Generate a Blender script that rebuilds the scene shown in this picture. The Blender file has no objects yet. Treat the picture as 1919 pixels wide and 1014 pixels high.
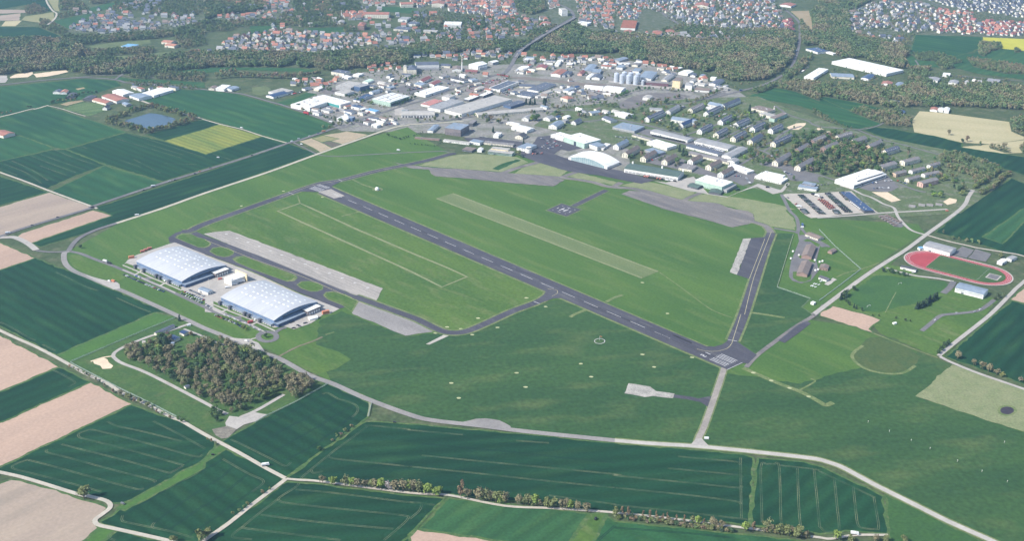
import bpy, bmesh, math, random
from math import sin, cos, pi, radians, hypot, atan2, sqrt
from mathutils import Vector, Matrix
from mathutils.geometry import tessellate_polygon
R = random.Random(7)
scene = bpy.context.scene
COL = scene.collection
# ---------------------------------------------------------------- survey: air-photo pixel -> metres on the ground
FOC, PITCH, ROLL, HCAM = 2130.0, 0.40654, -0.02046, 747.56
def G(x, y, z=0.0):
    a = x-959.5; b = 507-y
    c, s = cos(ROLL), sin(ROLL)
    u = c*a+s*b; v = -s*a+c*b
    dy = FOC*cos(PITCH)+v*sin(PITCH); dz = v*cos(PITCH)-FOC*sin(PITCH)
    k = (z-HCAM)/dz
    return Vector((u*k, dy*k, z))
def PX(p):
    X, Y, Z = p[0], p[1], p[2]-HCAM
    zc = Y*cos(PITCH)-Z*sin(PITCH); yc = Y*sin(PITCH)+Z*cos(PITCH)
    u = FOC*X/zc; v = FOC*yc/zc
    c, s = cos(ROLL), sin(ROLL)
    return (959.5+c*u-s*v, 507-(s*u+c*v))
SH = {'p': (0, 0, 1.0), 'a': (540, 130, 9.565), 'b': (740, 100, 8.723), 'c': (940, 100, 8.723), 'd': (1140, 100, 8.723),
      'e': (230, 440, 9.133), 'f': (400, 510, 7.983), 'g': (1440, 330, 7.983), 'h': (1460, 420, 8.05)}
for r_ in range(5):
    for c_ in range(5):
        SH['%d%d' % (r_+1, c_)] = ([0, 384, 768, 1152, 1535][c_], [0, 190, 390, 590, 790][r_], 4.995 if r_ < 4 else 4.526)
_S = dict(SH)
for r_ in '12345': SH[r_+'5'] = _S[r_+'4']
SH['14'] = _S['13']; SH['24'] = _S['23']
def q(t, x, y):
    o = SH[t]; return (o[0]+x/o[2], o[1]+y/o[2])
def W(t, pts, z=0.0):
    """points read on survey sheet t (several sheets may follow each other: 't', x,y, x,y, 't2', x,y ...)"""
    out = []
    if isinstance(pts, str):
        for tok in pts.split():
            if ',' in tok:
                x, y = tok.split(','); out.append(G(*q(t, float(x), float(y)), z))
            else: t = tok
        return out
    return [G(*q(t, x, y), z) for x, y in pts]
def W1(t, x, y, z=0.0): return G(*q(t, x, y), z)
# ---------------------------------------------------------------- object helpers
def tag(o, label=None, cat=None, group=None, kind=None):
    if label: o['label'] = label
    if cat: o['category'] = cat
    if group: o['group'] = group
    if kind: o['kind'] = kind
    return o
def mesh(name, verts, faces, mats, fm=None, smooth=False):
    me = bpy.data.meshes.new(name)
    me.from_pydata(verts, [], faces)
    for m in (mats if isinstance(mats, (list, tuple)) else [mats]): me.materials.append(m)
    if fm: me.polygons.foreach_set('material_index', fm)
    if smooth: me.polygons.foreach_set('use_smooth', [True]*len(me.polygons))
    me.update()
    return me
def link(name, me, parent=None, loc=None, rz=0, sc=None):
    o = bpy.data.objects.new(name, me); COL.objects.link(o)
    if parent: o.parent = parent
    if loc is not None: o.location = loc
    if rz: o.rotation_euler = (0, 0, rz)
    if sc: o.scale = sc
    return o
def empty(name, label, cat, loc, rz=0, group=None):
    o = bpy.data.objects.new(name, None); COL.objects.link(o)
    o.location = loc; o.rotation_euler = (0, 0, rz); o.empty_display_size = 1
    return tag(o, label, cat, group)
def copy_tree(o, parent=None):
    c = o.copy(); COL.objects.link(c)
    if parent: c.parent = parent
    for ch in o.children: copy_tree(ch, c)
    return c
class MB:
    """collects shapes, becomes ONE mesh"""
    def __init__(s): s.v = []; s.f = []; s.m = []
    def add(s, v, f, m=0):
        n = len(s.v); s.v += [tuple(x) for x in v]; s.f += [tuple(i+n for i in fc) for fc in f]; s.m += [m]*len(f)
    def box(s, x0, x1, y0, y1, z0, z1, m=0):
        s.add([(x0,y0,z0),(x1,y0,z0),(x1,y1,z0),(x0,y1,z0),(x0,y0,z1),(x1,y0,z1),(x1,y1,z1),(x0,y1,z1)],
              [(3,2,1,0),(4,5,6,7),(0,1,5,4),(1,2,6,5),(2,3,7,6),(3,0,4,7)], m)
    def prism(s, pts, z0, z1, m=0, mt=None):
        n = len(pts)
        ar = sum(pts[i][0]*pts[(i+1) % n][1]-pts[(i+1) % n][0]*pts[i][1] for i in range(n))
        if ar < 0: pts = pts[::-1]
        s.add([(p[0],p[1],z0) for p in pts]+[(p[0],p[1],z1) for p in pts], [(i,(i+1) % n,n+(i+1) % n,n+i) for i in range(n)], m)
        tri = tessellate_polygon([[Vector((p[0],p[1],0)) for p in pts]])
        up = []
        for t in tri:
            a, b, c = [pts[i] for i in t]
            if (b[0]-a[0])*(c[1]-a[1])-(b[1]-a[1])*(c[0]-a[0]) < 0: t = t[::-1]
            up.append(tuple(t))
        s.add([(p[0],p[1],z1) for p in pts], up, m if mt is None else mt)
    def cyl(s, x, y, z0, z1, r0, r1=None, n=12, m=0, cap=True):
        r1 = r0 if r1 is None else r1
        v = [(x+r0*cos(2*pi*i/n), y+r0*sin(2*pi*i/n), z0) for i in range(n)]+[(x+r1*cos(2*pi*i/n), y+r1*sin(2*pi*i/n), z1) for i in range(n)]
        s.add(v, [(i,(i+1) % n,n+(i+1) % n,n+i) for i in range(n)]+([tuple(range(n,2*n))] if cap else []), m)
    def flat(s, pts, z, m=0):
        up = []
        for t in tessellate_polygon([[Vector((p[0],p[1],0)) for p in pts]]):
            a, b, c = [pts[i] for i in t]
            if (b[0]-a[0])*(c[1]-a[1])-(b[1]-a[1])*(c[0]-a[0]) < 0: t = t[::-1]
            up.append(tuple(t))
        s.add([(p[0],p[1],z) for p in pts], up, m)
    def strip(s, pts, w, z, m=0, closed=False):
        n = len(pts); L = []; Rr = []
        for i, p in enumerate(pts):
            if closed: a, b = pts[i-1], pts[(i+1) % n]
            else: a, b = pts[max(i-1,0)], pts[min(i+1,n-1)]
            dx, dy = b[0]-a[0], b[1]-a[1]; l = hypot(dx,dy) or 1
            L.append((p[0]-dy/l*w/2, p[1]+dx/l*w/2, z)); Rr.append((p[0]+dy/l*w/2, p[1]-dx/l*w/2, z))
        k = n if closed else n-1
        s.add(L+Rr, [(n+i, n+(i+1) % n, (i+1) % n, i) for i in range(k)], m)
    def me(s, name, mats, smooth=False): return mesh(name, s.v, s.f, mats, s.m, smooth)
    def obj(s, name, mats, parent=None, loc=None, rz=0, smooth=False): return link(name, s.me(name, mats, smooth), parent, loc, rz)
def crom(P, n=5, closed=False):
    if len(P) < 3 and not closed: return P
    out = []; N = len(P)
    for i in range(N if closed else N-1):
        p1, p2 = P[i], P[(i+1) % N]
        p0 = P[i-1] if (closed or i > 0) else p1+(p1-p2)
        p3 = P[(i+2) % N] if (closed or i+2 < N) else p2+(p2-p1)
        for k in range(n):
            t = k/n
            out.append(0.5*((2*p1)+(p2-p0)*t+(2*p0-5*p1+4*p2-p3)*t*t+(3*p1-p0-3*p2+p3)*t**3))
    if not closed: out.append(P[-1])
    return out
def parallel(P, d):
    out = []; n = len(P)
    for i, p in enumerate(P):
        a, b = P[max(i-1,0)], P[min(i+1,n-1)]; dx, dy = b[0]-a[0], b[1]-a[1]; l = hypot(dx,dy) or 1
        out.append(Vector((p[0]-dy/l*d, p[1]+dx/l*d, 0)))
    return out
# ---------------------------------------------------------------- materials
MATS = {}
def _nt(name):
    m = bpy.data.materials.new(name); m.use_nodes = True
    nt = m.node_tree; b = nt.nodes['Principled BSDF']; return m, nt, b
def N(nt, t, **kw):
    n = nt.nodes.new(t)
    for k, v in kw.items(): setattr(n, k, v)
    return n
def surf(name, c1, c2=None, big=80, ang=0.0, stretch=1.0, fine=4.0, fa=0.18, rough=0.95, c3=None, big3=18, spec=0.1, metal=0.0, bump=0.0, hs=0.0, lo=.36, hi=.64, rows=0.0, rowamt=0.0):
    """ground / building surface: two tones in large patches, a third in streaks, fine grain"""
    if name in MATS: return MATS[name]
    m, nt, b = _nt(name); L = nt.links.new
    geo = N(nt, 'ShaderNodeNewGeometry')
    mp = N(nt, 'ShaderNodeMapping'); mp.inputs['Rotation'].default_value = (0, 0, -ang)
    if hs == 0: L(geo.outputs['Position'], mp.inputs['Vector'])
    else:
        tc = N(nt, 'ShaderNodeTexCoord'); L(tc.outputs['Object'], mp.inputs['Vector'])
    st = N(nt, 'ShaderNodeMapping'); st.inputs['Scale'].default_value = (1/stretch, 1, 1)
    L(mp.outputs['Vector'], st.inputs['Vector'])
    n1 = N(nt, 'ShaderNodeTexNoise'); n1.inputs['Scale'].default_value = 1/big; n1.inputs['Detail'].default_value = 5; n1.inputs['Roughness'].default_value = .6
    L(st.outputs['Vector'], n1.inputs['Vector'])
    r1 = N(nt, 'ShaderNodeMapRange'); r1.inputs[1].default_value = lo; r1.inputs[2].default_value = hi
    L(n1.outputs['Fac'], r1.inputs[0])
    mx = N(nt, 'ShaderNodeMix', data_type='RGBA'); L(r1.outputs[0], mx.inputs[0])
    mx.inputs[6].default_value = (*c1, 1); mx.inputs[7].default_value = (*(c2 or c1), 1)
    out = mx.outputs[2]
    if c3:
        n3 = N(nt, 'ShaderNodeTexNoise'); n3.inputs['Scale'].default_value = 1/big3; n3.inputs['Detail'].default_value = 4
        L(st.outputs['Vector'], n3.inputs['Vector'])
        r3 = N(nt, 'ShaderNodeMapRange'); r3.inputs[1].default_value = .52; r3.inputs[2].default_value = .75; r3.inputs[4].default_value = .8
        L(n3.outputs['Fac'], r3.inputs[0])
        m3 = N(nt, 'ShaderNodeMix', data_type='RGBA'); L(r3.outputs[0], m3.inputs[0]); L(out, m3.inputs[6]); m3.inputs[7].default_value = (*c3, 1)
        out = m3.outputs[2]
    n2 = N(nt, 'ShaderNodeTexNoise'); n2.inputs['Scale'].default_value = 1/fine; n2.inputs['Detail'].default_value = 3
    L(mp.outputs['Vector'], n2.inputs['Vector'])
    r2 = N(nt, 'ShaderNodeMapRange'); r2.inputs[1].default_value = .25; r2.inputs[2].default_value = .75
    r2.inputs[3].default_value = 1-fa; r2.inputs[4].default_value = 1+fa
    L(n2.outputs['Fac'], r2.inputs[0])
    val = r2.outputs[0]
    if rows:
        w = N(nt, 'ShaderNodeTexWave', wave_type='BANDS', bands_direction='Y', wave_profile='SIN'); w.inputs['Scale'].default_value = 2*pi/20/rows*1.0
        w.inputs['Distortion'].default_value = .6; w.inputs['Detail'].default_value = 2; w.inputs['Detail Scale'].default_value = .2
        L(mp.outputs['Vector'], w.inputs['Vector'])
        rw = N(nt, 'ShaderNodeMapRange'); rw.inputs[3].default_value = 1-rowamt; rw.inputs[4].default_value = 1+rowamt
        L(w.outputs['Fac'], rw.inputs[0])
        mm = N(nt, 'ShaderNodeMath', operation='MULTIPLY'); L(val, mm.inputs[0]); L(rw.outputs[0], mm.inputs[1]); val = mm.outputs[0]
    vm = N(nt, 'ShaderNodeVectorMath', operation='SCALE'); L(out, vm.inputs[0]); L(val, vm.inputs['Scale'])
    L(vm.outputs['Vector'], b.inputs['Base Color'])
    b.inputs['Roughness'].default_value = rough; b.inputs['Specular IOR Level'].default_value = spec; b.inputs['Metallic'].default_value = metal
    MATS[name] = m
    return m
def paint(name, c, rough=.6, spec=.3, fa=.12, metal=0.0, fine=2.5):
    return surf(name, c, tuple(x*.80 for x in c), big=11, fine=fine, fa=fa, rough=rough, spec=spec, metal=metal)
# ---------------------------------------------------------------- ground helpers
BAD = None
ROADS = []
LAYER = 0.08
SLOT = [0]
def lz(layer):
    SLOT[0] = (SLOT[0]+7) % 20
    return layer*LAYER+SLOT[0]*.0015
def ground(name, pts, mat, layer, label, trams=(), tmat=None, dark=(), dmat=None, cat='ground'):
    if name in ('apron','meadow','pale_meadow','concrete_pad','yard','sand_yard','right_stand','car_park','vehicle_park','grass_strip','layby','hangar_yard','main_apron','concrete_yard','asphalt_yard','wheat_field','ploughed_field'):
        am = {'meadow': 2.2, 'pale_meadow': 1.8, 'yard': 1.6, 'apron': 1.1}.get(name, .8); Q = []; big_ = max(hypot(p.x-pts[0].x, p.y-pts[0].y) for p in pts)
        for i in range(len(pts)):
            a, b = pts[i], pts[(i+1) % len(pts)]; k = max(1, min(30, int((b-a).length/9)))
            for j in range(k): Q.append(a+(b-a)*(j/k)+(Vector((R.uniform(-am,am), R.uniform(-am,am), 0)) if j else Vector()))
        pts = Q
    mb = MB(); z = lz(layer)
    mb.flat(pts, z)
    if cat == 'field' or name == 'grass_strip':
        Q = []
        for i in range(len(pts)):
            a, b = pts[i], pts[(i+1) % len(pts)]; k = max(1, min(40, int((b-a).length/16)))
            for j in range(k): Q.append(a+(b-a)*(j/k)+Vector((R.uniform(-1.3,1.3), R.uniform(-1.3,1.3), 0)))
        mb.strip(Q, 3.2, z+.02, 3, True)
    for tr in trams:
        tr = crom(tr, 4)
        for d in (-.95, .95): mb.strip(parallel(tr, d), .6, z+.06, 1)
    for tr in dark:
        tr = crom(tr, 4)
        for d in (-1., 1.): mb.strip(parallel(tr, d), .8, z+.05, 2)
    if BAD is not None:
        sh = abs(sum(pts[i].x*pts[i-1].y-pts[i-1].x*pts[i].y for i in range(len(pts))))/2; ta = sum(p.area for p in mesh('chk', *(lambda m: (m.v, m.f))((lambda m: (m.flat(pts, 0), m)[1])(MB())), [mat]).polygons)
        if abs(sh-ta) > .01*ta: BAD.append((label, sh, ta))
    o = mb.obj(name, [mat, tmat or mat, dmat or mat, surf('field_margin', (.075,.125,.04), (.045,.095,.034), big=12, fine=3, fa=.3, c3=(.14,.15,.075), big3=7)])
    return tag(o, label, cat, None, 'structure')
def clean(P, md=1):
    P = list(P); i = 1
    while i < len(P)-1:
        if (P[i]-P[i-1]).length < md: P.pop(i)
        else: i += 1
    i = 1
    while i < len(P)-1:
        a, b = P[i]-P[i-1], P[i+1]-P[i]
        if a.length < 1 or b.length < 1 or a.dot(b)/(a.length*b.length) < -.15: P.pop(i); i = max(1, i-1)
        else: i += 1
    return P
def ribbon(name, pts, w, mat, layer, label, smooth=5, closed=False, cat='road', edge=None, ew=2.0):
    pts = clean(pts, 1.5 if closed else max(5, .9*w))
    P = crom(pts, smooth, closed) if smooth else pts
    ROADS.extend((p.x, p.y, w/2) for p in P)
    z = lz(layer)
    mb = MB(); mb.strip(P, w, z, 0, closed)
    mats = [mat]
    if edge:
        mats.append(edge)
        mb.strip(P, w+2*ew, z-.055, 1, closed)
    return tag(mb.obj(name, mats), label, cat, None, 'structure')
RW = radians(-45.8)      # runway heading on the survey
FA = radians(-40); FB = radians(50)
GRASS = surf('grass_airfield', (.073,.134,.031), (.050,.106,.027), big=95, ang=RW, stretch=6.0, fine=4, fa=.18, c3=(.105,.150,.045), big3=22)
GRASS2 = surf('grass_meadow', (.080,.136,.031), (.054,.108,.027), big=70, ang=RW, stretch=3.5, fine=5, fa=.22, c3=(.125,.155,.058), big3=16)
GRASSD = surf('grass_dark', (.041,.088,.029), (.028,.068,.026), big=110, ang=radians(10), stretch=2.5, fine=6, fa=.25, c3=(.080,.115,.042), big3=40)
PALE = surf('grass_pale', (.20,.215,.115), (.155,.185,.09), big=22, fine=3, fa=.22, c3=(.20,.21,.11), big3=9)
VERGE = surf('grass_verge', (.165,.190,.085), (.095,.140,.050), big=14, fine=2.5, fa=.25)
ROUGH = surf('rough_ground', (.075,.100,.045), (.050,.075,.035), big=45, fine=6, fa=.3, c3=(.13,.13,.08), big3=25)
TOWNG = surf('town_ground', (.10,.115,.070), (.060,.085,.045), big=30, fine=6, fa=.35, c3=(.21,.20,.18), big3=14)
WH = [surf('wheat_%d' % i, a, b, big=120, ang=an, stretch=4, fine=3.5, fa=.22, rows=r_, rowamt=am, c3=tuple(v*f for v, f in zip(a, (1.9,1.32,1.15))), big3=26) for i, (a, b, an, r_, am) in enumerate([
    ((.0120,.052,.022), (.0075,.036,.018), FA, 18, .14), ((.0115,.050,.022), (.0075,.035,.018), radians(10), 24, .12),
    ((.026,.086,.032), (.016,.062,.027), FA, 30, .11), ((.032,.090,.034), (.024,.074,.030), FB, 22, .10),
    ((.0120,.051,.022), (.0075,.035,.018), FB, 20, .14)])]
SOIL = surf('soil', (.40,.285,.215), (.33,.235,.18), big=90, ang=FB, stretch=4, fine=4, fa=.12, c3=(.34,.25,.195), big3=60)
SOIL2 = surf('soil_grey', (.33,.265,.205), (.27,.215,.175), big=60, ang=FB, stretch=5, fine=4, fa=.10, c3=(.24,.20,.16), big3=35)
STRAW = surf('straw', (.40,.35,.21), (.33,.30,.17), big=70, ang=radians(-12), stretch=4, fine=6, fa=.12)
RAPE = surf('rape', (.205,.215,.048), (.11,.155,.042), big=40, ang=FA, stretch=6, fine=5, fa=.2, rows=14, rowamt=.15)
ASPH = surf('asphalt', (.078,.077,.090), (.058,.057,.070), big=40, ang=RW, stretch=6, fine=2.5, fa=.17, rough=.85, c3=(.108,.105,.112), big3=9)
ASPH2 = surf('asphalt_light', (.16,.155,.155), (.125,.122,.125), big=25, fine=3, fa=.14, rough=.9)
ASPH3 = surf('asphalt_worn', (.175,.160,.150), (.125,.118,.118), big=30, ang=RW, stretch=5, fine=3, fa=.18, rough=.9, c3=(.24,.215,.19), big3=10)
CONC = surf('concrete', (.31,.285,.255), (.25,.232,.21), big=30, ang=FA, stretch=4, fine=3, fa=.14, c3=(.37,.34,.30), big3=9, rows=7.5, rowamt=.05)
CONC2 = surf('concrete_light', (.40,.375,.335), (.33,.31,.275), big=22, fine=3, fa=.10)
GRAVEL = surf('gravel', (.42,.38,.315), (.35,.32,.265), big=16, fine=3, fa=.10)
SAND = surf('sand', (.62,.50,.36), (.52,.42,.30), big=12, fine=3, fa=.15)
WHITE = surf('road_paint', (.62,.62,.61), (.44,.44,.44), big=6, fine=1.5, fa=.12)
YELLOWP = surf('yellow_paint', (.42,.38,.22), (.30,.28,.19), big=8, fine=1.5, fa=.15)
TRK = surf('tram_earth', (.15,.165,.095), (.035,.075,.042), big=34, fine=4, fa=.3)
TRKD = surf('tram_dark', (.006,.026,.020), (.010,.036,.024), big=30, fine=4, fa=.2)
RED = surf('tartan', (.34,.062,.07), (.29,.055,.062), big=20, fine=3, fa=.06)
PAVE = surf('paving', (.37,.345,.31), (.31,.29,.265), big=20, fine=3, fa=.12)
# base sheet
S_ = 22000
tag(mesh_o := link('ground', mesh('ground', [(-S_,-S_,-.3),(S_,-S_,-.3),(S_,S_,-.3),(-S_,S_,-.3)], [(0,1,2,3)], ROUGH)), 'green and olive rough ground between the fields, roads and town', 'ground', None, 'structure')
def fld(nm, t, s, m, l, lab, tr=(), dk=(), layer=1):
    cat = {'wheat_field': 'field', 'ploughed_field': 'field'}.get(nm, 'ground')
    return ground(nm, W(t, s), m, layer, lab, [W(a, b) for a, b in tr], TRK, [W(a, b) for a, b in dk], TRKD, cat)
# town and industry ground
ground('town_ground', W('p', '560,186 585,165 640,140 760,125 960,120 1160,108 1290,140 1380,168 1400,182 1180,200 1180,330 1000,285 840,250 640,245 600,222'), surf('estate_ground', (.215,.205,.19), (.105,.120,.075), big=34, fine=5, fa=.3, c3=(.35,.335,.305), big3=17, lo=.44, hi=.68), .6, 'grey green ground of the industrial estate', cat='ground')
ground('town_ground', W('p', '330,-30 400,60 640,25 700,5 900,45 1000,90 1130,90 1200,75 1450,65 1485,40 1480,-60 300,-60'), TOWNG, .5, 'mixed ground under the old town houses along the top', cat='ground')
ground('town_ground', W('p', '390,100 500,60 690,60 780,90 740,105 560,108 430,110'), TOWNG, .6, 'mixed ground under the houses in the village left of the bridge', cat='ground')
ground('town_ground', W('p', '1590,60 1600,0 1650,-60 2000,-80 2000,80 1800,66 1700,78'), TOWNG, .5, 'mixed ground under the houses in the upper right corner', cat='ground')
ground('town_ground', W('10', '620,290 750,200 1000,120 1170,150 1500,170 1918,150 1918,260 1500,270 900,320'), TOWNG, .5, 'mixed ground under the white houses at upper left', cat='ground')
ground('town_ground', W('p', '1180,190 1420,180 1480,205 1620,250 1820,290 1900,330 1800,400 1640,410 1480,365 1290,330 1180,280 1000,235 1050,200'), surf('barracks_lawn', (.075,.115,.045), (.105,.125,.065), big=30, fine=5, fa=.3, c3=(.19,.185,.16), big3=20), 2.6, 'lawns and paths between the barracks blocks', cat='ground')
# airfield grass
AF = 'p 128,471 220,420 306,391 384,363 594,290 700,255 764,238 800,262 850,290 960,290 1080,300 1180,340 1300,340 1440,345 1480,365 1515,408 1720,420 1735,440 1640,520 1535,582 1520,600 1600,612 1720,660 1784,684 1719,745 1862,790 1930,812 2050,860 2100,1060 1860,1014 1778,978 1712,945 1634,907 1579,876 1536,862 1505,857 1406,846 1307,837 1152,825 1033,812 900,798 808,790 768,776 700,752 620,716 500,655 384,616 330,591 200,535 164,518 140,508 122,490'
ground('airfield_grass', W('p', AF), GRASS, 2, 'broad mown green grass of the airfield around the runway')
ground('meadow', W('p', '640,583 662,592 760,630 820,625 850,628 1030,565 1060,560 1150,600 1362,694 1345,745 1307,837 1152,825 1033,812 900,798 808,790 768,776 620,716 590,650 600,600'), GRASSD, 3, 'darker green grass below the runway and the short taxiway')
ground('meadow', W('p', '1362,700 1500,720 1720,660 1784,684 1719,745 1862,790 2050,860 2100,1060 1860,1014 1712,945 1579,876 1505,857 1307,835'), GRASSD, 3, 'dark green meadow at lower right beyond the stub road')
ground('meadow', W('33', '1500,240 1670,240 1520,745 1830,850 1740,930 43 1860,0 1340,370 1150,250 33 1250,1014'), GRASSD, 3, 'strip of darker grass between taxiway and munition sheds fence')
ground('meadow', W('31', '80,-20 430,20 640,0 1000,-30 1400,10 1918,215 32 1290,780 1160,880 830,1010 42 560,160 430,160 240,110 0,10 31 1680,850 1665,755 230,213 -10,240 -100,215'), GRASS2, 3, 'yellowish green grass between runway and hangar apron')
ground('meadow', W('p', '1527,590 1535,582 1640,490 1690,500 1730,520 1800,545 1870,560 1850,590 1770,668 1752,668 1650,625 1615,587 1558,574'), GRASS2, 3, 'light green sports grass beside the running track')
ground('meadow', W('45', '1245,470 1918,700 2300,830 2300,1200 1640,1014 900,765'), PALE, 4, 'pale dry meadow with a dark mud hole at right edge')
ground('meadow', W('45', '480,215 700,215 960,400 900,470 780,550 600,555 460,520 340,440 300,360'), surf('grass_oval', (.075,.10,.036), (.050,.088,.032), big=30, fine=4, fa=.2), 4, 'brownish oval patch of worn grass at right')
ribbon('worn_track', W('45', '410,290 330,350 310,400 370,470 480,525 640,555 790,545 900,480'), 5, VERGE, 4.5, 'pale curved track round the brownish oval patch')
# ---- fields, left and bottom
fld('wheat_field', '30', '335,470 560,560 820,650 1000,740 1560,975 40 1450,-20 530,380 0,110 -900,-300 30 -900,400 0,582', WH[0], 0, 'large dark green wheat field at left edge below the soil corner', tr=[('30','520,600 640,655 800,735 920,775'),('30','1090,840 1290,930 1410,975'),('40','0,70 100,115 260,210 330,240'),('40','400,280 520,340')])
ground('grass_strip', W('40', '530,380 1450,-20 1600,10 1650,30 660,445'), surf('grass_bright', (.060,.130,.030), (.050,.112,.030), big=30, fine=4, fa=.15), 1.2, 'light green grass strip along the fence at left')
fld('ploughed_field', '30', '335,468 0,580 -900,880 -900,100 0,320', SOIL, 0, 'small pinkish soil corner at left edge above the wheat')
fld('ploughed_field', '20', '-900,1280 0,985 460,850 865,985 800,1010 0,1265 -900,1560', SOIL2, 0, 'greyish brown soil field above the highway at left')
fld('ploughed_field', '30', '160,265 200,235 870,20 960,40 1050,70 290,330 200,300', SOIL, 0, 'narrow pink soil field between highway and long wheat band')
fld('wheat_field', 'p', '58,456 210,404 176,390 384,323 542,269 594,288 384,361 220,418 76,463', WH[4], 0, 'long dark wheat band between highway and the white track', tr=[('21','70,490 240,545')])
fld('wheat_field', '20', '480,840 980,600 1510,755 1400,810 870,985', WH[2], 0, 'light green wheat field above the highway, left of cars')
fld('wheat_field', '20', '0,560 480,455 620,450 985,595 720,690 430,822 0,655 -170,598', WH[0], 0, 'dark wheat field with pale tramlines at left edge', tr=[('20','510,450 700,530 940,605'),('20','380,495 560,560 800,640'),('20','290,510 500,590 710,665'),('20','370,600 620,690'),('20','110,555 300,640 450,740'),('20','40,585 250,670 390,770'),('20','0,630 160,690'),('20','450,455 510,445')])
fld('wheat_field', '20', '620,450 1180,290 1540,375 1918,492 21 0,500 540,330 760,395 0,630 20 1520,748 990,590', WH[0], 0, 'big dark wheat field below the pond with tramlines', tr=[('20','1150,305 1190,300 1500,390 1918,525'),('20','1080,345 1400,440 1700,530'),('20','610,450 740,420 815,440'),('20','1350,390 1720,500'),('20','1130,550 1320,615'),('20','1250,540 1500,670'),('20','1540,580 1840,590'),('20','1700,630 1790,660')])
fld('wheat_field', '20', '-600,330 0,150 450,45 1180,285 610,445 480,430 190,320 0,260 -600,420', WH[2], 0, 'lighter green wheat field under the red farm at left', dk=[('20','180,140 700,300 1000,340'),('20','300,90 800,240')])
fld('wheat_field', '20', '-170,596 -600,440 0,335 190,320 520,435 430,460 0,560', WH[2], 0, 'green field behind the red barn at left edge')
fld('wheat_field', '20', '-700,460 0,700 400,830 440,852 0,975 -700,1200', WH[4], 0, 'dark green field left of the pale path, above grey soil')
fld('wheat_field', 'p', '-200,180 0,162 160,147 218,151 228,160 178,175 150,186 90,197 0,218 -200,260', WH[2], 0, 'green field round the lone farmstead at upper left')
fld('wheat_field', 'p', '268,188 340,166 384,168 444,176 504,192 596,222 622,233 604,246 552,265 540,267 384,222 330,205', WH[2], 0, 'mid green field between pond and curving road')
fld('rape_field', '20', '1540,370 1918,258 21 130,213 540,325 0,495 20 1918,492 1850,470', RAPE, 0, 'yellow green rape field in bloom right of the pond')
fld('wheat_field', '20', '1370,310 1860,175 1918,172 21 130,210 0,258 20 1540,368', WH[4], 0, 'narrow dark field between pond and yellow rape')
fld('garden_rows', '20', '560,70 770,5 960,20 980,85 830,140 720,100', surf('garden_rows', (.10,.15,.06), (.055,.105,.04), big=20, ang=radians(35), stretch=8, fine=4, fa=.3, rows=9, rowamt=.5), 0, 'striped green garden rows below the red farm')
ground('garden_plot', W('21', '880,375 1100,315 1330,278 1530,310 1350,380 1200,437 1080,475 1000,430'), surf('garden_soil', (.36,.29,.20), (.30,.25,.17), big=30, fine=4, fa=.15), 1, 'beige garden plot beside the white track', cat='field')
ground('garden_plot', W('21', '1090,385 1165,365 1285,402 1195,437'), SOIL2 if False else surf('dug', (.13,.115,.09), (.10,.09,.07), big=12, fine=3, fa=.2), 2, 'dark dug bed within the beige garden plot', cat='field')
ground('garden_plot', W('21', '1000,345 1110,318 1260,350 1100,385'), surf('olive_bed', (.24,.22,.11), (.2,.2,.1), big=12, fine=3, fa=.2), 2, 'olive bed within the beige garden plot', cat='field')
fld('ploughed_field', '40', '-900,-300 0,190 560,485 0,720 -900,1090', SOIL, 0, 'large pink soil field at left edge beside the pale lane')
fld('wheat_field', '40', '560,490 850,630 10,1010 -900,1400 -900,1095 0,724', WH[4], 0, 'dark wheat strip between two pink soil fields at left', tr=[('40','500,520 600,570 700,630 690,650'),('40','640,680 700,645')], dk=[('40','700,650 0,960')])
fld('ploughed_field', '40', '850,632 1240,835 1130,895 870,1014 50 0,390 -1000,830 -1000,420 0,5 40 10,1010', SOIL, 0, 'second pink soil field, running down to the left edge')
fld('wheat_field', '50', '-100,450 0,390 810,0 40 1240,840 1500,940 50 1560,0 1738,110 51 30,150 100,180 60,260 50 1738,340 1050,695 960,700 640,620 250,500 0,430', WH[1], 0, 'dark wheat field with curved tramlines at lower left', tr=[
 ('50','910,0 990,40 1200,85 1540,170'),('50','760,70 820,80 1070,140 1400,230 1660,300 1720,285'),('50','760,70 670,105 680,140 780,165 1100,245 1400,330 1560,375'),
 ('50','520,195 690,240 1050,330 1400,430 1460,430 1550,380'),('50','400,240 400,265 560,305 1000,425 1300,500 1300,520'),('50','240,330 400,370 800,480 1150,575 1220,570'),('50','240,325 120,370 120,405 300,450 700,555 860,600'),('50','1300,0 1500,100 1738,232')],
 dk=[('50','1738,250 1460,430 1220,570 1000,640')])
ground('grass_strip', W('50', '1738,325 51 40,250 150,200 180,240 0,350 50 1738,400 1060,760 980,740'), surf('grass_bright', (.06,.13,.03)), 1.5, 'bright green balk between two wheat fields at lower left')
fld('wheat_field', '50', '1738,350 51 180,240 420,350 600,440 660,490 640,540 0,1000 50 1738,1030 1400,1010 1000,915 830,860 960,790 1050,710', WH[0], 0, 'dark wheat field with loops beside the bottom left lane', tr=[
 ('51','150,320 360,440 490,500 480,540 400,600'),('50','1040,800 1035,840 1080,860 1420,930 1640,990'),('50','1310,860 1290,890 1310,910')],
 dk=[('50','1738,410 1380,600 1050,800'),('51','0,410 160,320'),('50','1738,560 1500,720 1300,870'),('51','0,560 150,470 240,380'),('50','1738,710 1420,930'),('51','0,720 180,600 360,450'),('50','1738,880 1600,970'),('51','0,880 250,700 480,540')])
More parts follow.
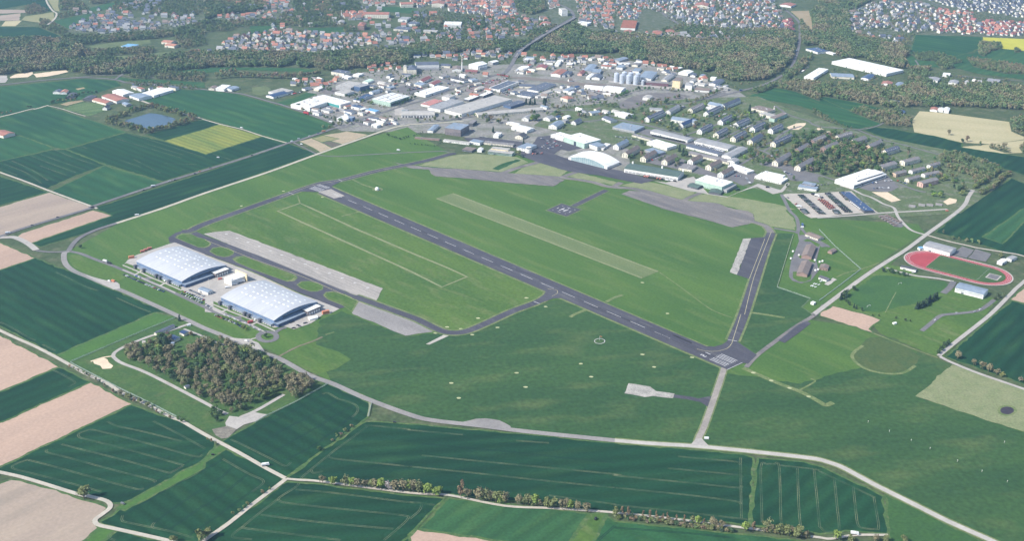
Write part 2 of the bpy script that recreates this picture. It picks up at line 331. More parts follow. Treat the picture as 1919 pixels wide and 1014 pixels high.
fld('wheat_field', '41', '470,1010 1150,650 1560,830 1530,960 51 1330,0 700,470 680,480 300,270 150,172', WH[0], 0, 'dark wheat field below the copse with curved tramlines', tr=[
 ('41','1100,745 1150,735 1250,790 1290,800 1380,830 1430,870 1420,920 1380,960'),('51','220,155 380,230 560,320 680,380 730,350')],
 dk=[('41','620,1014 1110,745'),('41','870,1014 1240,805'),('51','340,135 560,0'),('51','400,220 800,0'),('51','530,290 1040,0'),('51','690,330 920,205 1200,0'),('41','1100,1014 1390,850'),('41','1290,1014 1410,930')])
fld('wheat_field', 'p', '539,898 600,848 686,790 768,795 900,806 1152,831 1296,843 1393,852 1412,858 1405,985 1152,962 1000,944 841,927 768,918 600,902', WH[1], 0, 'largest dark wheat field along the bottom centre', tr=[
 ('51','1350,35 1450,40 1738,70 52 0,75 450,115'),('51','1380,40 1250,140 1060,280 1070,310 1150,325 1400,350 1738,385 52 0,385 500,435 1000,490 1738,565 53 0,565 600,625 1020,680 1070,705'),
 ('51','1060,280 900,410 830,470 800,500'),('51','900,410 920,440 1000,425'),('52','100,290 700,350 1738,450 53 0,460 700,530 1050,565 1072,545'),
 ('52','900,165 1180,185'),('53','450,400 1030,455 1070,480'),('53','540,300 830,325 1030,345 1065,370'),('53','1068,310 1070,560 1074,825'),
 ('52','1180,630 1738,705 53 0,710 600,775 1070,828 1120,832')], dk=[('52','100,190 900,265 1300,310 1738,350')])
fld('wheat_field', '53', '1210,310 1600,345 1750,380 54 50,400 140,450 400,560 540,640 585,960 300,930 53 1738,960 1150,880', WH[4], 0, 'dark wheat field with upright tramlines at bottom right', tr=[
 ('53','1250,860 1240,390 1290,365 1350,365 1395,390 1410,840 1430,880'),('53','1550,400 1560,700 1575,890'),('53','1400,375 1680,405 1738,420'),('54','0,425 140,490 290,560 475,650'),
 ('53','1690,410 1715,650 1738,900'),('54','130,500 150,700 170,900 150,935 60,940 10,900'),('54','290,560 310,750 330,880 380,910 480,915 505,890 465,650')])
fld('wheat_field', '51', '700,510 800,518 1738,630 52 300,650 0,960 51 1738,1100 -100,1100 0,1014', WH[1], 0, 'dark wheat field with loops at the bottom left of centre', tr=[
 ('51','800,520 770,560 630,650 640,680 700,695 1000,730 1300,760 1680,800 1720,830 1640,910 1520,1010'),('51','770,580 1100,610 1738,690 52 0,685 210,712'),('51','470,795 900,850 1300,890 1600,915'),
 ('51','620,660 340,880 350,910 420,920 700,955 1150,1010'),('51','330,890 240,960 250,990 400,1005'),('52','60,690 100,700 80,760 0,830')])
fld('wheat_field', '52', '330,650 1500,780 1540,800 1350,1030 1300,1080 720,1080 700,1010 80,915', WH[3], 0, 'lighter green field with pale spots at bottom centre')
fld('ploughed_field', '52', '-100,1060 60,922 740,1014 1000,1060 600,1200', SOIL, 0, 'sliver of pink soil at the bottom edge')
fld('wheat_field', '52', '1660,790 53 0,850 1000,950 1700,1030 1700,1100 52 1500,1100 1600,960', WH[2], 0, 'green field under the tree row at the bottom right', dk=[('52','1738,890 1600,1010'),('53','0,905 600,950 1000,990')])
fld('ploughed_field', '50', '-800,300 0,530 100,492 250,520 640,640 900,720 920,740 800,850 840,900 700,1030 400,1200 -800,1200', SOIL2, 0, 'grey pink soil field in the bottom left corner')
ground('grass_strip', W('50', '840,905 1000,930 760,1100 600,1100'), surf('grass_bright', (.06,.13,.03)), 1, 'small green strip at the foot of the bottom left lane')
fld('wheat_field', '50', '980,930 1400,1025 1500,1100 800,1100', WH[4], 0, 'dark wheat corner below the bottom left lane', tr=[('50','960,940 920,970 940,1000 980,1010')])
ground('grass_strip', W('54', '560,620 800,720 1100,880 1400,1030 1400,1100 600,1100 585,960'), surf('grass_field', (.040,.095,.028), (.034,.082,.028), big=30, fine=4, fa=.22), 1, 'green grass between the grey lane and the dark field at bottom right')
ground('grass_strip', W('52', '1520,780 1670,785 1600,960 1500,1100 1290,1080 1350,1030'), GRASS2, .9, 'grassy path strip between the two green fields at bottom centre')
# copse enclosure
ground('enclosure_grass', W('40', '650,455 1640,40 1770,70 41 250,240 980,570 1140,650 470,1010 400,960 51 140,160 50 1738,80 1540,0 40 1150,700'), surf('grass_enclosure', (.060,.110,.032), (.042,.088,.030), big=35, fine=4, fa=.25, c3=(.10,.12,.05), big3=15), 1.6, 'green grass of the fenced enclosure round the copse')
ground('sand_patch', W('40', '870,430 960,400 1005,420 1020,450 1060,480 1040,505 960,510 940,480 880,460'), SAND, 3, 'bare sandy patch in the enclosure corner')
ground('concrete_pad', W('41', '190,1014 230,950 330,962 460,915 540,930 580,935 480,1000 51 330,30 270,70 180,40'), PAVE, 3, 'pale concrete pad at the lower corner of the copse')
ground('rubble_heap', W('51', '60,70 190,40 270,70 200,140 140,150 90,120'), surf('rubble', (.22,.20,.16), (.13,.12,.10), big=6, fine=1.5, fa=.4), 4, 'brown grey rubble spread beside the concrete pad')
# ---- fields right and top
fld('wheat_field', '25', '1340,1014 1500,905 1800,720 1918,765 2600,1000 35 2600,500 1918,450 1750,415 1500,340 1200,255 1080,230', WH[4], 0, 'dark green field at right edge above the running track')
ground('crop_strip', W('35', '1530,270 1918,0 2300,-250 2300,-120 1918,130 1720,335'), WH[3], 2, 'lighter green diagonal strip in the right edge field', cat='field')
fld('wheat_field', '45', '1190,395 1640,0 35 1800,868 1918,900 2600,1100 45 2600,900 1918,650 1500,510', WH[4], 0, 'dark green field at right edge below the pale soil triangle')
fld('ploughed_field', '35', '1790,860 1918,740 2400,560 2400,1050 1918,892', SOIL, 0, 'soil triangle at right edge')
fld('ploughed_field', '35', '0,985 125,918 410,990 45 440,0 575,50 470,140 520,175 340,118 0,10', SOIL, 0, 'small pink soil plot beside the right perimeter road', layer=5)
fld('wheat_field', 'p', '1400,182 1408,178 1448,164 1492,170 1536,182 1575,200 1655,232 1610,241 1585,238 1535,210 1490,196', WH[2], 0, 'green field beside the trees behind the barracks')
fld('wheat_field', '25', '0,20 -100,-20 0,-40 150,-40 600,70 560,100 400,60 330,80 250,70', WH[2], 0, 'small green field beyond the hedge behind the barracks')
fld('wheat_field', '25', '410,265 530,240 700,255 860,290 1070,320 1340,390 1330,430 1700,485 1918,520 2500,650 2500,950 1918,690 1790,645 1350,545 900,430 700,370', WH[4], 0, 'long green field between barracks and straw field')
fld('straw_field', '25', '940,90 1100,100 1780,190 1800,280 1918,320 1918,355 1600,400 1340,385 1060,320 890,285 870,180', STRAW, 0, 'pale straw coloured field at upper right')
fld('straw_field', '25', '1325,425 1590,402 1918,360 2400,300 2400,560 1918,480 1700,487', STRAW, 0, 'lower part of the straw field by right edge')
fld('wheat_field', '15', '905,322 1530,345 1530,420 1440,480 1300,520 850,500 880,400', WH[2], 0, 'green field under the upper right housing')
fld('rape_field', '15', '1535,345 1918,362 2500,400 2500,560 1918,472 1700,452 1525,408', surf('rape2', (.42,.40,.05), (.36,.35,.05), big=40, fine=5, fa=.1), 0, 'bright yellow rape field at the upper right edge')
ground('meadow', W('15', '800,540 900,500 1440,500 1530,420 1918,480 2500,560 2500,760 1918,740 1500,690 1300,640 1000,620 860,640'), WH[3], .8, 'green meadow slope under the rape field at upper right')
fld('ploughed_field', '14', '1640,100 1820,95 1850,200 1855,300 1840,335 1760,270 1720,170', surf('soil_tan', (.30,.24,.15), (.25,.20,.12), big=60, fine=5, fa=.1), 0, 'tan field between the woods and the curving highway')
fld('wheat_field', '10', '-600,245 0,248 370,250 460,290 570,335 250,385 -600,390', WH[4], 0, 'dark green field in the upper left corner')
fld('wheat_field', '10', '-600,0 0,-60 430,-20 490,105 360,95 250,40 0,85 -600,85', WH[4], 0, 'green field at the very top left corner')
fld('ploughed_field', '10', '-500,90 0,85 380,90 380,112 0,125', SOIL2, 0, 'thin brown strip at top left')
fld('ploughed_field', '10', '-500,140 0,140 200,120 185,190 -500,190', SOIL2, 0, 'second brown strip at top left')
fld('straw_field', '10', '235,150 500,110 510,180 440,220 200,185', surf('olive_field', (.24,.23,.12), (.2,.2,.1), big=50, fine=5, fa=.1), 0, 'olive tan field at top left by the path')
fld('straw_field', '10', '10,242 50,195 205,190 145,242', STRAW, 0, 'little pale plot at top left')
fld('straw_field', '10', '440,-20 550,-30 545,60 560,105 510,95', surf('olive_field', (.24,.23,.12)), 0, 'pale olive field beside the top left lane')
fld('meadow', '10', '500,190 820,130 970,125 850,200 660,270 560,230', WH[3], 0, 'light green meadow left of the white houses')
fld('meadow', '10', '560,115 830,75 1000,30 1340,-20 1000,85 780,120 530,170', WH[3], 0, 'green slope meadow at the top left')
for s, lab in (('420,240 720,232 700,260 600,290 430,310', 'green meadow above the village left of bridge'), ('960,260 1310,250 1300,300 1000,320', 'green meadow right of the village church'),
               ('-250,660 0,632 200,625 870,635 1110,665 1000,672 300,652 0,682', 'pale green river meadow behind the bare tree row'), ('1660,60 1918,58 1990,90 1918,122 1650,100', 'green slope by the large red roofed block')):
    fld('meadow', '11', s, WH[3], 0, lab)
fld('meadow', '10', '1540,670 1918,640 1918,680 1600,690', WH[3], 0, 'river meadow left of the bare tree row')
fld('meadow', '10', '700,545 950,520 1250,520 1500,490 1700,470 1720,520 1400,560 1000,545 740,560', surf('olive_meadow', (.12,.15,.07), (.09,.12,.055), big=30, fine=5, fa=.2), 0, 'olive camping meadow in the river valley')
fld('meadow', '10', '830,430 1100,390 1400,370 1420,400 1150,440 900,460', surf('olive_meadow', (.12,.15,.07)), 0, 'olive lawn by the pale blue pool')
fld('meadow', '10', '1080,715 1200,735 1918,750 1918,820 1500,780 1100,745', WH[3], 0, 'green wedge beside the railway road at upper left')
fld('sand_yard', '10', '90,720 190,670 300,660 310,690 260,720 100,730', SAND, 0, 'grey sand yard at upper left by the woods')
fld('sand_yard', '10', '310,690 500,665 620,655 640,670 540,695 430,715 340,722', SAND, 0, 'yellow sand yard at upper left by the woods')
fld('sand_yard', '10', '-200,700 60,700 75,740 50,770 -200,790', PAVE, 0, 'concrete yard at upper left edge')
ground('garden_plot', W('10', '560,975 640,950 760,935 790,945 620,990'), surf('soil_tan', (.30,.24,.15)), 2, 'small bare plot left of the red farm', cat='field')
ground('garden_plot', W('10', '700,828 780,815 805,825 730,842'), surf('soil_tan', (.30,.24,.15)), 2, 'small tan plot by the lone farmstead', cat='field')
fld('pond_bank', '20', '980,180 1100,140 1250,80 1420,25 1600,60 1860,150 1850,180 1600,250 1380,310 1200,265', ROUGH, 0, 'rough bank round the pond')
WATER = surf('pond_water', (.040,.070,.095), (.050,.080,.105), big=60, fine=20, fa=.05, rough=.18, spec=.6)
ground('pond', W('20', '1165,178 1280,145 1400,108 1470,115 1560,135 1640,160 1645,190 1540,225 1430,262 1380,255 1300,225 1220,215'), WATER, 3, 'blue grey pond ringed by trees at left', cat='pond')
# ---- perimeter and access roads
LANE = CONC2
ribbon('lane', W('30', '640,405 690,330 760,270 900,205 1100,140'), 8.5, ASPH2, 6, 'grey road leaving the left junction toward the white track')
ribbon('lane', W('30', '1090,143 1530,0 21 0,860 600,660 1050,495 1400,370 1750,250 1900,222 22 0,215 200,205 500,185'), 7, GRAVEL, 6, 'straight pale gravel track along the left side of the airfield', edge=VERGE, ew=1.5)
ribbon('lane', W('30', '640,405 600,430 612,520 690,590 820,645 1000,722 1200,800 1650,1005 40 1650,5 1780,65 1918,130 41 0,120 250,230 500,345 700,415 980,570 1200,650 1500,785 1918,940 52 200,-5 600,40 1000,90 1738,165'), 9, surf('perimeter', (.255,.24,.225), (.20,.19,.18), big=40, fine=3, fa=.12), 6, 'grey perimeter road from the left junction along the bottom of the airfield')
ribbon('lane', W('53', '0,165 300,190 700,215 1150,258 1600,308 1738,328 54 60,345 200,395 450,530 800,705 1100,855 1470,1020 1800,1180'), 8, CONC2, 6.2, 'pale perimeter road continuing to the bottom right corner', edge=VERGE, ew=2.5)
ground('layby', W('30', '800,630 900,655 1000,680 1085,690 1120,715 1125,755 1060,765'), PAVE, 6.4, 'lay-by beside the left perimeter road')
ground('layby', W('41', '200,215 280,222 420,228 500,265 550,330 560,348 400,290'), PAVE, 6.4, 'lay-by where the hangar road meets the perimeter road')
ground('layby', W('52', '440,10 560,-18 640,-22 760,-5 850,42 860,60 560,35'), MATS['perimeter'], 6.4, 'stony lay-by at the bottom of the airfield')
ribbon('lane', W('30', '340,400 450,412 560,412 640,405'), 5.5, ASPH2, 6.1, 'gate road from the highway to the left junction')
ribbon('lane', W('30', '340,395 280,345 200,300 130,275 60,275 0,278'), 11, PAVE, 5.9, 'pale gate road beside the narrow soil field')
ribbon('highway', W('30', '-900,610 0,268 300,165 870,-5 20 880,980 1540,760 1918,645 21 0,638 400,520 760,397 860,370 1100,290 1200,255 1330,235 1430,180 1580,130 1750,75 1918,25 b 0,930 300,810 600,720 900,600 1100,540 1450,420 1700,330'), 8.5, ASPH2, 7, 'grey highway with cars running from left edge to the town')
ribbon('highway', W('b', '1700,340 1780,330 c 100,270 150,200 200,120 230,60 12 960,590 985,540'), 12, ASPH2, 7.1, 'road ramp from the industrial estate up to the bridge')
ribbon('highway', W('12', '1540,170 1520,110 1470,70 1380,30 1300,-40'), 11, ASPH2, 7.1, 'road curving into the town beyond the bridge')
ribbon('lane', W('21', '830,385 940,440 1040,490 1110,508 1250,513 1600,495 1918,478 22 0,478 200,470 320,468 400,490'), 4.5, ASPH2, 6, 'narrow lane across the grass to the red brick buildings')
ribbon('lane', W('20', '1330,-8 1430,28 1640,92 1860,152 21 0,172 150,215 350,262 540,325 770,390'), 4, GRAVEL, 5.8, 'field path between pond and highway crossing')
ribbon('lane', W('20', '1320,-5 1420,30'), 4, GRAVEL, 5.8, 'short field path from the farm toward pond')
ribbon('highway', W('10', '-800,870 0,795 400,750 800,726 1080,745 1200,775 1500,790 1918,838 11 300,872 430,900 600,955 700,990 21 600,0 750,42 1060,152 1200,207 1330,240'), 7.5, ASPH2, 7, 'grey road curving past the farm and the green field')
ribbon('lane', W('10', '1080,740 1150,690'), 6, ASPH2, 7, 'short link road over the railway at upper left')
ribbon('lane', W('10', '560,738 850,712 1090,703 1200,712 1440,722'), 5, ASPH3, 6, 'straight strip of railway line at upper left')
ribbon('lane', W('20', '-900,350 0,665 250,755 480,845 860,985 910,1005'), 5, GRAVEL, 6.5, 'pale lane dropping from left edge to the highway')
ribbon('lane', W('20', '-900,340 0,145 290,72 450,40 10 330,1020 450,985'), 5, GRAVEL, 6.5, 'pale lane along the top of the left fields')
ribbon('lane', W('20', '450,40 580,70 700,110 800,138'), 3, GRAVEL, 6.4, 'thin path beside the striped garden rows')
ribbon('lane', W('10', '430,-30 440,20 490,95 530,125 510,175 445,230'), 6, GRAVEL, 6.5, 'pale lane winding down at top left')
ribbon('lane', W('40', '-900,-300 0,150 350,310 650,470 800,555 1000,645 1150,740 1350,830 1600,960 50 1540,0 1738,115 51 0,122 300,275 500,390 680,485'), 5.5, GRAVEL, 6.5, 'pale gravel lane past the copse down to the crossing')
ribbon('lane', W('51', '690,490 600,560 400,710 200,870 0,1012 50 1600,1140'), 5.5, GRAVEL, 6.4, 'pale gravel lane from the crossing to the bottom edge')
ribbon('lane', W('51', '690,490 800,500 1000,515 1738,610 52 320,628 800,720 1200,740 1580,765 1738,778 53 0,785 400,820 800,870 1200,920 1500,960 1738,990 54 100,1000 300,970 585,968'), 4, GRAVEL, 6.3, 'pale farm lane beneath the long bottom tree row')
ribbon('lane', W('50', '-900,250 0,435 250,495 640,615 760,640 880,670 930,700 930,740 870,790 810,835 815,870 860,890 1000,920 1400,1010 1700,1090'), 5.5, GRAVEL, 6.4, 'winding pale lane in the bottom left corner')
ribbon('lane', W('41', '1540,825 1545,860 1528,955'), 3, surf('fence_path', (.2,.22,.14)), 5, 'thin fence track between two wheat fields')
ribbon('lane', W('40', '1780,85 1560,160 1400,205 1200,285 1090,345 1060,385 1080,415 1150,460 1400,560 1918,828 41 0,835 100,885 210,935'), 5.5, PAVE, 6, 'concrete loop lane around the copse')
ribbon('lane', W('41', '330,965 500,890 740,750'), 5.5, PAVE, 6, 'concrete lane below the copse')
ribbon('lane', W('40', '1720,135 1918,212 41 60,245 200,290'), 4, PAVE, 6, 'short concrete lane at the top of the copse')
ribbon('lane', W('40', '1055,390 960,405 850,440'), 3, SAND, 5.5, 'sandy spur to the bare patch')
ribbon('lane', W('40', '1345,245 1350,270 1380,290'), 5, PAVE, 6, 'short spur into the copse')
ribbon('lane', W('35', '-60,1000 0,960 400,660 640,500 800,400 1000,252 1330,5 25 1400,890 1440,830'), 8, PAVE, 6.5, 'pale road running up the right side past the running track')
ribbon('lane', W('35', '-60,985 20,925 620,480 960,255'), 2.5, ROUGH, 6.6, 'dark ditch beside the right road')
ribbon('lane', W('35', '1010,255 1200,310 1400,355 1480,375 1750,418 1918,452 2400,600'), 5, GRAVEL, 6.4, 'gravel lane behind the running track hall')
ribbon('lane', W('25', '200,790 300,820 400,870 500,905 600,960 690,1014 35 700,0 740,85 830,185 900,225 1000,252'), 6, PAVE, 6.3, 'lane from the white hall down to the track crossing')
ribbon('lane', W('35', '-20,92 300,72 620,45 900,30 1200,10'), 6, PAVE, 6.2, 'lane along the bottom of the vehicle park')
ribbon('lane', W('35', '2500,200 1918,690 1800,800 1600,1000 45 1580,5 1300,240 1140,370 1120,390'), 6.5, PAVE, 6.4, 'pale lane down the right edge by dark field')
ribbon('lane', W('45', '1130,395 1240,450 1500,555 1918,700 2400,880'), 6, PAVE, 6.3, 'pale lane with trees at the right edge')
ribbon('lane', W('45', '480,165 900,330 1110,405'), 3, VERGE, 5.4, 'grassy path between the right meadows')
ribbon('lane', W('43', '1960,-90 1870,5 1700,110 1520,240 1330,385 1230,495'), 7, ASPH3, 6, 'grey lane from the runway end to the right road')
ground('parking_strip', W('43', '1530,245 1720,95 1800,60 1835,85 1700,190 1590,268'), ASPH, 6.5, 'asphalt widening beside the grey lane right of runway')
ribbon('stub_road', W('43', '1022,500 1000,580 850,1014 53 740,0 715,140 700,200'), 8, surf('stub', (.30,.27,.235), (.22,.2,.18), big=16, ang=FB, stretch=2, fine=3, fa=.14), 6, 'pale slab road from runway end to the bottom perimeter road', edge=VERGE)
ground('stub_bay', W('53', '690,150 740,150 800,215 640,205'), PAVE, 6.7, 'widened mouth of the slab road')
ground('concrete_pad', W('43', '130,645 330,675 385,718 560,742 545,785 360,765 280,775 90,740'), surf('conc_old', (.36,.34,.305), (.24,.23,.205), big=11, fine=2, fa=.25), 5, 'old pale concrete stand in the grass left of the slab road')
ribbon('lane', W('43', '552,765 700,785 800,805 880,800'), 9, ASPH, 4.9, 'dark asphalt link to the old concrete stand')
ground('stub_bay', W('43', '790,785 905,765 870,865 800,820'), ASPH, 5.2, 'asphalt flare at the slab road')
# ---- runway and taxiways
bars_n = 8
u = Vector((cos(RW), sin(RW), 0)); nrm = Vector((-u.y, u.x, 0))
A0 = G(620,350); A1 = G(1395,680.5); B1 = G(1362,693.5); B0 = G(596,362.5)
ground('runway_verge', [A0+nrm*5, A1+nrm*3, B1-nrm*4, B0-nrm*4], VERGE, 4, 'yellowish grass margins along the runway')
ground('runway', [A0, A1, B1, B0], ASPH, 8, 'long dark asphalt runway with white centre dashes', cat='runway')
ground('runway_patch', W('21', '1060,850 1180,822 1310,886 1210,912'), CONC, 8.4, 'lighter concrete section near the upper runway end')
ground('turn_pad', W('43', '860,300 930,302 1000,285 1040,260 1065,235 1145,255 1330,380 1300,410 1245,465 1195,452 890,430 800,330'), ASPH, 8.2, 'asphalt turning pad at the lower runway end')
rwmk = MB(); zz = 9*LAYER
P0 = G(623.6,363.8); dsh = 47.72
cen = (A0+B0)/2; P0 = cen+u*((P0-cen).dot(u))
def rq(mb, s0, s1, o0, o1):
    mb.add([(P0+u*s0+nrm*o0)[:2]+(zz,), (P0+u*s1+nrm*o0)[:2]+(zz,), (P0+u*s1+nrm*o1)[:2]+(zz,), (P0+u*s0+nrm*o1)[:2]+(zz,)], [(3,2,1,0)])
for k in range(0, 18):
    if k in (0,) or k < 18: rq(rwmk, k*dsh, k*dsh+29, -.38, .38)
wid = (A0-B0).dot(nrm)
o_ = rwmk.obj('runway_dashes', [WHITE]); tag(o_, 'white dashed centre line painted on the runway', 'marking', None, 'structure')
def bars(t, a, b, c, n, w, lab, gap=None):
    """n painted bars between corner a->b (across) running toward c"""
    a, b, c = W1(t,*a), W1(t,*b), W1(t,*c); d = c-a; mb = MB()
    for i in range(n):
        f = (i+.5)/n
        if gap and gap[0] <= i < gap[1]: continue
        p = a+(b-a)*f; x = (b-a).normalized()*w/2
        mb.add([(p-x)[:2]+(zz,), (p+x)[:2]+(zz,), (p+x+d)[:2]+(zz,), (p-x+d)[:2]+(zz,)], [(0,1,2,3)] if ((x.cross(d)).z > 0) else [(3,2,1,0)])
    tag(mb.obj('threshold_bars', [WHITE]), lab, 'marking', None, 'structure')
bars('43', (880,425), (1005,368), (1030,490), 8, 1.0, 'white threshold bars at the lower runway end', gap=(5,5))
bars('21', (970,818), (1075,776), (1070,850), 9, 1.05, 'white threshold bars at the upper runway end', gap=(5,6))
mb = MB(); mb.strip(W('43', '1050,520 1195,452'), .7, zz); 
for t, s in (('43', '1060,238 1145,252'), ('32', '1160,878 1215,900'), ('21', '1250,733 1285,750'), ('21', '780,855 830,873')): mb.strip(W(t, s), .9, zz)
tag(mb.obj('holding_bars', [WHITE]), 'white holding bars across the taxiways', 'marking', None, 'structure')
mb = MB()
for t, s in (('43', '770,325 860,345 960,345 1050,320 1090,280 1105,240 1180,0'), ('33', '1215,1000 1300,660 1400,390 1465,225'), ('33', '1260,665 1405,290'),
             ('32', '1290,760 1370,770 1380,800 1330,830'), ('31', '0,300 480,490 900,640 1500,905'), ('31', '0,440 430,600 870,800'),
             ('21', '700,900 970,800 1100,770 1300,735 1600,655 1918,595')): mb.strip(crom(W(t, s)), .8, zz)
tag(mb.obj('taxi_lines', [YELLOWP]), 'faint yellow guide lines along the taxiways', 'marking', None, 'structure')
# rubber streaks, sealed joints and repairs on the paving
RUB = surf('tyre_rubber', (.040,.040,.046), (.052,.051,.058), big=10, ang=RW, stretch=8, fine=2, fa=.2); REP = surf('repair', (.095,.093,.10), (.085,.083,.09), big=6, fine=2, fa=.12)
RL = (W1('43', 1000, 430)-P0).dot(u); mb = MB()
for i in range(70):
    s0 = (R.uniform(60, 330) if i % 2 else RL-R.uniform(30, 330)); o_ = R.gauss(0, 4.5); l = R.uniform(25, 90)
    if abs(o_) < 12: mb.strip([P0+u*(s0+l*k/3)+nrm*(o_+.1*k) for k in range(4)], R.uniform(.35,.8), zz-.05+.0012*i)
tag(mb.obj('tyre_marks', [RUB]), 'dark rubber streaks near both runway ends', 'marking', None, 'structure')
mb = MB()
for i in range(34):
    s0 = R.uniform(70, RL-20); o_ = R.uniform(-13, 13); l = R.uniform(6, 38); b_ = R.uniform(1.5, 5)
    mb.strip([P0+u*s0+nrm*o_, P0+u*(s0+l)+nrm*o_], b_, zz-.075+.0007*i)
for k in range(-2, 3):
    mb.strip([P0+u*70+nrm*k*6.1, P0+u*(RL-10)+nrm*k*6.1], .28, zz-.078)
tag(mb.obj('runway_repairs', [REP]), 'slightly lighter repair strips and sealed joints of the runway', 'marking', None, 'structure')
# runway number at the lower end
mb = MB()
SEG = {'2': 'abged', '1': 'bc', '0': 'abcdef', '4': 'fgbc'}
def digit(ch, s0, o0, h=9, w=4.0, tk=1.1):
    # digit reads for a pilot landing toward the upper end: top points along -u
    S = {'a': (0,h-tk,w,h), 'g': (0,h/2-tk/2,w,h/2+tk/2), 'd': (0,0,w,tk), 'f': (0,h/2,tk,h), 'e': (0,0,tk,h/2), 'b': (w-tk,h/2,w,h), 'c': (w-tk,0,w,h/2)}
    for i, k in enumerate(SEG[ch]):
        x0, y0, x1, y1 = S[k]
        rq2(s0, o0, x0, y0, x1, y1, i)
def rq2(s0, o0, x0, y0, x1, y1, i):
    z2 = zz+.012*i
    P = [P0+u*(s0-y)+nrm*(o0+x) for x, y in ((x0,y0),(x1,y0),(x1,y1),(x0,y1))]
    ar = (P[1]-P[0]).cross(P[2]-P[0]).z
    P = P if ar > 0 else P[::-1]
    mb.add([(p.x,p.y,z2) for p in P], [(0,1,2,3)])
sN = (W1('43', 880,385)-P0).dot(u)
digit('2', sN, -9); digit('1', sN, 0)
tag(mb.obj('runway_number', [WHITE]), 'white runway number 21 before the lower threshold bars', 'marking', None, 'structure')
def taxi(t, s, w, lab, mat=None, layer=7.5, ew=3.5): return ribbon('taxiway', W(t, s), w, mat or ASPH, layer, lab, edge=VERGE, ew=ew, cat='taxiway')
taxi('30', '1700,222 1780,215 1918,150 31 0,142 430,-5 21 370,1010 800,862 980,800 1100,765 1280,738 1600,655 1918,590 22 0,585 200,545 380,495 430,490', 16, 'dark taxiway curving from the hangars past the upper runway end')
ground('turn_pad', W('21', '970,815 880,845 1060,850 1180,822 1195,790 1290,745 1100,762'), ASPH, 8.1, 'asphalt flare at the upper runway end')
taxi('31', '1400,830 1918,1018 42 100,60 230,125 330,163 430,172 540,155 700,90 960,-30 32 1000,960 1180,888 1280,830 1310,790', 13.5, 'short curved taxiway from hangar apron to the runway')
ground('turn_pad', W('32', '1270,770 1303,790 1290,820 1190,872 1215,897 1340,850 1440,845 1500,860 1350,790'), ASPH, 8.2, 'asphalt fillet where the short taxiway meets the runway')
taxi('33', '1465,235 1400,400 1310,680 1200,1014 43 1180,0 1105,245', 16, 'straight dark taxiway at right leading to the lower runway end')
ground('taxi_apron', W('31', '-270,200 -130,200 0,258 500,445 900,610 1500,860 1430,880 1300,800 1310,932 1255,945 870,790 430,590 0,435 30 1640,325 1590,330 1575,280 1640,235 1740,205'), ASPH, 6.8, 'dark asphalt taxi lanes in front of the two hangars')
for s, lab in (('30 1640,280 1660,255 1710,240 1790,245 1850,275 1918,292 31 40,320 62,335 40,360 0,375 -60,372', 'first grass island at the loop of the taxi lanes'), ('31 40,408 70,375 140,365 220,378 270,405 272,430 230,455 180,462 110,448', 'small oval grass island'),
               ('31 255,478 300,455 360,450 480,495 700,575 850,630 870,655 840,685 770,692 650,650 430,570 290,510', 'long oval grass island between taxi lanes'), ('31 858,720 900,690 970,685 1060,705 1110,735 1105,765 1050,785 990,785 900,755', 'oval grass island in front of the right hangar'),
               ('31 1105,820 1130,790 1200,782 1320,815 1430,860 1440,880 1380,980 1290,915 1150,860', 'open ended grass island beside the old concrete')):
    ground('grass_island', W('31', s), VERGE, 7.2, lab+', pale margin')
    pts = W('31', s); c = sum(pts, Vector())/len(pts)
    ground('grass_island', [c+(p-c)*.90 for p in pts], GRASS2, 7.6, lab+', green centre')
ground('apron', W('31', '-12,243 60,230 230,213 1668,755 1595,880 1400,815 870,610 480,450'), CONC, 6.5, 'long pale concrete apron beside the hangar taxi lanes', cat='apron')
ground('apron', W('31', '1435,875 1500,890 1918,1030 42 230,148 240,157 0,195 41 1880,200 1700,125 1390,0 31 1375,985'), surf('conc_dark', (.25,.235,.222), (.20,.19,.182), big=25, ang=FA, stretch=3, fine=3, fa=.14), 6.5, 'weathered grey concrete apron below the taxiway', cat='apron')
mb = MB()
for t, s in (('31', '230,213 1668,755'),):
    a, b = W(t, s)
    for i in range(13):
        p = a+(b-a)*((i+.3)/13)+Vector((-.6,-.8,0))*14; mb.box(p.x-2.2, p.x+2.2, p.y-1, p.y+1, 6.6*LAYER, 6.6*LAYER+.02)
tag(mb.obj('stand_marks', [WHITE]), 'small white stand marks on the long concrete apron', 'marking', None, 'structure')
ground('hangar_yard', W('30', '1150,540 1195,490 1280,440 1560,345 1640,322 1918,428 31 0,440 430,598 870,797 1262,945 1175,990 41 1100,5 1000,80 830,140 740,110 650,125 300,0 31 0,975 30 1918,870 1700,770'), PAVE, 6.3, 'pale concrete yard around the two large hangars')
ground('yard_lawn', W('e', '0,520 60,490 200,540 330,590 520,700 800,790 1010,920 990,960 900,990 700,900 500,780 200,690 0,610'), GRASS2, 6.6, 'lawns along the front of the left hangar')
ground('yard_lawn', W('f', '0,440 120,490 440,640 700,760 910,840 940,880 900,915 760,880 600,820 400,720 200,620 0,520'), GRASS2, 6.6, 'lawns along the front of the right hangar')
ribbon('footpath', W('e', '0,525 290,645 500,745 760,850 1010,960'), 3, CONC2, 6.9, 'pale footpath along the left hangar front')
ribbon('footpath', W('f', '0,490 220,580 500,690 720,790 930,890'), 3, CONC2, 6.9, 'pale footpath along the right hangar front')
ribbon('footpath', W('e', '0,605 200,685 360,760 480,815 640,880 900,1000'), 2.5, CONC2, 6.95, 'pale kerb path beside the hangar road, left half')
ribbon('footpath', W('f', '0,570 160,640 290,690 440,760 560,800 800,915'), 2.5, CONC2, 6.95, 'pale kerb path beside the hangar road, right half')
mb = MB()
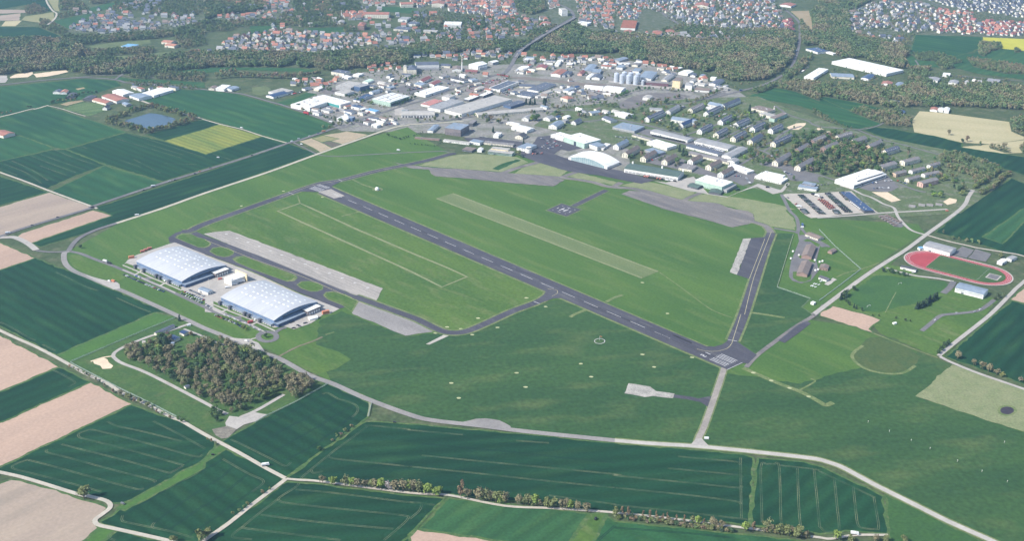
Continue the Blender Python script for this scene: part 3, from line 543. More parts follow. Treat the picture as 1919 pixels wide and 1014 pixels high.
for t, s in (('e','205,690 280,650 340,600'), ('e','640,880 690,850 820,790'), ('f','110,605 170,580 280,530'), ('f','560,800 620,770 730,720')): mb.strip(W(t, s), 4, 7*LAYER)
tag(mb.obj('footpath', [CONC2]), 'short cross paths through the hangar lawns', 'road', None, 'structure')
mb = MB()
for t, s in (('e','370,760 520,740'), ('f','300,690 420,680')): mb.strip(W(t, s), 9, 7.05*LAYER)
tag(mb.obj('entrance_drive', [ASPH2]), 'grey entrance drives to the hangar doors', 'road', None, 'structure')
ribbon('hangar_road', W('30', '660,408 760,430 880,478 1100,560 1400,690 1918,930 31 0,925 41 100,-20 240,15 430,100 520,150 560,185'), 7, ASPH2, 6.7, 'grey service road with parked cars along the hangars')
th_ = [W1('41', 585+85*cos(a*pi/8), 208+45*sin(a*pi/8)) for a in range(16)]
ribbon('hangar_road', th_, 8, ASPH2, 6.75, 'small roundabout at the end of the hangar road', closed=True, smooth=3)
ribbon('hangar_road', W('41', '640,185 700,140 760,120'), 7, ASPH2, 6.72, 'drive from the roundabout to the hangar yard')
ribbon('footpath', W('41', '430,232 480,220 495,210'), 3, CONC2, 6.4, 'short path by the roundabout')
ground('lawn_bank', W('30', '660,440 740,440 900,510 1200,640 1110,690 1000,675 830,620 700,560 650,500'), GRASS2, 5.5, 'grass triangle at the left junction')
ribbon('footpath', W('41', '690,395 850,310 1000,255 1100,210'), 4, surf('dirt_path', (.17,.15,.10), (.12,.12,.07), big=10), 5.2, 'brown dirt track below the right hangar')
ground('lawn_bank', W('41', '730,400 990,265 1250,350 1370,420 1230,510 1060,560 960,530'), GRASS2, 5, 'light green square lawn below the right hangar')
ground('short_strip', W('42', '150,278 330,185 375,195 185,283'), CONC2, 6, 'short pale concrete strip beside the curved taxiway')
ground('right_stand', W('33', '1275,285 1412,272 1262,668 1142,628'), ASPH, 8.3, 'dark asphalt stand beside the right taxiway', cat='apron')
ground('right_stand', W('33', '1200,290 1275,285 1142,628 1078,605'), surf('conc_old', (.40,.38,.34)), 8.3, 'pale broken concrete edge of the right stand', cat='apron')
taxi('24', '300,842 640,935 950,965 33 1050,30 1200,105 1330,140 1420,175 1465,235', 13, 'brown grey taxiway curving round the upper right', ASPH3, 7.3)
ground('apron', W('24', '60,868 140,835 300,845 640,930 950,965 33 1120,10 1250,30 1300,60 1312,125 1260,150 1100,182 850,110 420,0 24 440,1000'), ASPH3, 7, 'weathered brown grey apron strip at upper right', cat='apron')
ground('apron', W('22', '-160,570 0,600 210,620 560,640 880,668 1200,700 1450,735 1340,797 900,760 560,725 240,702 200,680 180,640 0,625'), ASPH3, 7, 'weathered brown grey apron strip at upper middle', cat='apron')
taxi('22', '880,680 1200,700 1480,722 1700,755 1820,790 1918,805 24 0,792 150,815 300,842', 13, 'brown grey taxiway joining the upper apron strips', ASPH3, 7.1, 2)
taxi('22', '870,672 1000,625 1200,572', 13, 'brown grey link to the main apron, left one', ASPH3, 7.05, 2)
taxi('22', '1400,720 1480,690 1570,660', 11, 'brown grey link to the main apron, middle one', ASPH3, 7.05, 2)
taxi('24', '0,795 60,760', 12, 'brown grey link to the main apron, right one', ASPH3, 7.05, 2)
taxi('24', '640,935 700,900 800,860', 10, 'brown grey link toward the green roofed hall', ASPH3, 7.05, 2)
ground('pale_meadow', W('22', '80,600 380,505 600,490 1000,520 1060,545 1110,570 860,660 210,612'), PALE, 5, 'pale dry grass before the control building')
ground('meadow', W('22', '770,632 850,590 990,545 1040,548 830,645'), WH[3], 5.5, 'dark green mown strip in the pale grass')
for s, lab in (('22 980,675 1050,625 1230,578 1480,652 1390,712', 'pale grass triangle left of the arched hangar'), ('22 1490,705 1580,668 1918,750 24 30,765 0,785 22 1700,745', 'pale grass strip in front of the arched hangar'),
               ('24 60,785 150,765 260,742 500,790 750,850 720,885 600,930 300,840', 'pale grass oval before the long workshop'), ('24 690,930 760,890 850,868 1000,885 1140,900 1500,960 1700,1014 33 1600,20 1680,100 1690,205 1500,178 1320,130 1300,55 1150,10 24 1000,960', 'pale grass at the upper right corner of the airfield')):
    ground('pale_meadow', W('22', s), PALE, 5, lab)
ground('main_apron', W('22', '1060,520 1200,495 1420,445 1350,495 1490,540 1918,640 24 0,640 60,650 370,740 250,772 0,725 22 1800,700 1480,655 1200,572'), ASPH, 7.6, 'dark asphalt main apron before the white hangars', cat='apron')
ground('car_park', W('22', '500,345 700,335 1050,380 1150,400 1200,330 1320,320 1640,430 1480,465 1420,450 1250,500 1150,520 1060,520 1000,440 560,380'), ASPH, 7.4, 'dark asphalt car park beside the white hangars')
ground('concrete_yard', W('24', '370,745 480,760 600,735 740,705 870,860 1060,893 1180,840 1280,800 1340,770 1550,830 1610,760 1640,770 1570,850 1480,870 1330,800 1180,845 1050,900 700,840'), PAVE, 6.2, 'pale concrete yard round the green roofed hall')
taxi('22', '1530,985 1680,910 1840,832', 12, 'narrow taxi strip to the helipad', None, 7.7, 2)
hp = W('32', '1280,22 1465,80 1605,15'); hp = hp+[hp[0]+hp[2]-hp[1]]
hc = sum(hp, Vector())/4
ground('helipad', [hc+(p-hc)*1.1 for p in hp], VERGE, 4.5, 'pale margin of the helipad')
ground('helipad', hp, ASPH, 8, 'square dark helipad with a white H', cat='helipad')
hx = (hp[1]-hp[0]).normalized(); hy = Vector((-hx.y, hx.x, 0)); hs_ = (hp[1]-hp[0]).length/2
mb = MB()
def hr(x0, x1, y0, y1):
    P = [hc+hx*x*hs_+hy*y*hs_ for x, y in ((x0,y0),(x1,y0),(x1,y1),(x0,y1))]
    mb.add([(p.x,p.y,zz) for p in P], [(0,1,2,3)])
hr(-.24,-.16,-.34,.34); hr(.16,.24,-.34,.34); hr(-.16,.16,-.04,.04)
for a in (-1, 1):
    hr(a*.62-.025, a*.62+.025, -.14, .14); hr(-.14, .14, a*.62-.025, a*.62+.025)
    for b in (-1, 1): hr(a*.62-.035, a*.62+.035, b*.62-.035, b*.62+.035)
tag(mb.obj('helipad_marks', [WHITE]), 'white H and tick marks painted on the helipad', 'marking', None, 'structure')
# grass strips
sp = W('p', '818,372 848,362.5 1233,509.5 1203,521.7')
ground('grass_runway', sp, surf('strip_grass', (.150,.178,.080), (.110,.148,.062), big=60, ang=RW, stretch=8, fine=3, fa=.15), 5, 'pale mown glider strip beside the runway', cat='runway')
mb = MB(); mb.strip(sp, 4.2, 5.3*LAYER, 0, True)
tag(mb.obj('strip_edge', [PALE]), 'yellowish border of the pale glider strip', 'marking', None, 'structure')
lsp = W('31', '680,28 900,130 1200,265 1918,600 32 0,590 300,742 535,645 350,560 0,410 31 1918,415 1400,190 980,-5 21 890,955')
ribbon('strip_edge', [p for p in lsp], 5.0, PALE, 5.2, 'pale outline of the left grass strip', smooth=1, closed=True, cat='marking')
ribbon('worn_track', W('21', '890,955 870,890 865,880'), 3, VERGE, 5.2, 'pale spur at the top of the left grass strip')
ribbon('worn_track', W('33', '420,605 600,730 840,910 950,975 1100,1030'), 2.2, VERGE, 5.2, 'thin worn track across the right grass')
ribbon('worn_track', W('43', '1200,500 1470,620 1750,730 1918,820 45 -20,800 60,850 130,825'), 8, VERGE, 5.2, 'yellow worn stripe beyond the runway end')
ribbon('worn_track', W('43', '1720,715 1870,630 1835,600'), 3, VERGE, 5.2, 'thin spur off the yellow worn stripe')
for t, s, w, lab in (('31','1280,78 1370,55 1460,30',5,'pale light row left of the runway'), ('32','1840,880 1918,840 33 0,850 75,815',6,'pale light row right of the short taxiway'), ('42','1500,25 1600,-5 32 1540,1000 1670,945',6,'pale light row below the runway'),
                     ('43','1260,-20 1400,0 1590,30',6,'pale path right of the straight taxiway'), ('21','1380,730 1480,780 1590,815',5,'pale path to the white radar dome'), ('41','1130,190 1210,165',3,'short pale mark below the right hangar')):
    ribbon('worn_track', W(t, s), w, VERGE, 5.3, lab)
for t, x, y in (('42',640,35),('42',820,122),('42',350,118),('42',478,135),('42',585,190),('42',240,175),('42',390,643),('42',457,783),('42',1000,548),('42',1085,680),('42',1600,462),('42',1698,585),('43',258,375),('43',368,493),('43',725,403),('32',1092,843),('32',1272,926),('33',258,700),('33',495,990),('43',1298,546),('43',1465,620),('43',1636,690),('43',1815,770),('21',735,842),('21',1100,898),('21',340,980)):
    p = W1(t, x, y); a = R.random()
    pts = [p+Vector((2.6*cos(a+k*pi/4)*(1+.4*R.random()), 2.0*sin(a+k*pi/4)*(1+.3*R.random()), 0)) for k in range(8)]
    ground('light_pad', pts, PALE if False else surf('pad_pale', (.42,.42,.26), (.3,.33,.17), big=4, fine=2), 5.6, 'small pale mown patch around an airfield light')['group'] = 'pale patches round the airfield lights'
rg = [W1('42', 1777+48*cos(a*pi/8), 250+24*sin(a*pi/8)) for a in range(16)]
ribbon('marker_ring', rg, .8, WHITE, 5.6, 'white painted ring round the wind sock in the grass', closed=True, smooth=2, cat='marking')
mh = [W1('45', 1760+62*cos(a*pi/8)*(1+.06*R.random()), 900+35*sin(a*pi/8)*(1+.06*R.random())) for a in range(16)]
ground('mud_hole', crom(mh, 3, True), surf('mud', (.055,.045,.055), (.035,.030,.038), big=8, fine=2, rough=.5), 5, 'dark round mud hole in the pale meadow')
ground('mud_hole', [sum(mh, Vector())/16+(p-sum(mh, Vector())/16)*1.45 for p in mh], VERGE, 4.6, 'trampled rim of the mud hole')
# ---- upper right yards, vehicle park, munition area
ground('vehicle_park', W('g', '200,280 330,260 640,262 980,240 1060,235 1240,225 1420,400 1600,520 1640,545 1300,565 640,632 540,580 330,380'), surf('park_gravel', (.40,.365,.315), (.34,.31,.27), big=16, fine=3, fa=.1), 6, 'gravel vehicle park with rows of dark and red vehicles')
ground('asphalt_yard', W('25', '330,740 640,690 700,760 750,800 700,830 640,850 480,840 330,800'), ASPH2, 6, 'asphalt yard before the white flat roofed hall')
ground('sand_yard', W('25', '490,850 640,850 765,925 680,945'), SAND, 6, 'bare sandy square beside the hall yard')
ground('sand_yard', W('25', '1160,940 1220,905 1290,920 1280,950 1200,970'), SAND, 6, 'bare sandy spot at the foot of the trees')
ground('sand_yard', W('24', '1610,240 1700,205 1790,200 1780,225 1720,265 1640,265'), SAND, 4, 'sandy pitch behind the barracks')
ground('sand_yard', W('25', '-20,250 20,250 55,268 20,275 -20,265'), SAND, 4, 'small sandy pitch beside the barracks, left one')
ground('sand_yard', W('25', '65,285 90,278 170,300 140,312'), SAND, 4, 'small sandy pitch beside the barracks, right one')
ground('munition_yard', W('h', '280,60 310,170 420,160 600,240 760,330 730,345 640,350 620,330 560,560 600,700 480,860 440,870 330,900 200,860 150,800 150,730 180,560 230,440 300,260 280,140'), ASPH2, 6, 'asphalt loop round the brown sheds')
ground('yard_lawn', W('h', '360,250 430,225 540,270 620,310 590,350 550,330 480,270 400,265'), GRASS2, 6.3, 'grass bank above the upper brown shed')
ground('yard_lawn', W('h', '205,725 280,720 430,775 490,760 480,840 380,880 290,870 210,820'), GRASS2, 6.3, 'grass bank below the lower brown shed')
ground('yard_lawn', W('h', '290,490 350,470 490,510 540,550 550,590 470,570 420,510 320,520'), GRASS2, 6.3, 'grass gap between the two brown sheds')
ground('yard_lawn', W('h', '640,400 720,380 740,440 690,520 630,530'), GRASS2, 6.3, 'grass plot beside the small brown buildings')
ribbon('lane', W('33', '1490,190 1700,225'), 7, ASPH2, 6.2, 'short lane from taxiway to the munition yard')
ribbon('lane', W('24', '1560,870 1600,950 33 1640,30 1700,90 1720,180 1710,240'), 7, ASPH2, 6.1, 'grey lane down from the vehicle park')
ribbon('lane', W('h', '330,60 430,170 620,270 760,350'), 6, ASPH2, 6.15, 'lane past the long brown shed')
ribbon('fence_line', W('33', '1670,250 1520,745 1830,850'), 1.6, VERGE, 5.4, 'pale fence line left of the munition yard', smooth=1)
ribbon('fence_line', W('35', '0,200 150,360 390,575 200,720 0,870 33 1830,850 1750,930 1860,1000'), 1.6, surf('fence_tone', (.10,.14,.09)), 5.4, 'thin fence line right of the munition yard', smooth=1)
ground('solar_yard', W('g', '1640,590 1700,580 1960,680 2050,730 1990,770 1880,760'), ASPH2, 6, 'small grey yard with rows of sheds')
ribbon('lane', W('35', '160,650 250,610 390,575 520,530 620,490'), 3, VERGE, 5.5, 'curved grassy path right of the munition yard')
# running track
def stadium(R_, L, n=16):
    pts = []
    for k in range(n+1): a = -pi/2+pi*k/n; pts.append((L/2+R_*cos(a), R_*sin(a)))
    for k in range(n+1): a = pi/2+pi*k/n; pts.append((-L/2+R_*cos(a), R_*sin(a)))
    return pts
TC = Vector((758.96, 1787.28, 0)); TA = -.667
def tw(pts): return [TC+Vector((x*cos(TA)-y*sin(TA), x*sin(TA)+y*cos(TA), 0)) for x, y in pts]
ground('track_kerb', tw(stadium(48.5, 84.4)), CONC2, 6.8, 'pale kerb of the running track')
ground('running_track', tw(stadium(46, 84.4)), RED, 7.2, 'red running track round the football pitch', cat='running track')
inn = stadium(36.5, 84.4)
ground('football_pitch', tw([p for p in inn if p[0] > -46]), surf('pitch', (.060,.105,.034), (.045,.090,.032), big=30, ang=TA, stretch=1, fine=3, fa=.12, rows=9, rowamt=.12), 7.6, 'striped green football pitch inside the red track', cat='pitch')
ground('track_court', tw([(50,-12),(70,-12),(70,12),(50,12)]), CONC2, 7.9, 'pale border of the basketball court at the track end')
ground('track_court', tw([(52,-10),(68,-10),(68,10),(52,10)]), ASPH2, 8.2, 'grey basketball court at the track end')
mb = MB()
for rr in (39, 41.5, 44):
    mb.strip(tw(stadium(rr, 84.4)), .35, 7.6*LAYER, 0, True)
for a, b in ((-44,-30.5),(44,-30.5),(44,30.5),(-44,30.5)): pass
mb.strip(tw([(-43,-32),(43,-32),(43,32),(-43,32)]), .3, 7.9*LAYER, 0, True)
tag(mb.obj('track_lines', [WHITE]), 'white lane lines of the running track', 'marking', None, 'structure')
ground('asphalt_yard', W('35', '1225,435 1340,360 1450,395 1380,470'), ASPH2, 6, 'grey tennis court beside the track hall, left one')
ground('asphalt_yard', W('35', '1395,470 1465,385 1610,430 1560,505'), ASPH2, 6, 'grey tennis court beside the track hall, right one')
ribbon('lane', W('35', '630,560 720,590 900,635 1100,660 1260,690'), 6, PAVE, 6.4, 'pale drive below the running track')
ribbon('lane', W('35', '1260,690 1220,750 1160,800'), 10, ASPH2, 6.45, 'grey yard left of the blue roofed hall')
ribbon('lane', W('35', '1640,860 1580,910 1480,965 1300,990 1150,1014 45 1200,0 1130,15 1050,80 960,155'), 7, ASPH2, 6.4, 'dark curved strip with cars below the blue roofed hall')
ground('meadow', W('35', '540,630 860,655 1180,690 1220,730 1000,860 45 700,-60 560,-20 35 420,965 260,830 400,720'), surf('mown_circle', (.048,.108,.030), (.038,.09,.03), big=40, fine=4, fa=.16), 4, 'green mown playing field with goalposts at right')
ribbon('worn_track', W('35', '620,980 680,860 720,790'), 1.5, VERGE, 4.4, 'faint worn line across the playing field')
# industrial paving
for t, s, m, lab in (('a','590,400 760,310 940,350 780,440 640,440', ASPH3, 'grey lorry yard behind the long white roofs'), ('b','0,590 100,530 330,500 470,590 330,660 200,680 60,620', ASPH2, 'car dealer yard beside the white shop row'),
                     ('b','1180,540 1400,470 1640,420 1820,440 1560,580 1380,640 1150,620', surf('car_park_red', (.23,.18,.17), (.18,.15,.15), big=14), 'reddish supermarket car park'), ('b','750,420 900,370 1250,380 1350,440 1080,500 860,480', ASPH2, 'car park round the filling station'),
                     ('a','400,760 700,590 1100,560 1450,680 1400,830 1240,880 900,770 560,830', surf('yard_mix', (.28,.25,.22), (.19,.18,.17), big=10, fine=3, fa=.25), 'cluttered builders yard below the long white roofs'), ('a','1240,960 1400,880 1913,900 1913,1014 1300,1014', ASPH2, 'asphalt yard of the red and white workshops'),
                     ('d','170,810 400,700 650,650 1100,640 1350,700 1150,760 700,780 420,900 200,900', ASPH3, 'old grey parade ground with trees'), ('c','620,640 900,560 1060,600 780,680 640,700', PAVE, 'pale yard between the blue roofs'),
                     ('c','0,380 400,380 800,420 1350,480 1919,510 d 250,560 0,520 c 1300,530 880,470 400,430', surf('ballast', (.20,.17,.145), (.15,.13,.115), big=12, ang=radians(-8), stretch=6, fine=3, fa=.15), 'brown railway sidings through the industrial estate'),
                     ('b','0,880 110,870 230,960 640,1012 0,1012', PAVE, 'pale forecourt of the cream long hall'), ('c','1250,560 1650,560 1919,620 1850,700 1600,720 1350,650', surf('yard_mix', (.28,.25,.22)), 'scrap yard beside the white hall'),
                     ('d','0,440 600,510 1050,560 1500,610 1700,600 1700,620 1000,590 500,530 0,470', PAVE, 'pale strip under the silver silos'), ('24','150,270 330,330 640,400 1060,560 1280,640 1200,610 1000,450 700,360 330,260', ASPH2, 'dark yards between the long workshops'),
                     ('24','300,440 640,540 900,660 1100,720 1060,740 700,660 280,570', ASPH2, 'roads between the grey blocks behind the workshop'), ('24','1560,640 1700,620 1900,690 1918,760 1650,740', ASPH2, 'car park below the cream blocks'),
                     ('24','1060,590 1200,600 1330,680 1300,760 1200,790 1050,720', ASPH2, 'yard beside the brown earth plot'), ('24','1400,560 1700,620 1600,640 1350,590', ASPH2, 'street between the cream blocks')):
    ground('yard', W(t, s), m, 4, lab)
for t, s, w, lab in (('22','0,215 300,185 600,140 900,105 1250,95 1600,80 1918,140',8,'street behind the control building'), ('24','-300,190 0,170 300,225 560,290 900,380 1200,430 1400,470 1700,640 1918,700',8,'street through the barracks'),
                     ('24','620,330 1000,200 1200,130 1450,60',6,'street between the barracks rows'), ('24','900,400 1150,280 1350,190 1500,110',6,'second street between the barracks rows'), ('24','1280,460 1480,370 1600,280 1750,230',6,'third street between the barracks rows'),
                     ('24','1180,590 1420,450 1560,380',6,'fourth street between the barracks'), ('24','1500,40 1620,120 1800,180 1918,235 25 150,310 370,265',6,'lane along the field behind the barracks'),
                     ('25','370,265 510,240 610,195 700,110 760,40 800,10',4.5,'pale lane to the straw field'), ('25','370,270 600,360 800,410 1000,465 1130,500',6,'street behind the cream blocks'), ('25','-200,640 0,690 150,740 330,800',6,'street to the white hall'),
                     ('25','540,620 700,560 950,560',6,'street between cream blocks'), ('25','660,740 900,830 1000,850',7,'pale drive beside the small blocks'),
                     ('13','430,110 520,180 640,240',7,'long straight street in the upper town'), ('14','440,110 520,160 600,225',7,'street diagonal in the upper town'), ('14','1110,60 1105,200',6,'street rising in the upper town'),
                     ('15','700,20 650,90 640,160 670,220 720,280',7,'curved street in the upper right housing'), ('15','880,50 920,120 940,200 970,260',7,'second curved street in the upper right housing'), ('15','430,60 380,150 380,270',6,'third curved street in the upper right housing'),
                     ('15','1060,20 1200,90 1330,280',6,'street beside the red roofs at upper right'), ('15','900,560 1000,700 1100,720 1300,710 1918,760',5,'track across the upper right meadow')):
    ribbon('street', W(t, s), w, ASPH2, 6, lab)
ribbon('highway', W('14', '1550,60 1650,130 1720,200 1735,260 1725,420 1690,540 1640,650 1540,720 1400,790 1180,850 960,905 850,930'), 9, ASPH2, 7, 'grey highway curving through the woods at upper right')
ribbon('highway', W('d', '1919,640 1700,700 1450,770 1150,830 24 0,20'), 8, ASPH2, 6.8, 'grey highway passing behind the barracks')
ground('trimmed_field', W('11', '440,820 560,800 620,830 600,880 520,895 450,880'), surf('olive_meadow', (.12,.15,.07)), 3, 'oval paddock by the small workshops')
ground('wheat_field', W('11', '670,960 840,910 950,865 1050,880 980,910 820,975 740,985'), WH[3], 3, 'small green field beside the long white roofs', cat='field')
# ---------------------------------------------------------------- buildings
WM = {'w': paint('wall_white', (.74,.73,.69)), 'c': paint('wall_cream', (.70,.655,.54)), 'g': paint('wall_grey', (.36,.36,.36)), 'd': paint('wall_dark', (.10,.105,.12)),
      'b': paint('wall_blue', (.075,.125,.22)), 'r': paint('wall_brick', (.30,.205,.175)), 'e': paint('wall_green', (.38,.50,.42)), 'p': paint('wall_pink', (.62,.40,.34)),
      'o': paint('wall_orange', (.60,.45,.33)), 't': paint('wall_teal', (.07,.27,.26)), 'm': paint('wall_maroon', (.16,.085,.10)), 'B': paint('wall_brown', (.19,.165,.17)),
      'y': paint('wall_sand', (.72,.60,.38)), 's': paint('steel', (.52,.55,.58), .35, .5, .06, .3)}
RM = {'w': paint('roof_white', (.76,.75,.72), .5), 'g': paint('roof_grey', (.30,.30,.30)), 'b': paint('roof_slate', (.105,.12,.155)), 'r': paint('roof_red', (.34,.15,.108)),
      'd': paint('roof_dark', (.085,.085,.095)), 'n': paint('roof_brown', (.21,.165,.14)), 's': paint('roof_solar', (.028,.052,.12), .3, .5), 'G': paint('roof_green', (.085,.125,.105)),
      'c': paint('roof_bitumen', (.40,.38,.345)), 'l': paint('roof_lightblue', (.17,.37,.58)), 'm': paint('roof_mint', (.50,.64,.52)), 'k': paint('roof_crimson', (.26,.10,.095)),
      'q': paint('roof_pink', (.46,.20,.17)), 'o': paint('roof_orange', (.42,.20,.135)), 'f': paint('roof_felt', (.22,.205,.20)), 'B': paint('roof_bluegrey', (.22,.27,.33))}
GLASS = paint('window_glass', (.045,.06,.08), .15, .6, .2)
DOOR = paint('door_paint', (.16,.18,.20))
SKYL = paint('skylight', (.80,.82,.82), .3, .5)
MEC = {}
BOXES = []
def hitbox(x, y, m):
    for bx, by, c, s, l, w in BOXES:
        dx, dy = x-bx, y-by
        if abs(dx) < 110 and abs(dy) < 110 and abs(dx*c+dy*s) < l+m and abs(dy*c-dx*s) < w+m: return True
    return False
def unit_window(w, h):
    k = ('win', round(w,1), round(h,1))
    if k not in MEC:
        mb = MB(); mb.box(-w/2, w/2, -.05, .05, 0, h); MEC[k] = mb.me('window', [GLASS])
    return MEC[k]
def rect(t, s, h):
    A, B, C = W(t, s, h); ba = A-B; bc = C-B
    if ba.length >= bc.length: d = ba.normalized()
    else: d = bc.normalized()
    n = Vector((-d.y, d.x, 0)); o = (bc if ba.length >= bc.length else ba).dot(n)
    L = max(ba.length, bc.length); c = B+d*L/2+n*o/2
    return Vector((c.x, c.y, 0)), atan2(d.y, d.x), L, max(abs(o), 2.5)
def roof_mesh(kind, L, Wd, h, rise, ov=.5):
    mb = MB(); x, y = L/2+ov, Wd/2+ov; t = .35
    if kind == 'flat':
        mb.box(-x+ov-.25, x-ov+.25, -y+ov-.25, y-ov+.25, h, h+.45)
        if L > 25 and Wd > 12:                      # roof plant and vents
            rr = random.Random(int(L*13+Wd*7))
            for i in range(int(min(10, L*Wd/300))):
                px, py = rr.uniform(-.42,.42)*L, rr.uniform(-.38,.38)*Wd; s = rr.uniform(.6,1.8)
                mb.box(px-s, px+s, py-s*.7, py+s*.7, h+.44, h+.45+rr.uniform(.6,1.6), 1)
    elif kind == 'gable':
        e = h-ov*rise/(Wd/2)
        mb.add([(-x,-y,e),(x,-y,e),(x,0,h+rise),(-x,0,h+rise),(x,y,e),(-x,y,e),
                (-x,-y,e+t),(x,-y,e+t),(x,0,h+rise+t),(-x,0,h+rise+t),(x,y,e+t),(-x,y,e+t)],
               [(3,2,1,0),(5,4,2,3),(6,7,8,9),(9,8,10,11),(0,1,7,6),(4,5,11,10),(1,2,8,7),(2,4,10,8),(3,0,6,9),(5,3,9,11)])
    elif kind == 'hip':
        e = h; r = max(L/2-Wd/2, .3)
        mb.add([(-x,-y,e),(x,-y,e),(x,y,e),(-x,y,e),(-r,0,h+rise),(r,0,h+rise)], [(0,1,5,4),(1,2,5),(2,3,4,5),(3,0,4),(3,2,1,0)])
    elif kind == 'arch':                           # barrel across y
        n = 14; P = []
        for i in range(n+1):
            a = i/n*2-1; P.append((a*y, h+rise*(1-a*a)))
        v = [(-x,p[0],p[1]+t) for p in P]+[(x,p[0],p[1]+t) for p in P]+[(-x,p[0],p[1]) for p in P]+[(x,p[0],p[1]) for p in P]; m = n+1
        f = [(i, m+i, m+i+1, i+1) for i in range(n)]+[(2*m+i+1, 3*m+i+1, 3*m+i, 2*m+i) for i in range(n)]
        f += [(i+1, i, 2*m+i, 2*m+i+1)[::-1] for i in range(n)]+[(m+i, m+i+1, 3*m+i+1, 3*m+i)[::-1] for i in range(n)]
        f += [(0, 2*m, 3*m, m), (n, m+n, 3*m+n, 2*m+n)]
        mb.add(v, f)
    elif kind == 'saw':
        k = max(2, int(L/12)); w = L/k
        for i in range(k):
            a = -L/2+i*w
            mb.add([(a,-y,h),(a+w,-y,h),(a+w,y,h),(a,y,h),(a,-y,h+rise),(a,y,h+rise)], [(4,1,2,5),(3,5,4,0)[::-1],(0,1,4),(2,3,5)])
    return mb
def wall_mesh(kind, L, Wd, h, rise):
    mb = MB(); x, y = L/2, Wd/2
    if kind == 'gable':
        mb.add([(-x,-y,0),(x,-y,0),(x,y,0),(-x,y,0),(-x,-y,h),(x,-y,h),(x,y,h),(-x,y,h),(-x,0,h+rise),(x,0,h+rise)],
               [(0,1,5,4),(2,3,7,6),(1,2,6,9,5),(3,0,4,8,7)])
    elif kind == 'arch':
        n = 14; P = [((i/n*2-1)*y, h+rise*(1-(i/n*2-1)**2)) for i in range(n+1)]
        mb.add([(-x,-y,0),(x,-y,0),(x,y,0),(-x,y,0),(-x,-y,h),(x,-y,h),(x,y,h),(-x,y,h)], [(0,1,5,4),(2,3,7,6)])
        for sx in (-1, 1):
            v = [(sx*x,-y,0),(sx*x,y,0)]+[(sx*x,p[0],p[1]) for p in P[::-1]]
            mb.add(v, [tuple(range(len(v)))] if sx > 0 else [tuple(range(len(v)))[::-1]])
    else:
        mb.box(-x, x, -y, y, 0, h)
    return mb
def add_windows(root, L, Wd, h, rows, step=4.0, w=1.5, hh=1.5, z0=1.2, dz=3.0, sides='abcd', cap=96):
    cnt = 0
    for sd_ in sides:
        ln = L if sd_ in 'ab' else Wd
        n = max(1, int((ln-2)/step))
        for r in range(rows):
            for i in range(n):
                if cnt >= cap: return
                p = (i+.5)/n*ln-ln/2; z = z0+r*dz
                if z+hh > h-.1: continue
                if sd_ == 'a': loc, rz = (p, -Wd/2-.03, z), 0
                elif sd_ == 'b': loc, rz = (p, Wd/2+.03, z), 0
                elif sd_ == 'c': loc, rz = (-L/2-.03, p, z), pi/2
                else: loc, rz = (L/2+.03, p, z), pi/2
                link('window', unit_window(w, hh), root, loc, rz); cnt += 1
def building(name, label, t, s, h, roof='flat', rise=2.5, wall='w', rm='g', rows=0, door=True, cat=None, step=None, group=None, dims=None, base=0):
    c, rz, L, Wd = dims or rect(t, s, h)
    BOXES.append((c.x, c.y, cos(rz), sin(rz), L/2, Wd/2))
    root = empty(name, label, cat or name.replace('_', ' '), c, rz, group)
    wall_mesh(roof, L, Wd, h, rise).obj('wall', [WM[wall]], root)
    roof_mesh(roof, L, Wd, h, rise).obj('roof', [RM[rm], WM['g']] if roof == 'flat' else [RM[rm]], root)
    if roof == 'gable' and L > 30 and rm in 'wc' and name not in ('barracks','munition_shed','shed'):
        sa = atan2(rise, Wd/2); k = min(12, int(L/7))
        for sy in (-1, 1):
            for i in range(k):
                mb = MB(); mb.box(-.8, .8, -Wd*.10, Wd*.10, 0, .12); o = mb.obj('skylight', [RM['c'] if rm == 'w' else RM['g']], root, ((i+.5)/k*L*.94-L*.47, sy*Wd*.25, h+rise*.5+.36)); o.rotation_euler = (-sy*sa, 0, 0)
    if rows: add_windows(root, L, Wd, h, rows, step or (3.6 if L < 70 else 6), w=(step or 3.6)*.42)
    if door:
        for sy in (-1, 1):
            mb = MB(); mb.box(-min(2.2, L*.12), min(2.2, L*.12), -.06, .06, 0, min(3.4, h*.6)); 
            mb.obj('door', [DOOR], root, (L*.22*sy, sy*(Wd/2+.04), 0))
    return root, L, Wd
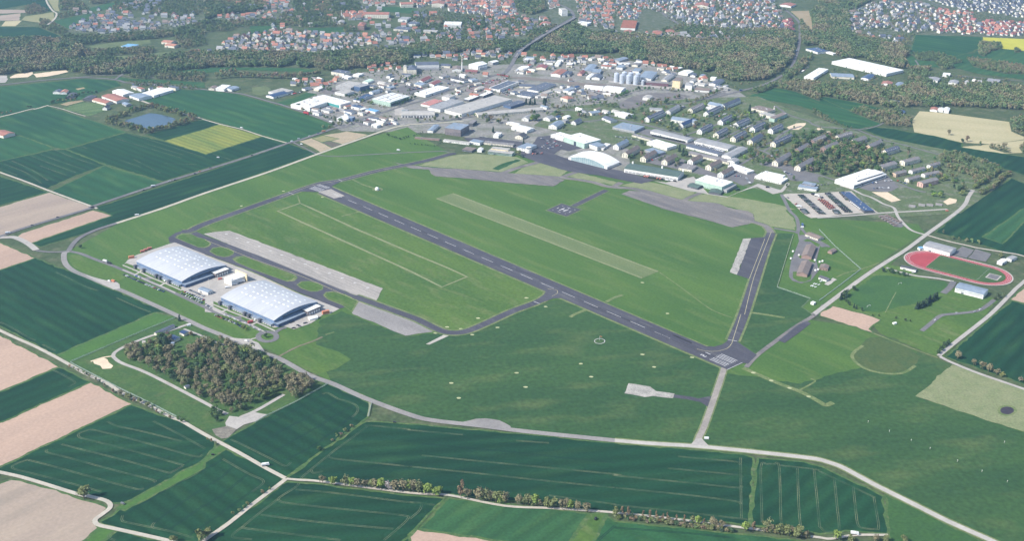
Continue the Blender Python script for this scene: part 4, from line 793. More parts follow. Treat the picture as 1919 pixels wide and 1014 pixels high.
HALL = [  # sheet, eave corners left/near/right, eave height, roof, rise, wall, roof colour, window rows, name, label
 ('22','1440,330 1635,395 1720,335',12,'flat',0,'e','w',0,'hangar','white flat roofed hangar with pale green doors beside car park'),
 ('22','1320,312 1436,345 1500,312',8,'flat',0,'w','w',2,'office_building','white annex at the left end of the flat roofed hangar'),
 ('22','1640,385 1755,425 1790,392',9,'flat',0,'w','B',2,'office_building','white annex at the right end of the flat roofed hangar'),
 ('22','1775,428 1812,442 1878,397',4,'flat',0,'w','w',0,'shed','small white shed between the flat and the arched hangars'),
 ('24','90,628 590,708 632,655',9,'gable',3,'w','G',0,'workshop','very long white workshop with dark green roof on the apron'),
 ('24','755,735 1005,800 1092,750',12,'flat',0,'e','w',1,'hall','green walled hall with white roof at the apron corner'),
 ('24','680,788 775,812 802,780',4,'gable',2,'d','G',0,'shed','dark green tent shed left of the green walled hall'),
 ('24','885,843 990,866 1018,832',4,'gable',2,'d','G',0,'shed','dark green tent shed in front of the green walled hall'),
 ('24','1015,812 1050,832 1142,778',6,'flat',0,'g','g',1,'annex','grey annex along the right side of the green walled hall'),
 ('24','1060,602 1240,665 1283,640',5,'flat',0,'w','w',1,'low_building','long low white building behind the green walled hall'),
 ('24','1310,702 1560,757 1592,712',5,'flat',0,'w','w',1,'canteen','white canteen with raised clerestory above a small lawn'),
 ('24','1385,668 1572,708 1592,690',8,'flat',0,'w','w',0,'canteen','raised white upper hall behind the lawn canteen'),
 ('24','1715,800 1888,826 1908,800',5,'flat',0,'w','B',1,'clinic','low blue and white building above the vehicle park'),
 ('24','1752,768 1870,790 1885,768',7.5,'flat',0,'B','B',1,'clinic','blue grey upper block behind the low building near vehicle park'),
 ('24','160,312 335,360 348,345',4,'flat',0,'c','f',1,'workshop','low cream workshop with dark flat roof and parked lorries'),
 ('24','335,278 680,366 718,340',6,'gable',2,'w','g',1,'workshop','long pale grey roofed workshop behind a row of dark lorries'),
 ('24','300,380 490,436 536,396',7,'flat',0,'w','w',1,'workshop','pale flat workshop below the row of dark lorries'),
 ('24','745,370 1060,446 1116,410',5,'gable',2,'w','g',1,'workshop','long grey roofed store above the white vans'),
 ('24','670,418 965,494 986,470',5,'gable',2,'w','b',1,'workshop','long blue roofed garage below the white vans'),
 ('24','680,482 1070,572 1090,548',5,'gable',1.5,'c','f',1,'workshop','lowest of the long workshops, cream with brown roof'),
 ('24','1030,490 1088,522 1243,442',7,'gable',3,'w','g',1,'workshop','white gabled hall set across the ends of long workshops'),
 ('24','1070,545 1122,568 1167,545',8,'gable',3,'w','g',2,'gatehouse','small white gabled gatehouse with tower by the workshops'),
 ('24','-20,238 185,278 272,232',6,'flat',0,'g','B',1,'workshop','blue grey roofed workshop left of the long workshops'),
 ('24','0,115 100,142 147,112',6,'gable',2,'w','w',1,'store','white roofed store at the upper end of the barracks street'),
 ('24','325,72 445,78 452,62',6,'flat',0,'w','g',1,'store','narrow white store among trees above the barracks'),
 ('24','1270,58 1430,98 1492,72',6,'flat',0,'c','n',1,'school','brown roofed school wing beside a lone fir'),
 ('24','1345,112 1460,142 1485,118',6,'flat',0,'c','c',1,'school','pale school wing beside the green sided gym'),
 ('24','1450,150 1497,162 1618,112',9,'flat',0,'e','n',0,'gymnasium','green sided gym with brown roof behind the barracks'),
 ('24','525,165 745,198 765,172',8,'gable',4,'w','B',2,'barracks','pale barracks block set crosswise to the other rows'),
 ('24','870,22 1000,50 1015,28',8,'gable',4,'w','B',2,'barracks','white barracks block set crosswise at the top of the rows'),
 ('24','845,60 922,72 930,58',5,'flat',0,'w','w',1,'low_building','low white link building between upper barracks'),
 ('24','610,612 720,642 772,602',5,'flat',0,'c','f',1,'low_building','low building with dark flat roof beside grey blocks'),
 ('24','280,452 400,492 446,462',5,'flat',0,'g','B',1,'low_building','low blue grey building between grey gabled blocks'),
 ('25','172,725 325,786 632,680',8,'flat',0,'w','w',0,'hall','big white flat hall with dark window band at right'),
 ('25','255,715 352,742 605,665',11.5,'flat',0,'w','w',0,'hall','raised white roof of the big flat hall at right'),
 ('22','335,242 475,266 556,218',16,'flat',0,'B','B',3,'office_building','tall brown cube shaped block with blue grey roof'),
 ('22','310,362 555,392 566,380',4,'flat',0,'w','c',1,'low_building','long low cream wing below the tall brown cube'),
 ('22','560,372 655,388 682,366',6,'flat',0,'w','B',1,'low_building','white building at the end of the cream wing'),
 ('22','690,385 965,412 1000,396',4,'flat',0,'c','f',1,'low_building','long low dark roofed building behind the green tan terminal'),
 ('22','730,465 955,492 985,470',6,'flat',0,'e','c',1,'terminal','tan and green terminal building with terraces'),
 ('22','760,440 920,458 945,440',8.5,'flat',0,'y','c',1,'terminal','upper tan storey of the terraced terminal'),
 ('22','490,448 580,462 640,440',4,'flat',0,'d','n',0,'shed','dark brown shed left of the terraced terminal'),
 ('22','635,450 672,458 690,438',5,'gable',2,'w','w',0,'hut','small white hut left of the terraced terminal'),
 ('22','990,432 1095,448 1188,408',7,'flat',0,'w','B',2,'office_building','white building with round end, the tower office'),
 ('22','950,242 1095,276 1168,250',6,'gable',2,'w','w',1,'hall','white roofed hall among lawns above the car park'),
 ('22','780,316 830,322 862,292',6,'flat',0,'w','w',0,'shed','white open shed on the lawn above the car park'),
 ('22','1010,310 1055,335 1100,310',6,'gable',4,'c','d',2,'villa','cream villa with dark roof at the car park'),
 ('22','1060,150 1110,166 1155,140',6,'gable',4,'w','g',2,'villa','white villa beside the big bright tree'),
 ('22','1320,212 1375,236 1445,195',8,'gable',4,'w','B',2,'villa','large white villa with blue grey roof on the green'),
 ('22','1520,186 1555,200 1612,172',6,'gable',4,'w','b',2,'villa','white villa with dark blue roof left of the barracks'),
 ('22','1250,152 1310,166 1358,146',6,'gable',4,'w','g',2,'villa','white villa at the edge of the trees'),
 ('22','1798,150 1880,182 1925,165',6,'gable',3,'w','b',1,'store','white store with blue roof at the barracks street'),
 ('22','170,266 216,276 276,222',5,'gable',1.5,'w','B',0,'shed','long grey roofed shed left of the tall brown cube'),
 ('22','555,196 590,206 628,176',8,'flat',0,'d','f',1,'shed','dark annex behind the tall brown cube'),
 ('22','45,338 275,356 290,348',3,'flat',0,'r','n',0,'shed','very long thin reddish shed on the grass'),
 ('a','70,618 385,690 705,580',9,'flat',0,'w','w',0,'warehouse','huge white roofed warehouse at the field corner, left wing'),
 ('a','440,503 935,630 1115,575',9.7,'flat',0,'w','w',0,'warehouse','huge white roofed warehouse, right wing with dark end wall'),
 ('a','1545,515 1830,590 2176,475',11,'flat',0,'e','w',1,'warehouse','white striped roof warehouse with green walls'),
 ('a','1190,287 1290,317 1462,272',13,'flat',0,'b','g',3,'office_building','office block with blue striped glass front'),
 ('a','890,282 1120,332 1330,238',8.5,'flat',0,'g','c',0,'warehouse','grey flat hall behind the blue glass office'),
 ('a','870,395 1010,440 1190,385',6,'flat',0,'w','c',1,'showroom','cream roofed showroom below the blue glass office'),
 ('a','1200,525 1280,556 1522,452',5,'flat',0,'w','s',0,'shop','narrow white shop with solar roof beside the hedges'),
 ('a','880,872 1040,902 1150,852',7,'flat',0,'w','w',2,'showroom','white and blue showroom by the roundabout'),
 ('a','1000,792 1060,806 1092,790',12,'flat',0,'w','B',2,'showroom','white upper tower of the showroom by the roundabout'),
 ('a','1092,850 1150,872 1202,846',8.5,'flat',0,'b','B',0,'showroom','blue side block of the showroom by the roundabout'),
 ('a','1385,718 1560,758 1612,728',5,'flat',0,'w','l',0,'canopy_hall','bright light blue canopy roof in the industrial estate'),
 ('a','770,34 1000,72 1072,26',9,'flat',0,'c','b',1,'warehouse','blue roofed warehouse at the foot of the riverside trees'),
 ('a','970,112 1070,146 1116,120',5,'flat',0,'w','w',0,'store','white store under the blue roofed warehouse'),
 ('a','1200,76 1262,106 1352,72',5,'flat',0,'w','w',0,'store','white store beside the riverside trees'),
 ('a','1360,206 1430,232 1536,188',5,'arch',2,'w','m',0,'store','pale mint green arched roof store'),
 ('a','1600,226 1720,252 1792,236',5,'gable',2,'w','c',0,'store','cream store right of the mint green roof'),
 ('a','1810,182 1842,194 1902,152',4,'flat',0,'w','w',0,'store','small white store near the railway hedge'),
 ('a','1490,985 1590,1010 1640,980',6,'flat',0,'w','w',1,'workshop','white workshop beside a row of crimson vehicles'),
 ('11','600,855 700,880 826,845',5,'flat',0,'w','c',0,'workshop','cream workshop by the oval paddock'),
 ('11','580,888 640,906 780,868',5,'gable',2,'w','s',0,'workshop','solar roofed workshop by the oval paddock'),
 ('11','125,812 180,832 242,796',7,'flat',0,'w','w',0,'workshop','white workshop on the bend of the road'),
 ('11','200,822 250,838 322,815',5,'gable',2,'w','B',0,'workshop','blue grey workshop on the bend of the road'),
 ('11','50,815 85,828 122,805',5,'gable',2,'c','n',0,'barn','brown barn on the bend of the road'),
 ('b','200,250 350,264 362,200',14,'hip',6,'c','b',3,'factory','old cream factory with steep slate roof'),
 ('b','140,205 190,210 202,190',19,'hip',3,'c','c',0,'tower','slim cream tower beside the old factory'),
 ('b','345,185 725,178 735,130',10,'gable',3,'w','b',1,'factory','long white factory with dark blue roof'),
 ('b','362,245 725,240 730,215',6,'flat',0,'g','g',1,'factory','grey front wing of the long white factory'),
 ('b','740,196 900,202 906,168',6,'gable',2,'c','b',0,'factory','small blue roofed wing right of the long factory'),
 ('b','1190,178 1360,205 1512,165',12,'gable',4,'w','w',1,'brewery','big white gabled hall beside the steel tanks'),
 ('b','935,262 1090,264 1096,210',7,'gable',3,'w','n',1,'factory','brown roofed hall at the foot of the chimney'),
 ('b','1150,292 1345,297 1352,268',5,'gable',2,'r','k',0,'factory','dark red roofed wing below the white gabled hall'),
 ('b','405,430 460,462 602,392',6,'gable',4,'w','k',0,'barn','crimson roofed barn by the car dealer'),
 ('b','580,480 640,512 762,455',5,'gable',3,'w','k',0,'barn','second crimson roofed barn by the car dealer'),
 ('b','310,495 430,524 524,490',6,'gable',2,'c','B',0,'store','blue roofed store by the car dealer'),
 ('b','345,635 500,682 890,557',6,'flat',0,'w','w',0,'shop','long narrow white shop row by the car dealer'),
 ('b','910,405 1130,452 1192,430',6,'flat',0,'w','d',1,'shop','white edged shop with dark roof at the street corner'),
 ('b','1180,420 1260,440 1360,425',5,'flat',0,'w','B',0,'shop','blue roofed shop at the street corner'),
 ('b','1580,548 1720,592 2015,475',7,'flat',0,'w','b',1,'supermarket','supermarket with dark roof panels by the reddish car park'),
 ('b','1400,672 1445,694 1602,630',6,'flat',0,'d','w',0,'store','white flat store in front of the supermarket'),
 ('b','1215,672 1350,692 1376,668',5,'gable',3,'c','r',0,'store','red gabled store between the flat roofs'),
 ('b','1125,742 1212,758 1372,698',5,'flat',0,'d','w',0,'store','cream flat store below the red gabled store'),
 ('b','785,695 890,722 990,682',9,'flat',0,'w','c',0,'store','square cream block on the grey factory roof edge'),
 ('b','440,818 570,852 792,772',5,'flat',0,'w','q',0,'warehouse','brick red flat roofed warehouse'),
 ('b','550,872 740,917 1122,778',7,'flat',0,'w','g',0,'warehouse','large grey flat roofed warehouse in the estate middle'),
 ('b','850,908 1092,988 1912,748',8,'flat',0,'w','c',0,'warehouse','the longest grey beige flat roofed warehouse'),
 ('22','-80,128 232,126 248,88',6,'arch',4,'w','c',0,'warehouse','cream barrel roofed hall with row of dark doors'),
 ('21','1845,82 1895,86 1912,76',8,'flat',0,'t','g',0,'kiosk','teal square block at the end of cream barrel hall'),
 ('c','20,842 150,868 402,792',6,'flat',0,'b','b',0,'warehouse','dark blue roofed warehouse beside dark conifers'),
 ('22','612,104 640,128 1252,76',6,'gable',2,'c','c',1,'old_hangar','very long old cream building with faded roof'),
 ('c','290,532 545,542 572,508',5,'gable',2,'c','b',0,'store','dark blue roofed store below the railway, left one'),
 ('c','440,572 600,614 892,500',5,'flat',0,'w','b',1,'store','long dark blue roofed store below the railway'),
 ('c','300,648 480,706 602,645',5,'flat',0,'w','b',1,'store','white walled store with dark blue roof and forecourt'),
 ('c','160,622 212,642 272,622',5,'hip',3,'w','b',0,'store','small dark blue hipped house by the warehouse'),
 ('c','560,692 592,704 832,615',4,'flat',0,'w','c',0,'store','narrow beige strip building between yards'),
 ('c','1040,582 1090,612 1202,562',6,'flat',0,'w','B',0,'store','blue grey hall by the pale lorry yard'),
 ('c','1350,538 1648,568 1660,538',7,'gable',2,'w','w',0,'warehouse','long white hall beside the railway'),
 ('c','1655,578 1954,614 2045,558',7,'gable',2.5,'w','w',0,'warehouse','wide white hall left of the silver silos yard'),
 ('c','820,322 960,348 1072,275',7,'gable',3,'w','r',0,'warehouse','red roofed hall above the railway sidings'),
 ('c','992,350 1040,362 1102,292',5,'arch',2,'g','b',0,'store','grey barrel shed beside the red roofed hall'),
 ('c','1062,336 1112,348 1164,302',5,'arch',2,'g','b',0,'store','second grey barrel shed beside the red roofed hall'),
 ('c','1345,268 1470,292 1562,185',6,'gable',2,'g','B',0,'warehouse','blue grey roofed warehouse above the railway'),
 ('c','1482,288 1610,312 1642,255',6,'flat',0,'g','B',0,'warehouse','smaller blue grey warehouse above the railway'),
 ('c','1390,382 1440,397 1512,335',5,'gable',1.5,'w','w',0,'store','white ribbed shed above the railway'),
 ('c','1480,382 1602,402 1652,345',6,'gable',3,'w','b',0,'store','blue roofed shed with a dark doorway above the railway'),
 ('c','1250,322 1312,337 1382,285',5,'gable',3,'p','k',0,'store','pink gabled shed above the railway'),
 ('c','965,715 1080,748 1172,720',8,'hip',5,'c','r',2,'villa','large cream villa with red hipped roof in green gardens'),
 ('c','570,222 720,242 762,195',5,'gable',3,'c','k',0,'store','dark red roofed store right of the bridge ramp'),
 ('c','280,228 380,252 452,218',5,'gable',2,'w','w',0,'store','white roofed store right of the bridge ramp'),
 ('d','500,388 700,414 802,305',8,'gable',2,'w','B',0,'warehouse','blue grey hall behind the silver silos'),
 ('d','870,427 960,442 1082,350',6,'gable',3,'c','g',0,'store','grey roofed barn right of the silver silos'),
 ('d','1160,302 1300,332 1396,292',6,'gable',3,'w','w',0,'warehouse','white peaked hall at the edge of the woods'),
 ('d','1340,352 1420,362 1452,332',5,'gable',2,'w','b',0,'store','small blue roofed house by the white peaked hall'),
 ('d','590,466 980,492 1002,468',8,'gable',2,'m','f',0,'warehouse','long maroon sided shed right of the silver silos'),
 ('d','1050,440 1176,452 1226,405',20,'flat',0,'y','n',0,'grain_tower','tall cream grain tower with brown top'),
 ('d','1255,512 1370,522 1388,482',13,'hip',4,'w','g',0,'grain_tower','white grain tower with grey silos at its side'),
 ('d','1420,592 1650,608 1692,572',5,'gable',3,'w','n',0,'store','brown roofed store at the end of the silo yard'),
 ('d','1670,472 1760,502 1902,432',6,'gable',2,'w','b',0,'store','blue roofed store by the highway at the silo yard'),
 ('d','1665,396 1752,406 1776,386',8,'flat',0,'w','w',0,'store','white block by the highway at the silo yard'),
 ('d','135,217 230,232 282,188',7,'flat',0,'w','B',1,'office_building','small white office with blue roof above the silos'),
 ('d','400,278 500,292 545,245',5,'flat',0,'w','B',0,'store','pale blue roofed store above the silos'),
 ('d','75,105 180,122 330,75',6,'gable',2,'g','B',0,'store','blue grey roofed store near the wood edge'),
 ('15','120,574 630,690 706,634',8,'flat',0,'w','w',1,'warehouse','very long white hall beside the woods at upper right'),
 ('14','1780,712 1862,730 2000,645',7,'flat',0,'w','w',0,'warehouse','white hall left of the very long white hall'),
 ('14','1790,452 1900,486 1962,462',6,'flat',0,'w','s',0,'store','white store with solar panels beside the highway'),
 ('15','20,470 130,503 150,494',4,'flat',0,'w','w',0,'store','narrow white shed beside the highway store'),
 ('15','118,712 330,722 352,692',6,'gable',2,'c','B',0,'store','blue roofed works below the very long white hall'),
 ('15','400,722 462,737 526,702',6,'gable',2,'w','s',0,'store','solar roofed store below the very long white hall'),
 ('15','580,782 672,792 692,768',7,'gable',3,'w','r',2,'villa','white villa with red roof by the wood at upper right'),
 ('15','690,806 752,812 796,775',6,'gable',2,'g','B',0,'barn','blue grey barn beside the red roofed villa at upper right'),
 ('15','1160,690 1222,704 1232,684',6,'flat',0,'w','w',0,'store','white box shed on the upper right meadow'),
 ('15','1005,738 1110,755 1135,730',5,'gable',2,'w','g',0,'store','grey roofed works on the upper right meadow'),
 ('15','1215,765 1290,780 1310,755',5,'gable',2,'w','g',0,'store','grey roofed shed near the white dome'),
 ('15','1570,750 1680,770 1700,745',5,'flat',0,'g','g',0,'store','long grey clarifier shed near the white dome'),
 ('15','640,945 740,965 760,945',5,'flat',0,'g','b',0,'store','flat dark shed among trees at upper right'),
 ('25','1040,70 1105,82 1118,60',5,'gable',2,'w','r',0,'stable','red roofed stable above the straw field'),
 ('25','1110,75 1160,85 1175,65',5,'gable',2,'w','w',0,'stable','white stable above the straw field'),
 ('25','1170,80 1215,90 1225,60',6,'gable',2,'w','w',0,'stable','white gabled shed above the straw field'),
 ('25','745,95 790,108 808,90',4,'gable',2,'w','s',0,'shed','small blue roofed shed beside the straw field lane'),
 ('10','860,932 990,967 1022,940',5,'gable',2.5,'c','r',0,'barn','red roofed barn of the farm, lower one'),
 ('10','950,897 1090,947 1162,908',6,'gable',2.5,'w','r',0,'barn','biggest red roofed barn of the farm'),
 ('10','805,907 860,927 906,897',5,'gable',2.5,'d','d',0,'barn','dark roofed barn left of the red farm barns'),
 ('10','1050,850 1150,887 1232,858',6,'gable',2,'w','w',0,'warehouse','white hall behind the red farm barns'),
 ('10','1350,862 1440,893 1622,838',6,'gable',2,'w','w',0,'warehouse','large white and blue roofed hall right of the farm'),
 ('10','1210,892 1300,922 1392,888',6,'gable',2,'w','B',0,'warehouse','blue grey hall right of the red farm barns'),
 ('10','970,1002 1000,1012 1030,992',5,'gable',4,'w','d',0,'villa','white farmhouse with dark roof below the red barns'),
 ('10','1140,965 1180,982 1205,962',4,'gable',2,'g','B',0,'shed','little grey shed at the farm corner'),
 ('10','510,850 560,862 592,842',5,'gable',3,'w','b',0,'barn','dark roofed barn of the lone farmstead'),
 ('10','575,852 622,864 642,842',5,'gable',3,'w','o',0,'villa','orange roofed house of the lone farmstead'),
 ('10','640,888 690,908 722,868',4,'gable',1.5,'d','d',0,'shed','low dark shed of the lone farmstead'),
 ('20','-70,292 30,322 117,288',6,'gable',3,'c','r',0,'barn','red roofed barn at the left edge amid fields'),
 ('11','1495,130 1720,134 1742,112',13,'gable',4,'c','r',3,'school','long red roofed school block in the old town'),
 ('11','1835,38 1950,36 1962,16',12,'gable',4,'c','r',2,'school','red roofed block at the top of the old town'),
 ('11','1435,228 1490,238 1512,210',15,'hip',5,'r','r',3,'town_house','tall dark red gabled house in the town'),
 ('11','1815,172 1890,182 1930,158',9,'flat',0,'w','g',2,'school','white flat roofed school left of the bridge'),
 ('11','1765,268 1900,278 1932,252',6,'flat',0,'c','b',1,'school','blue roofed low school left of the bridge'),
 ('11','1240,205 1290,210 1310,190',6,'gable',3,'w','c',0,'villa','pale house by the white tower in the town'),
 ('12','318,225 478,229 486,202',12,'flat',0,'w','w',3,'hospital','large white square block in the town trees'),
 ('12','120,290 250,296 258,280',6,'flat',0,'c','c',1,'school','flat beige school wing in the town'),
 ('12','-20,215 60,225 95,205',8,'flat',0,'w','b',2,'school','blue roofed school wing in the town'),
 ('12','1395,72 1425,92 1460,78',21,'flat',0,'w','c',4,'apartment_block','tall pale apartment tower by the bridge road'),
 ('12','1060,175 1112,180 1120,162',11,'hip',4,'c','r',2,'town_house','tall red hipped house left of the bridge'),
 ('12','1230,215 1310,222 1320,205',7,'gable',3,'w','r',1,'town_house','long red roofed white house left of the bridge'),
 ('12','205,30 320,35 330,10',12,'gable',4,'c','r',2,'town_house','big red roofed cream house at the top edge'),
 ('12','870,40 940,50 955,30',12,'hip',5,'c','r',2,'town_house','big red hipped town house at the top edge'),
 ('12','1565,210 1660,222 1690,205',8,'flat',0,'w','w',1,'apartment_block','white flat block right of the bridge head'),
 ('14','55,258 190,264 212,190',7,'saw',2.5,'w','r',0,'factory','wide red saw tooth roofed factory in the upper town'),
 ('14','350,308 438,312 445,290',6,'gable',2.5,'w','r',0,'store','red roofed hall among trees, left of a pair'),
 ('14','470,300 555,304 562,282',6,'gable',2.5,'w','r',0,'store','red roofed hall among trees, right of a pair'),
 ('14','80,300 150,305 168,284',6,'gable',3,'w','r',0,'store','red roofed hall under the saw tooth factory'),
 ('14','750,45 870,55 885,30',9,'gable',4,'c','r',2,'apartment_block','long red roofed block at the top edge'),
 ('14','1560,35 1650,55 1700,35',6,'gable',3,'w','r',0,'store','red roofed hall by the tan field and woods'),
 ('10','1150,425 1230,440 1300,415',6,'flat',0,'l' if False else 'w','l',0,'swimming_hall','pale blue roofed pool hall by the river'),
 ('10','1510,390 1600,398 1630,378',6,'gable',3,'c','o',0,'barn','orange roofed hall by the pool'),
 ('10','1540,420 1630,430 1658,410',6,'gable',3,'c','o',0,'barn','second orange roofed hall by the pool'),
 ('h','355,442 490,502 558,338',5,'gable',3.2,'r','n',0,'munition_shed','brown roofed shed with dark right side, upper of two'),
 ('h','288,692 425,767 497,585',5,'gable',3.2,'r','n',0,'munition_shed','brown roofed shed with dark right side, lower of two'),
 ('h','395,152 588,226 655,188',4,'gable',2,'c','n',1,'shed','long brown roofed shed above the two brown sheds'),
 ('h','735,408 800,428 870,388',4,'gable',2,'r','n',0,'shed','small brown shed with blue door at right'),
 ('h','612,652 735,678 757,625',4,'gable',2,'r','n',1,'shed','small brown brick shed with red windows'),
 ('h','598,802 715,842 752,815',4,'gable',2,'w','d',1,'shed','white walled shed by the pale slab'),
 ('35','975,352 1225,418 1277,372',8,'gable',2,'w','g',1,'sports_hall','white hall with grey roof behind the running track'),
 ('35','1275,745 1540,812 1605,768',8,'gable',2,'w','B',0,'sports_hall','white hall with blue roof below the running track'),
 ('35','1662,502 1715,514 1762,488',5,'gable',1.5,'w','w',0,'store','white shed right of the running track'),
 ('35','1750,468 1802,482 1856,458',5,'flat',0,'w','g',1,'store','grey flat shed right of the running track'),
 ('35','760,550 905,582 918,568',4,'flat',0,'w','d',0,'grandstand','small dark roofed stand at the track curve'),
 ('35','910,368 945,378 985,372',4,'flat',0,'w','l',0,'shed','white and blue hut by the track hall'),
 ('40','1445,166 1466,178 1636,103',4,'gable',1.2,'c','b',0,'shed','long narrow blue roofed shed by the copse gate'),
 ('40','1575,212 1636,237 1690,215',4,'gable',1.2,'c','s',0,'shed','blue roofed shed at the copse, larger one'),
 ('40','1680,165 1722,182 1762,160',4,'gable',1.2,'c','s',0,'shed','blue roofed shed at the copse, smaller one'),
 ('40','1715,672 1740,682 1775,668',3,'gable',1,'c','b',0,'hut','tiny hut at the wood edge of the copse'),
 ('g','1082,242 1440,522 1566,508',5,'flat',0,'d','s',0,'carport','long navy blue carport at the vehicle park'),
 ('e','1290,930 1455,990 1562,962',5,'gable',1,'w','B',1,'office_building','small grey roofed office between the two big hangars'),
 ('f','145,92 268,136 466,62',9,'flat',0,'w','w',0,'paint_shop','white flat hall between the two big hangars'),
 ('33','1830,885 1862,893 1882,883',3.5,'flat',0,'w','w',0,'hut','little white hut on a slab by the right road'),
 ('13','0,0 0,0 0,0',0,'',0,'','',0,'',''),
]
BL = []
for row in HALL:
    if not row[8]: continue
    t, s, h, rf, rise, wl, rm, rows, nm, lab = row
    BL.append(building(nm, lab, t, s, h, rf, rise, wl, rm, rows))
def find(lab): return next(b for b in BL if b[0]['label'].startswith(lab))
# glazed hangar doors and window bands
r_, L_, W_ = find('white flat roofed hangar')
for i in range(8):
    mb = MB(); mb.box(-L_/18, L_/18, -.08, .08, 0, 9.5); mb.obj('hangar_door', [paint('door_greenish', (.40,.52,.45)) if i != 3 else GLASS], r_, ((i-3.5)*L_/9, W_/2+.1, 0)); mb.obj('hangar_door', [paint('door_greenish', (.40,.52,.45)) if i != 3 else GLASS], r_, ((i-3.5)*L_/9, -W_/2-.1, 0))
for lab, z0, z1, m in (('big white flat hall', 3, 5.5, GLASS), ('raised white roof', 8.6, 10.6, GLASS), ('huge white roofed warehouse, right', .5, 7.5, WM['t']), ('white striped roof', 1, 7, WM['d']), ('white hall with blue', 4.5, 6.5, WM['s'])):
    r_, L_, W_ = find(lab)
    for sx in (-1, 1):
        mb = MB(); mb.box(-L_*.46, L_*.46, -.09, .09, z0, z1); mb.obj('window_band', [m], r_, (0, sx*(W_/2+.06), 0))
for k in range(5):   # stripes of the striped roof
    r_, L_, W_ = find('white striped roof'); mb = MB(); mb.box(-L_*.49, L_*.49, -.7, .7, 11.5, 12.2); mb.obj('roof_light', [RM['g'] if k % 2 else SKYL], r_, (0, (k-2)*W_/5.2, 0))
for k in range(9):
    r_, L_, W_ = find('huge white roofed warehouse at the field'); mb = MB(); mb.box(-.5, .5, -W_*.46, W_*.46, 9.5, 10); mb.obj('roof_light', [RM['c']], r_, ((k-4)*L_/9.5, 0, 0))
r_, L_, W_ = find('very long white workshop')
for k in range(14):
    mb = MB(); mb.box(-L_/34, L_/34, -.09, .09, 0, 5); 
    for sy in (-1, 1): mb.obj('workshop_door', [WM['g']], r_, ((k-6.5)*L_/14.3, sy*(W_/2+.08), 0))
for k in (-.49, -.1, .46):
    mb = MB(); mb.box(-1.5, 1.5, -1.5, 1.5, 0, 14); mb.obj('vent_tower', [WM['w']], r_, (k*L_, -W_/2+1.2 if True else 0, 0))
r_, L_, W_ = find('supermarket with dark')
mb = MB(); mb.box(-L_*.5, L_*.5, -1.2, 1.2, 7.5, 8.3)
for sy in (-1, 1): mb.obj('parapet', [WM['w']], r_, (0, sy*(W_/2-1.2), 0))
r_, L_, W_ = find('cream barrel')
for k in range(11):
    mb = MB(); mb.box(-2, 2, -.1, .1, .2, 4.4)
    for sy in (-1, 1): mb.obj('gate', [WM['d']], r_, ((k-5)*L_/11.4, sy*(W_/2+.1), 0))
r_, L_, W_ = find('white flat hall between')
mb = MB(); mb.box(-1, 1, -W_*.75, W_*.75, 0, 13.5); mb.obj('end_wall', [WM['y']], r_, (L_/2+1.2, 0, 0))
r_, L_, W_ = find('white building with round')
mb = MB(); mb.cyl(0, 0, 0, 9, 7.5, n=18); mb.cyl(0, 0, 9.01, 12, 5, n=18, m=1); mb.cyl(0, 0, 12.01, 12.5, 6, n=18)
pp = W1('22', 1112, 478); loc = Matrix.Rotation(-r_.rotation_euler.z, 3, 'Z') @ (pp-r_.location); mb.obj('control_tower', [WM['w'], GLASS], r_, (loc.x, loc.y, 0))
r_, L_, W_ = find('tan and green')
for k in range(2):
    mb = MB(); mb.box(-L_*.49, L_*.49, -.1, .1, 1.2+k*2.7, 2.7+k*2.7)
    for sy in (-1, 1): mb.obj('window_band', [GLASS], r_, (0, sy*(W_/2+.09), 0))
